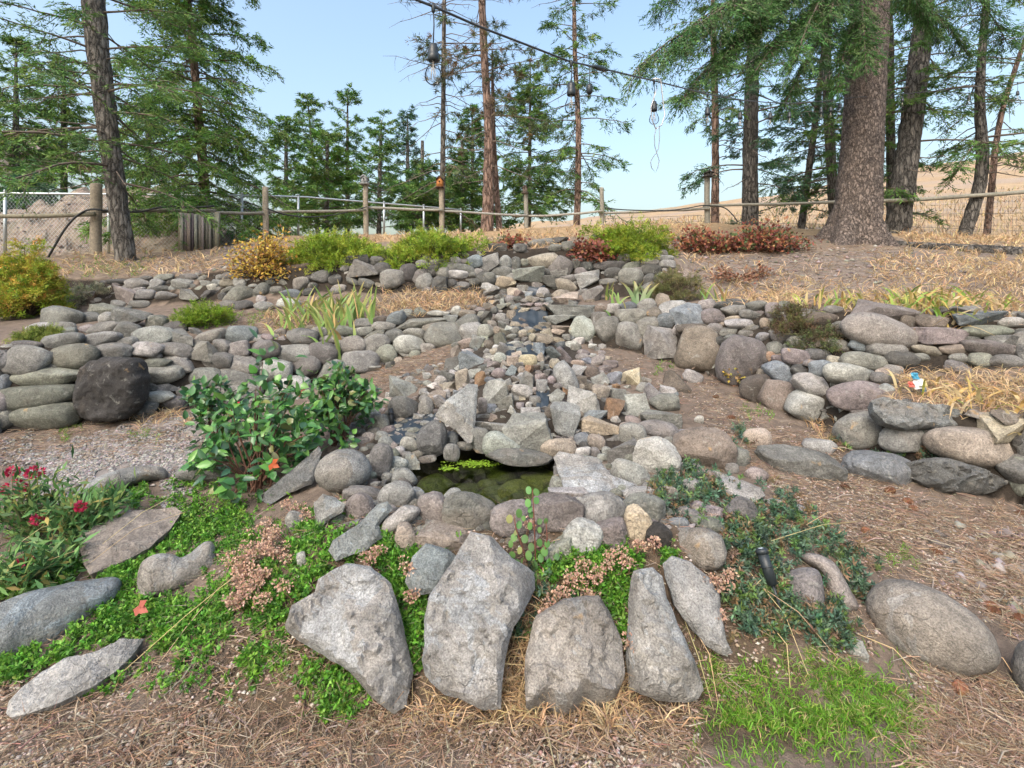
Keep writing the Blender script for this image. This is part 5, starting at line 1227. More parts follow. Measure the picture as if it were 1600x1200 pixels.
tree('slim_pine_tree', 'slim lone tree with loose drooping branches in the open sky', [(900, 372, 11), (903, 300, 10), (904, 200, 8.5), (898, 80, 7), (897, 0, 6)], 12.8, 9.8, BK_RED, 318, 1.35, FIR, nb=62, nl=0.10, nw=0.018, dens=7, sag=0.35, elev=-0.05, shape='col', bare=0.35, dead=10, droop=0.3)
# --- right
tree('fir_tree', 'slim reddish trunk left of the dark straight trunk', [(1117, 360, 12.5), (1118, 250, 11), (1117, 150, 10), (1115, 60, 9)], 12.3, 10, BK_RED, 190, 1.3, FIR, nb=36, nl=0.09, nw=0.017, dens=7, sag=0.35, shape='col', bare=0.4, dead=14, droop=0.4)
tree('fir_tree', 'dark straight trunk behind the red-leaved shrubs', [(1172, 362, 25), (1172, 250, 22), (1174, 150, 20), (1178, 50, 18)], 11.4, 10, BK_DARK, 290, 1.6, FIRB, nb=50, nl=0.085, nw=0.017, dens=9, sag=0.32, shape='col', bare=0.35, dead=14, droop=0.35)
tree('fir_tree', 'thin trunk leaning behind the scaly tree, leftmost of its pair', [(1250, 370, 10.5), (1262, 280, 10), (1274, 190, 9), (1290, 60, 8)], 12.6, 9.5, BK_GREY, 330, 1.4, FIRB, nb=60, nl=0.09, nw=0.018, dens=9, sag=0.3, shape='col', bare=0.3, dead=8)
tree('fir_tree', 'dark trunk just left of the scaly tree', [(1306, 372, 15), (1300, 280, 14), (1295, 190, 14), (1290, 60, 13)], 11.6, 9.5, BK_DARK, 320, 1.5, FIR, nb=60, nl=0.085, nw=0.017, dens=9, sag=0.32, shape='col', bare=0.3, dead=8, droop=0.4)
BG = []
Yb = 8.3
def bg(px0, py0, Y0, px1, py1, Y1, L=None):
    a, b = np.array(pt(px0, py0, Y0)), np.array(pt(px1, py1, Y1)); d = b - a; Lb = np.linalg.norm(d)
    d2 = d.copy(); d2[2] += 0.30 * Lb
    BG.append((a, d2, np.linalg.norm(d2) * 0.98, 0.32, 0.03, SPR, 0.065, 0.011, 30, 0.30, 0.22, (0.12, 0.10, 0.08), 0.7, False, 1.5))
for s in [(1340, -60, 8.2, 990, 130, 6.6), (1340, -50, 8.2, 1055, 160, 6.9), (1335, -90, 8.2, 1110, 130, 7.0), (1340, -40, 8.2, 1165, 175, 7.2), (1340, -20, 8.2, 1235, 185, 7.3), (1345, -60, 8.2, 1215, 120, 6.8), (1345, 0, 8.2, 1300, 160, 7.4), (1345, -30, 8.2, 1345, 120, 7.2), (1345, -80, 8.2, 1010, 60, 6.7),
          (1345, -90, 8.2, 1110, 50, 7.0), (1340, -90, 8.2, 1250, 60, 7.2), (1345, -100, 8.2, 1180, 30, 7.0), (1345, -120, 8.2, 1050, 20, 7.2), (1350, -120, 8.2, 1300, 40, 7.0), (1380, -60, 8.3, 1470, 70, 8.8), (1380, -40, 8.3, 1520, 90, 9.2), (1385, -90, 8.4, 1600, 60, 9.0)]:
    bg(*s)
tree('scaly_pine_tree', 'thickest trunk with grey-brown scaly bark and flared roots at right', [(1332, 378, 84), (1336, 350, 72), (1341, 310, 62), (1346, 240, 56), (1351, 160, 54), (1356, 67, 53), (1360, -20, 51)], Yb, 11.0, BK_BIG, -60, 2.2, SPR, nb=16, nl=0.08, nw=0.014, dens=10, sag=0.4, shape='col', sides=60, boughs=BG, droop=0.5)
tree('fir_tree', 'slim dark trunk seen between the scaly tree and the thick dark trunk', [(1393, 372, 13), (1392, 250, 12), (1390, 60, 11)], 11.8, 9.5, BK_DARK, 330, 1.1, FIR, nb=40, nl=0.085, nw=0.018, dens=9, sag=0.3, shape='col', bare=0.2)
tree('fir_tree', 'thick dark trunk leaning right behind the scaly tree', [(1400, 376, 36), (1407, 320, 32), (1418, 240, 30), (1430, 150, 28), (1440, 60, 26)], 10.2, 9.6, BK_DARK, 235, 1.7, FIR, nb=40, nl=0.075, nw=0.015, dens=9, sag=0.32, shape='col', bare=0.3, dead=10, droop=0.35)
tree('fir_tree', 'curved bare-based trunk on the dry hill at far right', [(1503, 376, 19), (1520, 330, 17), (1534, 280, 16), (1536, 230, 15.5), (1530, 170, 13), (1533, 100, 11), (1538, 40, 10)], 9.8, 9.2, BK_DARK, 270, 1.7, FIR, nb=30, nl=0.075, nw=0.015, dens=8, sag=0.30, shape='col', bare=0.35, dead=14, elev=-0.1)
tree('fir_tree', 'thinnest trunk beside the curved trunk at far right', [(1541, 372, 9), (1549, 300, 8.5), (1555, 230, 8), (1566, 170, 7), (1592, 90, 6)], 10.3, 8.2, BK_RED, 250, 1.3, FIR, nb=22, nl=0.075, nw=0.015, dens=7, sag=0.25, shape='col', bare=0.3, dead=8)
# fallen log with the root of the scaly tree in front of it
A = Acc()
P = [np.array(pt(x, y, Y)) for x, y, Y in [(1372, 378, 8.0), (1420, 385, 7.6), (1480, 389, 7.3), (1540, 394, 7.0), (1600, 397, 6.8), (1680, 402, 6.6)]]
A.tube(np.array([P[0] + (P[-1] - P[0]) * 0] + [np.array(p) for p in P[1:]]), [0.05, 0.07, 0.085, 0.10, 0.11, 0.11], 12, jag=0.06)
tag(A.build('fallen_log', BK_DARK), 'dark fallen log lying on the bank right of the scaly tree', 'log')
# ------------------------------------------------------------------ shrubs and flowers
def shrub_root(name, label, cat, px, py):
    Y = hit(px, py); return empty(name, pt(px, py, Y), label, cat), Y

def juniper(label, px, py, wpx, hpx, cols, n=520, k=1.0, spread=0.9):
    """spreading conifer shrub: plumes of tiny scale-leaf sprays round a low mound; (px, py) bottom centre"""
    root, Y = shrub_root('juniper_shrub', label, 'shrub', px, py)
    Wd, Hh = wpx * Y / F / 2, hpx * Y / F
    c = np.array(root.location) + np.array([0, Wd * 0.45, 0])
    A = Acc(); B = Acc()
    u = rdir(n); u[:, 2] = np.abs(u[:, 2]); u[:, 1] *= 0.8
    lump = np.array([0.78 + 0.30 * noise.fractal(Vector(d * 2.1) + Vector((px, 0, 0)), 1, 2, 3) for d in u])
    rad = lump * (0.55 + 0.45 * RNG.random(n) ** 0.5)
    nc = max(10, n // 22)
    cu = rdir(nc); cu[:, 2] = np.abs(cu[:, 2]) * .9; cr = np.array([0.74 + 0.42 * noise.fractal(Vector(d * 2.1) + Vector((px, 0, 0)), 1, 2, 3) for d in cu]) * RNG.uniform(.55, 1.22, nc)
    cs = c + cu * cr[:, None] * np.array([Wd, Wd * 0.7, Hh]) * .86
    kk = RNG.integers(0, nc, n)
    P = cs[kk] + u * (RNG.random(n) ** .4)[:, None] * np.array([Wd * .24, Wd * .2, Hh * .17])
    u = unit(u + cu[kk] * .5)
    for i in range(0, n, 8):
        B.tube([c, (c + P[i]) / 2 + np.array([0, 0, 0.08 * Hh]), P[i]], [0.010, 0.006, 0.003], 4, (0.11, 0.08, 0.06), False)
    dr = unit(u * np.array([1, 0.8, 0.55]) + np.array([0, -0.08, 0.10]) + 0.3 * RNG.standard_normal((n, 3)))
    K = 30
    pl = 0.13 * k * RNG.uniform(0.7, 1.3, n)
    t = RNG.random((n, K))
    tuft = P[:, None, :] + dr[:, None, :] * (t * pl[:, None])[..., None] + RNG.normal(0, 0.022 * k, (n, K, 3)) * (1.1 - 0.6 * t)[..., None]
    D = unit(dr[:, None, :] + 0.75 * RNG.standard_normal((n, K, 3)))
    cc = vary(pick(cols, n, [3, 3, 2, 1][:len(cols)]), n, 0.25)
    cc = np.repeat(cc, K, 0)
    q = tuft.reshape(-1, 3); D = D.reshape(-1, 3)
    A.tris(q, D, unit(np.cross(D, rdir(len(q)))), 0.038 * k * RNG.uniform(.6, 1.3, len(q)), 0.011 * k, vary(cc, len(q), 0.18))
    B.build('stems', M_TWIG, root); A.build('foliage', M_NEEDLE, root, False)
    return root

LIME = [(0.24, 0.32, 0.03), (0.17, 0.27, 0.025), (0.33, 0.38, 0.05), (0.10, 0.15, 0.025)]
juniper('lime green spreading juniper beside the yellow shrub on the upper wall', 508, 424, 200, 82, LIME, 1700)
juniper('lime green spreading juniper below the orange birdhouse', 660, 418, 215, 68, LIME, 1700)
juniper('small drooping lime juniper tuft under the edge of the upper wall junipers', 612, 422, 34, 18, LIME, 100, 0.8)
juniper('lime green juniper right of the waterfall head, among red leaves', 985, 405, 160, 66, LIME, 1200)
juniper('golden-tipped juniper cut by the left edge', 8, 502, 150, 150, [(0.27, 0.34, 0.035), (0.36, 0.35, 0.05), (0.46, 0.29, 0.06), (0.16, 0.25, 0.03)], 1500, 0.9)
juniper('small bright green shrub on the terrace above the lower wall', 300, 514, 105, 56, [(0.16, 0.26, 0.02), (0.21, 0.31, 0.03), (0.12, 0.20, 0.02)], 420, 0.62)
juniper('grey-green woody shrub on the tumbled wall', 122, 484, 105, 60, [(0.20, 0.22, 0.14), (0.26, 0.27, 0.18), (0.17, 0.165, 0.11)], 420, 0.6)
juniper('dull green trailing shrub hanging over the boulders right of the irises', 1062, 474, 95, 76, [(0.15, 0.16, 0.06), (0.19, 0.18, 0.08), (0.13, 0.115, 0.06)], 420, 0.6)
juniper('brownish trailing shrub spilling over the wall on the right', 1262, 530, 115, 66, [(0.10, 0.085, 0.045), (0.13, 0.13, 0.05), (0.14, 0.09, 0.06)], 420, 0.62)
juniper('green and brown trailing shrub below the brownish one', 1300, 560, 105, 52, [(0.12, 0.15, 0.06), (0.13, 0.10, 0.06), (0.09, 0.10, 0.05)], 360, 0.62)
juniper('small green plant at the foot of the golden-tipped juniper', 28, 540, 90, 24, [(0.17, 0.22, 0.04), (0.22, 0.27, 0.06), (0.13, 0.16, 0.04)], 240, 0.6)

def leafy(name, label, cat, px, py, wpx, hpx, cols, n, ll, lw, mat=None, weights=None, stems=14, up=0.1, fold=0.12, stemcol=(0.12, 0.07, 0.05), lift=0.12, tufts=None, depth=0.8, Y=None):
    if Y is None: root, Y = shrub_root(name, label, cat, px, py)
    else: root = empty(name, pt(px, py, Y), label, cat)
    Wd, Hh = wpx * Y / F / 2, hpx * Y / F
    c0 = np.array(root.location); A = Acc(); B = Acc()
    S = tufts or stems
    ends = []
    for i in range(S):
        u = rdir(1)[0]; u[2] = abs(u[2]); r = random.uniform(.55, 1)
        e = c0 + np.array([u[0] * Wd, u[1] * Wd * depth + Wd * 0.25, Hh * lift + u[2] * Hh * 0.9]) * np.array([r, r, r])
        m = (c0 + e) / 2 + np.array([0, 0, 0.12 * Hh]) + RNG.normal(0, 0.03 * Wd, 3)
        b = c0 + np.array([random.uniform(-.25, .25) * Wd, random.uniform(0, .3) * Wd, 0])
        B.tube([b, m, e], [0.007, 0.005, 0.002], 5, stemcol, False); ends.append((b, m, e))
    ends = np.array(ends)
    k = RNG.integers(0, S, n); t = (RNG.uniform(0.30, 1.05, n) if mat is not M_GLOSS else 1.06 - 0.45 * RNG.random(n) ** 1.7)[:, None]
    P = np.where(t < .5, ends[k, 0] + (ends[k, 1] - ends[k, 0]) * t * 2, ends[k, 1] + (ends[k, 2] - ends[k, 1]) * (t - .5) * 2)
    P = P + RNG.normal(0, (0.07 if mat is not M_GLOSS else 0.045) * min(Wd, Hh) + ll * 0.3, (n, 3))
    D = rdir(n, 0.1) + unit(P - c0) * 0.5
    N = rdir(n) * 0.7 + np.array([0, -0.4, 0.9])
    (A.leaves6 if mat is M_GLOSS else A.leaves)(P, D, N, ll * RNG.uniform(.6, 1.25, n), lw * RNG.uniform(.7, 1.2, n), vary(pick(cols, n, weights), n, 0.25), fold)
    B.build('stems', M_TWIG, root); A.build('foliage', mat or M_LEAF, root, mat is M_GLOSS)
    return root, Y

leafy('barberry_shrub', 'yellow-leaved twiggy shrub left of the juniper on the upper wall', 'shrub', 408, 440, 130, 94, [(0.50, 0.34, 0.06), (0.40, 0.25, 0.05), (0.30, 0.15, 0.05), (0.25, 0.24, 0.05)], 2600, 0.045, 0.03, None, [4, 3, 1.5, 1], 60, stemcol=(0.10, 0.06, 0.045))
RED = [(x * .85, y * .95, z) for x, y, z in [(0.26, 0.07, 0.045), (0.34, 0.12, 0.06), (0.17, 0.05, 0.04), (0.10, 0.13, 0.04), (0.40, 0.20, 0.08)]]
leafy('creeping_shrub', 'red-leaved shrub left of the lime juniper at the waterfall head', 'shrub', 925, 410, 90, 48, RED, 1300, 0.06, 0.04, None, [3, 2, 3, .6, .6], 26)
leafy('creeping_shrub', 'red and green leaved shrub below the slim reddish trunk', 'shrub', 1095, 396, 165, 46, RED, 2000, 0.06, 0.04, None, [2, 3, 2, 1.5, 1.5], 34)
leafy('creeping_shrub', 'red and green leaved shrub below the dark straight trunk', 'shrub', 1195, 397, 170, 54, RED, 2200, 0.06, 0.04, None, [2, 2, 2, 2.2, 1], 34)
leafy('creeping_shrub', 'patch of reddish leaves at the waterfall head near the red-barked pine', 'shrub', 800, 388, 90, 26, RED, 500, 0.05, 0.035, None, [2, 3, 2, 2, 1], 16)
leafy('creeping_shrub', 'low russet creeper on the bare slope below the red-leaved shrubs', 'shrub', 1165, 440, 190, 26, [(0.24, 0.10, 0.06), (0.16, 0.08, 0.05), (0.30, 0.17, 0.10)], 600, 0.045, 0.03, None, None, 20)
leafy('seedling', 'yellow-leaved seedling before the mauve wall boulder', 'seedling', 1150, 605, 46, 62, [(0.48, 0.36, 0.06), (0.36, 0.30, 0.07), (0.30, 0.17, 0.08)], 150, 0.035, 0.026, None, None, 12, stemcol=(0.16, 0.09, 0.06))
GL = [(0.05, 0.14, 0.045), (0.075, 0.20, 0.055), (0.12, 0.27, 0.06), (0.04, 0.10, 0.05), (0.14, 0.16, 0.055)]
leafy('holly_shrub', 'glossy dark green shrub with a red leaf, spreading left of the pond', 'shrub', 395, 770, 230, 200, GL, 900, 0.082, 0.046, M_GLOSS, [3, 3, 2, 2, .7], 34, stemcol=(0.13, 0.07, 0.05), fold=0.2)
leafy('holly_shrub', 'upright shoot of the glossy shrub with dark leaves against the lower wall', 'shrub', 340, 690, 95, 118, GL, 260, 0.075, 0.05, M_GLOSS, [3, 2, 1, 3, 1], 12, stemcol=(0.10, 0.06, 0.05), fold=0.2)
leafy('holly_shrub', 'bright glossy shrub standing behind the speckled granite boulder', 'shrub', 527, 700, 130, 138, GL, 760, 0.066, 0.038, M_GLOSS, [2, 3, 4, 1.5, .7], 24, stemcol=(0.11, 0.06, 0.045), fold=0.2)
for px, py, Y, col, lab in [(368, 634, 3.6, (0.42, 0.04, 0.06), 'crimson leaf on the upright glossy shoot'), (425, 725, 2.75, (0.40, 0.09, 0.03), 'orange-red leaf low in the glossy shrub'), (217, 948, 2.05, (0.42, 0.13, 0.10), 'red fallen leaf on the bright green ground cover'),
                            (470, 612, 3.4, (0.30, 0.10, 0.06), 'rusty leaf between the two glossy shrubs'), (870, 897, 2.1, (0.33, 0.05, 0.03), 'dark red leaf under the round-leaved seedling')]:
    A = Acc(); c = np.array(pt(px, py, Y - 0.05)); A.leaves(np.array([c, c + [0.005, 0, 0.01], c]), np.array([[.6, -.1, .5], [-.3, -.1, -.9], [.9, -.2, -.3]]), np.tile([0, -1., .4], (3, 1)), 0.05, 0.032, col, .12)
    tag(A.build('red_leaf', M_LEAF), lab, 'leaf')
# red-flowered plants at the left edge
def flowering(label, px, py, w, h, nfl, seed):
    root, Y = leafy('flowering_plant', label, 'plant', px, py, w, h, [(0.07, 0.17, 0.05), (0.11, 0.22, 0.06), (0.16, 0.24, 0.07), (0.05, 0.12, 0.04), (0.28, 0.24, 0.07)], 620, 0.075, 0.018, M_LEAF, [3, 3, 2, 2, .8], 26, stemcol=(0.13, 0.14, 0.06), fold=.06)
    for fx, fy, fs in nfl:
        A = Acc(); c = np.array(pt(fx, fy, Y + 0.02)); n = 70; r = fs * Y / F / 2
        u = rdir(n); A.leaves(c + u * r * np.array([1, .8, .6]), u, rdir(n), 0.022, 0.014, vary(pick([(0.45, 0.02, 0.08), (0.35, 0.015, 0.05), (0.50, 0.06, 0.12)], n), n, .2), .15)
        A.tube([c - [0, 0, .14], c], [0.003, 0.002], 4, (0.12, 0.15, 0.06), False); A.build('flower_head', M_LEAF, root, False)
flowering('leafy plant with the largest crimson flower head at the left edge', 45, 840, 150, 110, [(24, 762, 25), (55, 738, 18), (20, 737, 12)], 1)
flowering('leafy plant with small red blooms beside the flat brown stepping stone', 110, 860, 110, 90, [(128, 790, 12), (60, 812, 13)], 2)
flowering('leafy red-flowered plant behind the long blue-grey boulder', 30, 930, 150, 80, [(40, 878, 14), (3, 905, 12), (75, 942, 16)], 3)
flowering('leafy plant between the red-flowered plants and the curved pale rock', 155, 830, 100, 60, [], 4)

# strap-leaved plants
def straps(name, label, px, py, wpx, hpx, n, cols, weights=None, arch=0.35, width=0.022, dy=0.15, cat='plant', Y=None):
    if Y is None: root, Y = shrub_root(name, label, cat, px, py)
    else: root = empty(name, pt(px, py, Y), label, cat)
    Wd, Hh = wpx * Y / F / 2, hpx * Y / F; c0 = np.array(root.location)
    for i in range(n):
        b = c0 + np.array([random.uniform(-.85, .85) * Wd, random.uniform(-dy, dy) * 2, 0]); b[2] = float(H(b[0], b[1])[0]) - 0.01
        az = random.uniform(0, 6.283); L = Hh * random.uniform(.6, 1.2); lean = random.uniform(.1, .55); ar = arch * random.uniform(.3, 1.6)
        o = np.array([math.cos(az), math.sin(az) * .7, 0]); wd = np.array([-math.sin(az), math.cos(az), 0]) * .55 + np.array([.83, 0, 0]) * random.choice([-1, 1])
        wd /= np.linalg.norm(wd)
        s = np.linspace(0, 1, 7)
        ctr = b + o[None] * (L * (lean * s + ar * s ** 2.5))[:, None] + np.array([0, 0, 1.])[None] * (L * (s - ar * .9 * s ** 3))[:, None]
        w = width * np.array([.7, 1, 1, .95, .8, .5, .06]) * random.uniform(.7, 1.2)
        V = np.stack([ctr - wd * w[:, None] / 2, ctr + [0, 0, -0.003], ctr + wd * w[:, None] / 2], 1).reshape(-1, 3)
        q = [[3 * j + k, 3 * j + k + 1, 3 * j + k + 4, 3 * j + k + 3] for j in range(6) for k in (0, 1)]
        cb = vary(pick(cols, 1, weights), 1, .2)[0]; tip = np.array((0.45, 0.33, 0.14)) if random.random() < .5 else cb
        cc = cb[None] + (tip - cb)[None] * (s ** 3)[:, None]
        A = Acc(); A.add(V, q, np.repeat(cc, 3, 0)); A.build('leaf', M_LEAF, root)
    return root
IRG = [(0.16, 0.27, 0.08), (0.22, 0.32, 0.09), (0.30, 0.32, 0.10), (0.42, 0.32, 0.13)]
straps('iris_clump', 'left half of the broad green iris bed above the lower wall', 490, 512, 120, 50, 60, IRG, [3, 3, 2, 1.5], .25, .035)
straps('iris_clump', 'tallest iris clump in the broad bed above the lower wall', 548, 508, 90, 62, 50, IRG, [4, 3, 1, 1], .2, .035)
straps('iris_clump', 'blue-green iris fan right of the waterfall', 1003, 474, 40, 42, 11, [(0.19, 0.30, 0.15), (0.25, 0.35, 0.19)], None, .15, .045)
straps('iris_clump', 'small yellowing iris left of the blue-green fan', 958, 474, 34, 30, 10, IRG, [2, 2, 2, 2], .25, .03)
straps('iris_clump', 'small iris tuft right of the dull trailing shrub', 1106, 470, 36, 34, 12, IRG, [2, 2, 1, 2], .2, .03)
DL = [(0.20, 0.31, 0.06), (0.33, 0.35, 0.08), (0.48, 0.32, 0.11), (0.46, 0.36, 0.20)]
straps('daylily_clump', 'yellowing strap leaves at the left end of the dry bed on the right', 1305, 482, 90, 36, 40, DL, [3, 2, 3, 2], .55, .022)
straps('daylily_clump', 'yellow-green strap leaves in the middle of the dry bed on the right', 1410, 480, 90, 40, 54, DL, [2.5, 2.5, 3, 2], .6, .024)
straps('daylily_clump', 'tallest yellow-green strap-leaved clump drooping over the right wall', 1465, 484, 90, 56, 60, DL, [3, 2.5, 3, 2], .65, .026)
straps('daylily_clump', 'sprawling strap leaves at the right end of the dry bed', 1525, 480, 90, 42, 44, DL, [3, 2, 3, 2], .7, .022)
straps('daylily_clump', 'withered strap leaves with few green blades beside the crumpled wrapper', 1455, 622, 100, 48, 30, DL, [1.2, 1, 4, 4], .8, .024)
straps('daylily_clump', 'withered tan strap leaves in the lower bed at the right edge', 1565, 632, 90, 46, 30, DL, [.8, .8, 4, 4], .8, .024)

# seedling with round leaves at the front of the pond
SD = empty('round_leaf_seedling', pt(838, 905, 2.05), 'slender seedling with round green leaves at the front of the pond', 'seedling')
stems = [[(838, 905), (836, 850), (834, 800), (832, 765)], [(830, 900), (818, 860), (806, 825), (803, 805)], [(842, 905), (850, 870), (855, 840), (853, 815)]]
for st_ in stems:
    A = Acc(); P = [pt(x, y, 2.05 - 0.0003 * (905 - y)) for x, y in st_]; A.tube(P, [.004, .0035, .003, .0015], 6, (0.14, 0.06, 0.045)); A.build('stem', M_TWIG, SD)
for x, y, s in [(826, 766, 12), (838, 769, 12), (825, 786, 13), (838, 782, 11), (828, 796, 11), (811, 802, 14), (796, 811, 13), (818, 810, 9), (830, 804, 10), (811, 820, 12), (828, 822, 12), (843, 815, 10), (853, 814, 9), (843, 828, 9), (806, 832, 9), (803, 840, 12), (820, 842, 13), (843, 848, 12), (851, 862, 14), (826, 868, 15), (812, 860, 11), (858, 880, 13), (836, 884, 13), (808, 880, 12), (848, 898, 12), (820, 895, 13), (800, 868, 13), (812, 898, 14), (862, 898, 12), (830, 855, 13), (845, 872, 13), (826, 908, 13), (855, 850, 11), (798, 850, 11), (838, 900, 14), (870, 870, 11)]:
    A = Acc(); c = np.array(pt(x, y, 2.03)); r = s * 2.03 / F / 2; a = np.linspace(0, 2 * np.pi, 10, endpoint=False)
    nrm = unit(np.array([random.uniform(-.6, .6), -1, random.uniform(.1, 1)])); u = unit(np.cross(nrm, [0, 0, 1.])); v = np.cross(nrm, u); u = u * random.uniform(.8, 1)
    V = np.concatenate([[c + nrm * r * .15], c + r * (np.cos(a)[:, None] * u * .9 + np.sin(a)[:, None] * v)])
    A.add(V, [[0, 1 + i, 1 + (i + 1) % 10] for i in range(10)], vary(pick([(0.07, 0.17, 0.045), (0.11, 0.23, 0.065), (0.22, 0.24, 0.08)], 1, [3, 3, 1]), 1, .2)[0]); A.build('leaf', M_LEAF, SD)

# dried flower heads of the stonecrop
def dried(label, blobs, n=26):
    x0 = np.mean([b[0] for b in blobs]); y0 = max(b[1] for b in blobs)
    Yr = hit(x0, y0 + 10); root = empty('dried_flowers', pt(x0, y0 + 10, Yr), label, 'dried flowers')
    for x, y, r in blobs:
        for i in range(max(4, int(r * r / 26))):
            bx, by = x + random.gauss(0, r * .5), y + random.gauss(0, r * .5)
            Y = max(hit(bx, min(by + 14, 1110)) - .06, 1.6)
            c = np.array(pt(bx, by, Y)); m = n
            A = Acc(); u = rdir(m, .3)
            A.leaves(c + u * np.array([.020, .016, .009]), u + 0.4 * rdir(m), rdir(m), .011, .008, vary(pick([(0.47, 0.30, 0.22), (0.40, 0.25, 0.18), (0.52, 0.37, 0.28)], m), m, .2), .15)
            g0 = float(H(c[0], Y + .05)[0]); A.tube([(c[0] + random.uniform(-.02, .02), Y + .05, min(g0, c[2] - .03)), c], [.0025, .0015], 4, (0.38, 0.22, 0.15), False)
            A.build('flower_head', M_STRAW, root, False)
dried('pink-tan dried flower heads massed left of the pointed granite slab', [(372, 880, 20), (398, 860, 20), (420, 835, 20), (385, 915, 22), (365, 940, 14), (430, 860, 16), (405, 900, 18), (450, 790, 12), (470, 800, 12), (415, 935, 12), (440, 920, 10)])
dried('pink-tan dried flower heads left of the largest slab gap', [(575, 872, 9), (590, 862, 9), (635, 885, 10), (640, 930, 8)])
dried('pink-tan dried flower heads hanging beside the largest slab', [(880, 925, 14), (895, 905, 14), (912, 885, 12), (865, 945, 12), (930, 900, 12), (945, 885, 12), (925, 935, 12), (850, 955, 8), (965, 860, 10), (830, 820, 6)])
dried('pink-tan dried flower heads between the narrow slabs', [(985, 1005, 8), (1000, 850, 8), (1022, 848, 8), (995, 985, 6), (975, 880, 8)])
dried('pink-tan dried flower heads right of the slanting slab', [(1112, 905, 9), (1130, 915, 9), (1140, 895, 8), (1125, 960, 7)])

# ------------------------------------------------------------------ low growth and litter that nobody could count
def scatter(n, poly, ymin=1.5, ymax=7.5, tries=120, clump=0):
    out = []; got = 0
    x0 = min(p[0] for p in poly); x1 = max(p[0] for p in poly)
    for _ in range(tries):
        m = 4000
        y = 1 / np.sqrt(1 / ymin ** 2 - RNG.random(m) * (1 / ymin ** 2 - 1 / ymax ** 2))
        x = (RNG.uniform(x0, x1, m) - 800) * y / F
        z = H(x, y); px, py = project(x, y, z)
        jx = px + 14 * np.sin(py * .21 + x * 3) + 7 * np.sin(px * .35); jy = py + 9 * np.sin(px * .17) + 5 * np.sin(py * .31 + px * .11)
        k = inpoly(jx, jy, poly)
        if clump: k &= (np.sin(x * 23 + 4 * np.sin(y * 11)) * np.sin(y * 19 + 3 * np.sin(x * 13)) + .55 * RNG.standard_normal(m)) > clump - .6
        if k.any(): out.append(np.stack([x[k], y[k], z[k]], 1)); got += k.sum()
        if got >= n: break
    return np.concatenate(out)[:n] if out else np.zeros((0, 3))

def mat_plants(label, name, patches, cols, h, K, nl, nw, cat, weights=None, mat=None):
    A = Acc()
    for poly, n in patches:
        P = scatter(n, poly, clump=.45)
        if not len(P): continue
        n = len(P)
        up = unit(np.array([0, -0.15, 1.]) + 0.45 * RNG.standard_normal((n, 3)))
        hh = h * RNG.uniform(.4, 1.2, n)
        t = RNG.random((n, K)) ** .7
        c = P[:, None, :] + up[:, None, :] * (t * hh[:, None])[..., None]
        D = unit(up[:, None, :] * .55 + RNG.standard_normal((n, K, 3)))
        cc = np.repeat(vary(pick(cols, n, weights), n, .28), K, 0)
        c = c.reshape(-1, 3); D = D.reshape(-1, 3)
        A.leaves(c, D, rdir(len(c)), nl * RNG.uniform(.6, 1.3, len(c)), nw, vary(cc, len(c), .15), .1)
    o = A.build(name, mat or M_LEAF, None, False)
    return tag(o, label, cat, None, 'stuff')
SED = [(0.09, 0.24, 0.03), (0.13, 0.31, 0.035), (0.06, 0.16, 0.025), (0.17, 0.33, 0.05)]
mat_plants('bright green mat of stonecrop between the front rocks', 'stonecrop', [
    ([(480, 830), (510, 800), (530, 850), (600, 868), (650, 910), (620, 915), (580, 880), (540, 875), (495, 905), (490, 930), (455, 945), (435, 985), (400, 985), (380, 955), (420, 890)], 900),
    ([(600, 905), (665, 920), (665, 990), (655, 1040), (640, 1040), (612, 960)], 420), ([(930, 870), (1000, 860), (1010, 960), (1000, 1015), (975, 1020), (950, 960), (925, 930)], 520), ([(620, 850), (650, 860), (640, 900), (600, 890)], 200),
    ([(170, 905), (215, 880), (215, 940), (330, 930), (360, 880), (350, 1000), (290, 1045), (255, 1000), (190, 1000), (60, 1045), (-10, 1075), (-10, 1040), (90, 1015), (180, 950)], 1300),
    ([(260, 770), (300, 740), (370, 790), (400, 850), (340, 850), (300, 850), (240, 870), (190, 900), (150, 905), (230, 860)], 800), ([(370, 1025), (410, 1010), (430, 1050), (380, 1060)], 90), ([(480, 1040), (545, 1060), (570, 1100), (540, 1125), (480, 1100)], 260),
    ([(100, 870), (130, 885), (120, 905), (40, 930), (-10, 960), (-10, 900)], 420), ([(190, 755), (240, 760), (230, 785), (170, 795)], 120), ([(880, 850), (960, 860), (940, 890), (880, 890)], 200), ([(700, 850), (730, 840), (720, 870)], 60), ([(230, 760), (480, 770), (620, 850), (640, 1110), (420, 1090), (100, 1090), (60, 900)], 800), ([(230, 800), (400, 800), (400, 900), (340, 900), (160, 900)], 500), ([(835, 870), (960, 862), (965, 905), (930, 935), (850, 940)], 520), ([(540, 855), (640, 850), (650, 880), (560, 885)], 260), ([(1030, 855), (1060, 880), (1040, 890)], 60), ([(420, 600), (455, 600), (455, 625), (425, 625)], 120)], SED, 0.045, 9, 0.020, 0.009, 'ground cover')
SPU = [(0.085, 0.155, 0.10), (0.125, 0.21, 0.13), (0.07, 0.12, 0.075), (0.14, 0.22, 0.07), (0.24, 0.17, 0.10)]
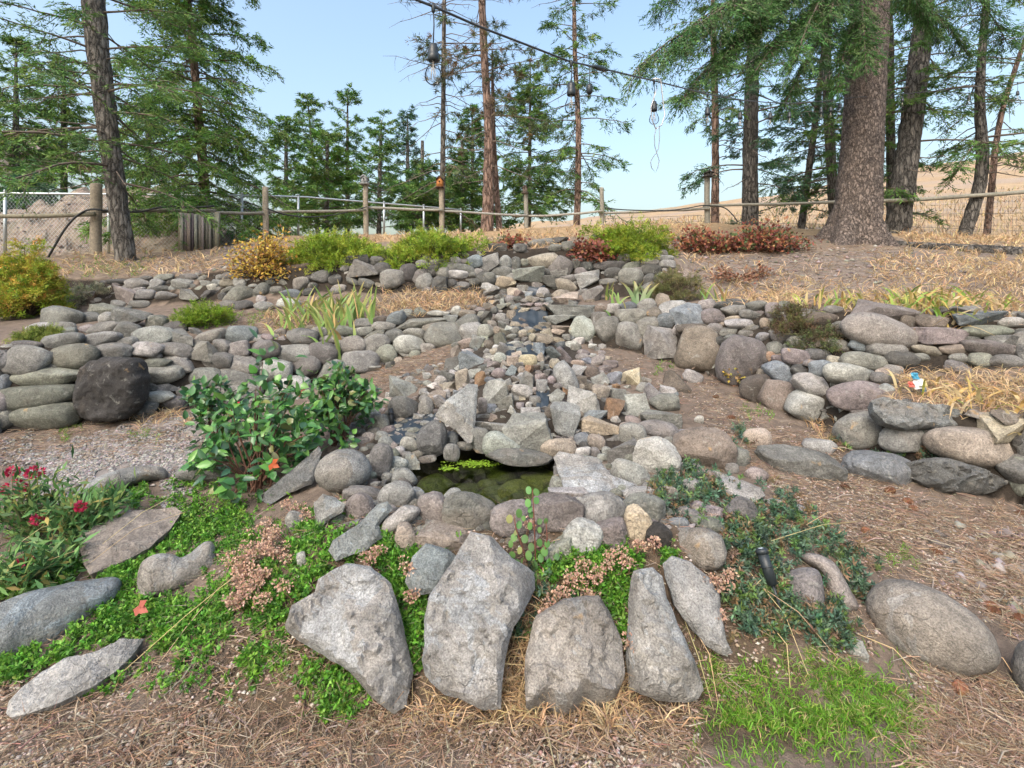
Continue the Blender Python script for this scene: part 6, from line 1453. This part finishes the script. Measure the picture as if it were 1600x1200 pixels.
mat_plants('blue-green mat of spiky ground cover right of the pond', 'spurge', [
    ([(1130, 790), (1190, 775), (1260, 800), (1310, 840), (1350, 900), (1360, 930), (1330, 925), (1300, 875), (1250, 860), (1215, 880), (1210, 930), (1270, 960), (1300, 975), (1250, 1010), (1170, 990), (1135, 930), (1130, 850)], 520),
    ([(1010, 755), (1060, 735), (1120, 745), (1150, 775), (1120, 785), (1070, 790), (1045, 805), (1020, 790)], 260), ([(1380, 705), (1460, 700), (1480, 715), (1420, 725)], 60), ([(1130, 680), (1170, 680), (1165, 695), (1140, 695)], 40), ([(1300, 690), (1330, 690), (1325, 700)], 20), ([(1250, 960), (1300, 950), (1330, 1000), (1280, 1020)], 80), ([(850, 930), (920, 940), (905, 1005), (850, 1000)], 130), ([(790, 900), (850, 900), (850, 1000), (800, 1000)], 90), ([(1020, 735), (1220, 760), (1380, 900), (1340, 1030), (1130, 1010), (1100, 850)], 220)], SPU, 0.075, 26, 0.026, 0.008, 'ground cover')

def blades(label, name, patches, cols, h, w, cat, weights=None, lean=.5, mat=None):
    A = Acc()
    for poly, n, *yr in patches:
        P = scatter(n, poly, *(yr if yr else ()), clump=.4)
        if not len(P): continue
        n = len(P)
        D = unit(np.array([0, 0, 1.]) + lean * RNG.standard_normal((n, 3)) * [1, 1, .4]); L = h * RNG.uniform(.35, 1.2, n) * np.maximum(1, P[:, 1] / 4) ** .5
        S = unit(np.cross(D, rdir(n))); W = w * np.maximum(1, P[:, 1] / 3)
        mid = P + D * (L * .55)[:, None]; tip = P + D * (L * .9)[:, None] + unit(D * [1, 1, 0] + 1e-4) * (L * .35)[:, None] - np.array([0, 0, 1.]) * (L * .12)[:, None]
        V = np.stack([P - S * W[:, None] / 2, P + S * W[:, None] / 2, mid + S * W[:, None] * .4, mid - S * W[:, None] * .4, tip], 1).reshape(-1, 3)
        b = np.arange(n)[:, None] * 5; c = np.repeat(vary(pick(cols, n, weights), n, .25), 5, 0)
        A.add(V, b + np.array([[0, 1, 2, 3]]), c); A.F.setdefault(3, []).append((A.n - 5 * n + b + np.array([[3, 2, 4]])).astype(np.int32))
    return tag(A.build(name, mat or M_LEAF, None, False), label, cat, None, 'stuff')
blades('bright green grass patch at the foot of the narrow slabs', 'grass', [([(1062, 970), (1085, 1000), (1110, 1045), (1180, 1050), (1250, 1015), (1320, 1045), (1400, 1060), (1440, 1140), (1300, 1150), (1120, 1130), (1100, 1060)], 5200), ([(1080, 1000), (1180, 990), (1300, 990), (1420, 1020), (1480, 1130), (1400, 1190), (1080, 1190)], 900), ([(1100, 1130), (1440, 1130), (1440, 1210), (1060, 1210)], 500), ([(480, 1040), (560, 1060), (560, 1130), (470, 1110)], 400),
       ([(380, 1010), (440, 1000), (460, 1070), (380, 1070)], 260), ([(1385, 860), (1440, 870), (1430, 890), (1380, 885)], 160), ([(1020, 560), (1060, 570), (1050, 580), (1020, 575)], 90), ([(1160, 620), (1210, 640), (1200, 660), (1165, 650)], 120), ([(100, 405), (240, 400), (230, 425), (120, 435)], 500, 5, 9), ([(80, 660), (130, 665), (120, 680), (80, 680)], 140), ([(370, 488), (440, 485), (430, 505), (360, 505)], 250, 4, 7), ([(200, 670), (260, 672), (240, 690), (205, 690)], 120)],
       [(0.115, 0.27, 0.022), (0.155, 0.32, 0.03), (0.085, 0.19, 0.02), (0.23, 0.30, 0.06), (0.40, 0.32, 0.16)], 0.045, 0.0034, 'grass', [3, 3, 2, 1.5, 1])
STR = [(0.52, 0.38, 0.22), (0.44, 0.30, 0.16), (0.36, 0.25, 0.15), (0.56, 0.43, 0.27)]
blades('straw-coloured dry grass on the terraces and the upper bank', 'dry_grass', [([(1400, 590), (1600, 580), (1620, 650), (1480, 645), (1390, 620)], 1500), ([(1250, 440), (1600, 430), (1620, 500), (1300, 495)], 1700, 4, 7), ([(600, 455), (760, 450), (760, 480), (560, 500)], 1100, 4.5, 7), ([(1120, 450), (1260, 440), (1260, 480), (1110, 478)], 700, 4, 7), ([(520, 370), (900, 362), (880, 390), (760, 385), (540, 385)], 1600, 6.3, 12),
       ([(1400, 340), (1610, 350), (1610, 385), (1400, 385)], 1400, 7, 12), ([(1020, 340), (1110, 345), (1100, 360), (900, 365)], 500, 7, 12), ([(90, 400), (350, 395), (330, 430), (90, 430)], 700, 6, 9), ([(1380, 395), (1610, 400), (1610, 450), (1360, 440)], 1600, 5.2, 7.5), ([(1050, 400), (1300, 420), (1260, 470), (1060, 460)], 600, 5.2, 7.5), ([(430, 480), (560, 500), (500, 530), (400, 520)], 400, 4, 7), ([(775, 930), (850, 920), (880, 1000), (850, 1130), (770, 1130)], 900), ([(960, 1060), (1000, 1080), (985, 1130), (930, 1130)], 200), ([(200, 640), (300, 640), (290, 660), (200, 665)], 200), ([(1260, 650), (1320, 660), (1310, 700), (1260, 690)], 160),
       ([(630, 1050), (700, 1095), (780, 1115), (990, 1110), (1080, 1100), (1090, 1140), (620, 1140)], 380)], STR, 0.12, 0.004, 'dry grass', None, .8, M_STRAW)
# long straw stalks across the front
A = Acc()
for a in [(400, 925, 2.2, 138, 1098, 1.75), (355, 930, 2.15, 205, 1095, 1.78), (290, 800, 2.6, 140, 880, 2.2), (270, 775, 2.6, 160, 850, 2.3), (1260, 820, 2.2, 1310, 800, 2.3), (1205, 845, 2.25, 1340, 815, 2.4), (1170, 905, 2.1, 1265, 1060, 1.8), (1160, 975, 2.0, 1225, 880, 2.15), (1150, 990, 1.95, 1350, 1010, 2.0), (1180, 910, 2.05, 1310, 1030, 1.85), (800, 1010, 1.9, 850, 1130, 1.7), (820, 1000, 1.9, 880, 1128, 1.7), (845, 1000, 1.9, 800, 1130, 1.7), (1070, 970, 1.9, 1115, 1110, 1.72), (1078, 985, 1.9, 1122, 1100, 1.72), (760, 1055, 1.75, 830, 1040, 1.78), (0, 950, 2.2, 120, 860, 2.3), (0, 870, 2.4, 140, 800, 2.6), (1195, 1000, 1.95, 1235, 1075, 1.78), (1340, 1000, 1.95, 1440, 1060, 1.8), (1500, 1000, 1.95, 1600, 1080, 1.8)]:
    p, q = np.array(pt(*a[:3])), np.array(pt(*a[3:])); p[2] = max(p[2], float(H(p[0], p[1])[0]) + .03)
    m = (p + q) / 2 + np.array([random.uniform(-.03, .03), -.02, .04]); A.tube([p, m, q], [.0015, .0015, .001], 5, vary((0.52, 0.40, 0.22), 1, .15)[0], False)
tag(A.build('straw', M_STRAW), 'long dry straw stalks lying across the front rocks and plants', 'straw', None, 'stuff')
# needles, twigs and chips on bare soil
A = Acc()
for poly, n, yr in [([(940, 530), (1100, 590), (1230, 660), (1330, 720), (1430, 770), (1610, 800), (1610, 1010), (1480, 920), (1400, 900), (1250, 830), (1200, 760), (1150, 700), (1080, 640), (950, 580)], 9000, (2, 6)), ([(1440, 1020), (1610, 1080), (1610, 1210), (1430, 1210), (1400, 1060)], 3000, (1.5, 2.4)),
                    ([(-10, 1060), (200, 1040), (440, 990), (560, 1060), (640, 1110), (1100, 1110), (1100, 1210), (-10, 1210)], 6500, (1.45, 2.3)), ([(560, 590), (700, 530), (740, 540), (690, 580), (600, 620)], 1500, (3.5, 6)), ([(0, 670), (300, 640), (290, 700), (60, 720), (-10, 740)], 2200, (3, 5)), ([(80, 400), (360, 390), (360, 440), (80, 440)], 1500, (6, 9)),
                    ([(330, 480), (560, 480), (540, 510), (340, 520)], 900, (4.5, 6.5)), ([(1060, 380), (1380, 380), (1500, 420), (1300, 450), (1060, 450)], 3000, (5.3, 8)), ([(600, 455), (780, 450), (770, 480), (580, 500)], 900, (4.5, 6.5)), ([(1150, 680), (1250, 690), (1230, 750), (1180, 740)], 500, (2.5, 4)), ([(380, 780), (1350, 780), (1400, 1000), (1100, 1110), (420, 1110), (300, 900)], 7000, (1.6, 2.6)), ([(60, 720), (420, 720), (420, 1060), (0, 1060)], 1800, (1.7, 3.4)), ([(1400, 590), (1600, 590), (1600, 650), (1400, 640)], 500, (2.8, 4.2))]:
    P = scatter(n, poly, *yr, clump=.38)
    if not len(P): continue
    n = len(P); P[:, 2] += RNG.uniform(.008, .02, n)
    D = rdir(n) * [1, 1, .18]; D = unit(D); S = unit(np.cross(D, rdir(n))); sc = np.maximum(1, P[:, 1] / 3)
    A.tris(P, D, S, RNG.uniform(.03, .11, n), .0028 * sc, vary(pick([(0.29, 0.19, 0.125), (0.37, 0.27, 0.185), (0.20, 0.135, 0.092), (0.35, 0.295, 0.23)], n), n, .25))
tag(A.build('pine_needles', M_STRAW, None, False), 'fallen tan pine needles strewn over the bare soil', 'pine needles', None, 'stuff')
OCT = np.array([[1, 0, 0], [-1, 0, 0], [0, 1, 0], [0, -1, 0], [0, 0, 1], [0, 0, -1]], float)
OF = np.array([[0, 2, 4], [2, 1, 4], [1, 3, 4], [3, 0, 4], [2, 0, 5], [1, 2, 5], [3, 1, 5], [0, 3, 5]])
def pebbles(label, name, patches, cols, s0, s1, cat):
    A = Acc()
    for poly, n, yr in patches:
        P = scatter(n, poly, *yr); n = len(P)
        if not n: continue
        V = OCT[None] * RNG.uniform(.6, 1.3, (n, 6, 1)) * (RNG.uniform(s0, s1, (n, 1, 1))) * np.array([1, 1, .55])
        a = RNG.uniform(0, 6.283, n); ca, sa = np.cos(a)[:, None], np.sin(a)[:, None]
        V = np.stack([V[..., 0] * ca - V[..., 1] * sa, V[..., 0] * sa + V[..., 1] * ca, V[..., 2]], -1) + P[:, None, :] + np.array([0, 0, s0 * .3])
        F_ = (np.arange(n)[:, None, None] * 6 + OF[None]).reshape(-1, 3)
        A.add(V.reshape(-1, 3), F_, np.repeat(vary(pick(cols, n), n, .3), 6, 0))
    return tag(A.build(name, M_PEB), label, cat, None, 'stuff')
GR = [(0.175, 0.165, 0.158), (0.235, 0.22, 0.21), (0.115, 0.11, 0.108), (0.29, 0.27, 0.255), (0.165, 0.145, 0.132)]
pebbles('grey gravel of the path below the lower wall', 'gravel', [(POLY_GRAVEL, 9000, (2.3, 4.7)), ([(0, 690), (60, 680), (50, 720), (-10, 740)], 400, (3, 4.4))], GR, .007, .017, 'gravel')
pebbles('small stone chips and bark bits on the bare soil', 'soil_debris', [([(940, 540), (1100, 590), (1230, 660), (1330, 720), (1430, 770), (1610, 800), (1610, 1010), (1400, 890), (1250, 820), (1150, 700), (1080, 640)], 5000, (2, 6)), ([(-10, 1060), (200, 1040), (440, 990), (640, 1110), (1100, 1110), (1100, 1210), (-10, 1210)], 4200, (1.45, 2.3)), ([(1420, 1030), (1610, 1080), (1610, 1210), (1430, 1210)], 1500, (1.5, 2.3)),
        ([(1060, 385), (1400, 380), (1500, 420), (1250, 460), (1060, 440)], 2600, (5.3, 8.5)), ([(200, 395), (380, 385), (360, 440), (180, 440)], 900, (6, 9)), ([(330, 480), (480, 470), (470, 500), (340, 510)], 500, (5, 6.5)), ([(380, 780), (1350, 780), (1400, 1000), (1100, 1110), (420, 1110), (300, 900)], 4000, (1.6, 2.6))], [(0.28, 0.20, 0.15), (0.36, 0.29, 0.24), (0.18, 0.13, 0.10), (0.42, 0.37, 0.33)], .004, .011, 'debris')

# rubble on the earth heap, bark chips and twigs on the soil
A = Acc(); mv = np.array([v.co for v in mound.data.vertices]); k = RNG.integers(0, 150 * 40, 2600); P = mv[k] + RNG.normal(0, .03, (len(k), 3)); n = len(P)
V = OCT[None] * RNG.uniform(.6, 1.3, (n, 6, 1)) * (0.012 + 0.05 * RNG.random((n, 1, 1)) ** 3) * np.array([1, 1, .7]) + P[:, None, :]
A.add(V.reshape(-1, 3), (np.arange(n)[:, None, None] * 6 + OF[None]).reshape(-1, 3), np.repeat(vary(pick([(0.27, 0.215, 0.175), (0.34, 0.29, 0.25), (0.17, 0.13, 0.105)], n), n, .3), 6, 0))
tag(A.build('rubble', M_PEB, None, False), 'stones and clods on the heap of excavated earth', 'rubble', None, 'stuff')
A = Acc()
for poly, n, yr in [([(940, 540), (1100, 590), (1330, 720), (1610, 800), (1610, 1010), (1400, 890), (1250, 820), (1080, 640)], 260, (2, 6)), ([(-10, 1060), (440, 990), (640, 1110), (1100, 1110), (1100, 1210), (-10, 1210)], 200, (1.45, 2.3)), ([(1420, 1030), (1610, 1080), (1610, 1210), (1430, 1210)], 80, (1.5, 2.3)), ([(1060, 385), (1400, 380), (1500, 420), (1250, 460), (1060, 440)], 260, (5.3, 8.5)), ([(80, 400), (360, 395), (360, 440), (80, 440)], 80, (6, 9))]:
    for p in scatter(n, poly, *yr):
        d = rdir(1)[0] * [1, 1, .12]; L = random.uniform(.05, .22); q = p + [0, 0, .012]
        A.tube([q, q + d * L * .5 + RNG.normal(0, .008, 3), q + d * L], [.003, .0026, .0015], 4, vary(pick([(0.20, 0.14, 0.10), (0.30, 0.24, 0.19), (0.14, 0.10, 0.08)], 1), 1, .2)[0], False)
pebbles('loose fist-sized stones on the bare bank below the scaly tree', 'rubble', [([(1060, 390), (1400, 380), (1520, 420), (1250, 465), (1060, 440)], 260, (5.3, 8.5)), ([(200, 395), (380, 385), (360, 430), (180, 430)], 90, (6, 9)), ([(1450, 800), (1610, 830), (1610, 1000), (1480, 920)], 60, (2, 3))], [(0.20, 0.18, 0.165), (0.27, 0.24, 0.22), (0.14, 0.125, 0.115)], .012, .05, 'rubble')
tag(A.build('twigs', M_TWIG), 'small dead twigs scattered on the bare soil', 'twigs', None, 'stuff')
A = Acc(); hv = np.array([v.co for v in hill.data.vertices])[:150 * 34]; hv = hv[(hv[:, 0] / hv[:, 1] > -.15) & (hv[:, 0] / hv[:, 1] < 1.3)]; P = hv[RNG.integers(0, len(hv), 9000)]; n = len(P)
P = P + RNG.normal(0, 1, (n, 3)) * (P[:, 1:2] * [.02, .012, 0]); D = unit(np.array([0, 0, 1.]) + .4 * RNG.standard_normal((n, 3)))
A.tris(P - [0, 0, .1], D, unit(np.cross(D, rdir(n))), RNG.uniform(.15, .45, n), .006 * P[:, 1] ** .8, vary(pick([(0.40, 0.29, 0.16), (0.30, 0.215, 0.125), (0.48, 0.37, 0.22), (0.22, 0.18, 0.12)], n), n, .25))
tag(A.build('hill_grass', M_STRAW, None, False), 'sparse dry tufts of grass on the golden hill', 'dry grass', None, 'stuff')
# ------------------------------------------------------------------ pine cones, lamp, wrapper
def cone_mesh():
    A = Acc()
    n = 90; i = np.arange(n); t = (i + .5) / n; a = i * 2.39996
    r = .021 * np.sin(np.pi * (0.1 + 0.86 * t)) ** .8; x = (t - .5) * .075
    P = np.stack([x, r * .55 * np.cos(a), r * .55 * np.sin(a)], 1); O = np.stack([np.full(n, .35), np.cos(a), np.sin(a)], 1)
    A.leaves(P, O, np.stack([np.ones(n), -.4 * np.cos(a), -.4 * np.sin(a)], 1), r * .75 + .006, .015, vary((0.17, 0.085, 0.05), n, .35), .1, .7)
    A.tube([(xx, 0, 0) for xx in np.linspace(-.037, .037, 7)], .016 * np.sin(np.linspace(.4, 2.9, 7)), 8, (0.10, 0.05, 0.03))
    return mesh_np('pine_cone', np.concatenate(A.V), [np.concatenate(f) for f in A.F.values()], M_TWIG, False, np.concatenate(A.C))
CM = cone_mesh()
CONES = [(1320, 763, 'lone reddish pine cone near the smooth blue-grey stone', 'pine cone'), (1390, 770, 'pine cone below the foot of the lowest wall', ''), (1418, 787, 'upper of two touching pine cones on the dirt path', ''), (1427, 798, 'lower of two touching pine cones on the dirt path', ''), (1352, 833, 'dark pine cone in the middle of the dirt path', ''),
         (1500, 1081, 'upright pine cone below the biggest egg-shaped boulder', ''), (1356, 708, 'bright orange pine cone under the lowest wall boulders', ''), (1594, 806, 'orange pine cone at the right edge of the path', ''), (1552, 960, 'orange pine cone above the biggest egg-shaped boulder', ''), (1592, 972, 'brown pine cone at the right edge above the biggest boulder', ''), (1462, 866, 'small dark pine cone in the bare soil right of the path', ''),
         (1118, 622, 'dark pine cone on the upper path below the brown flat-topped rock', ''), (1142, 655, 'reddish pine cone on the upper path beside the tan stone', ''), (1548, 952, 'pine cone half under the edge of the biggest boulder', '')]
for x, y, lab, _ in CONES:
    o = bpy.data.objects.new('pine_cone', CM); Y = hit(x, y); p = pt(x, y, Y); o.location = (p.x, p.y, p.z + .012)
    o.rotation_euler = (random.uniform(0, 6), random.uniform(-.3, .3), random.uniform(-.8, .8)); s = random.uniform(.6, .85); o.scale = (s, s, s)
    COL.objects.link(o); tag(o, lab, 'pine cone', 'fallen pine cones')
LP = empty('garden_lamp', pt(1206, 915, 2.0), 'small black cylindrical garden lamp standing in the blue-green plants', 'lamp')
c = Vector(pt(1207, 913, 2.02)); tl = Vector((-.02, .05, .115))
A = Acc(); A.tube([c, c + tl * .95], [.022, .022], 20); A.tube([c + tl * .5, c + tl * .54], [.0245, .0245], 20); A.build('body', M_BLK, LP)
A = Acc(); A.tube([c + tl * .9, c + tl * 1.0, c + tl * 1.06], [.0255, .0255, .020], 20); A.build('cap', M_BLK, LP)
A = Acc(); A.tube([c + tl * 1.06, c + tl * 1.075], [.012, .009], 14); A.build('sensor', plain_mat('grey_lens', (0.35, 0.40, 0.45), .15), LP)
A = Acc(); A.tube([c - tl * 1.0, c], [.004, .008], 8); A.build('spike', M_BLK, LP)
WR = empty('food_wrapper', pt(1432, 612, 3.6), 'crumpled white, red and blue wrapper lying in the dry bed', 'wrapper')
Yw = hit(1432, 615) - .05
def crumple(name, x, y, w, h, col):
    A = Acc(); n = 9; V = []
    for j in range(n):
        for i in range(n):
            p = pt(x + (i / (n - 1) - .5) * w, y + (j / (n - 1) - .5) * h, Yw); f = noise.fractal(Vector((i * .5, j * .5, x)), 1, 2, 3)
            V.append((p.x, p.y + .03 * f + .02 * j / n * -1, p.z + .008 * f))
    A.add(V, [[j * n + i, j * n + i + 1, (j + 1) * n + i + 1, (j + 1) * n + i] for j in range(n - 1) for i in range(n - 1)], col); A.build(name, M_FOIL, WR, False)
M_FOIL = attr_mat('foil', .35, 0, None, .5)
crumple('white_panel', 1434, 599, 16, 16, (0.66, 0.67, 0.68)); crumple('blue_panel', 1428, 587, 11, 9, (0.04, 0.23, 0.36)); crumple('red_panel', 1422, 600, 8, 8, (0.60, 0.12, 0.09)); crumple('dark_blue_panel', 1441, 608, 10, 6, (0.06, 0.16, 0.26))
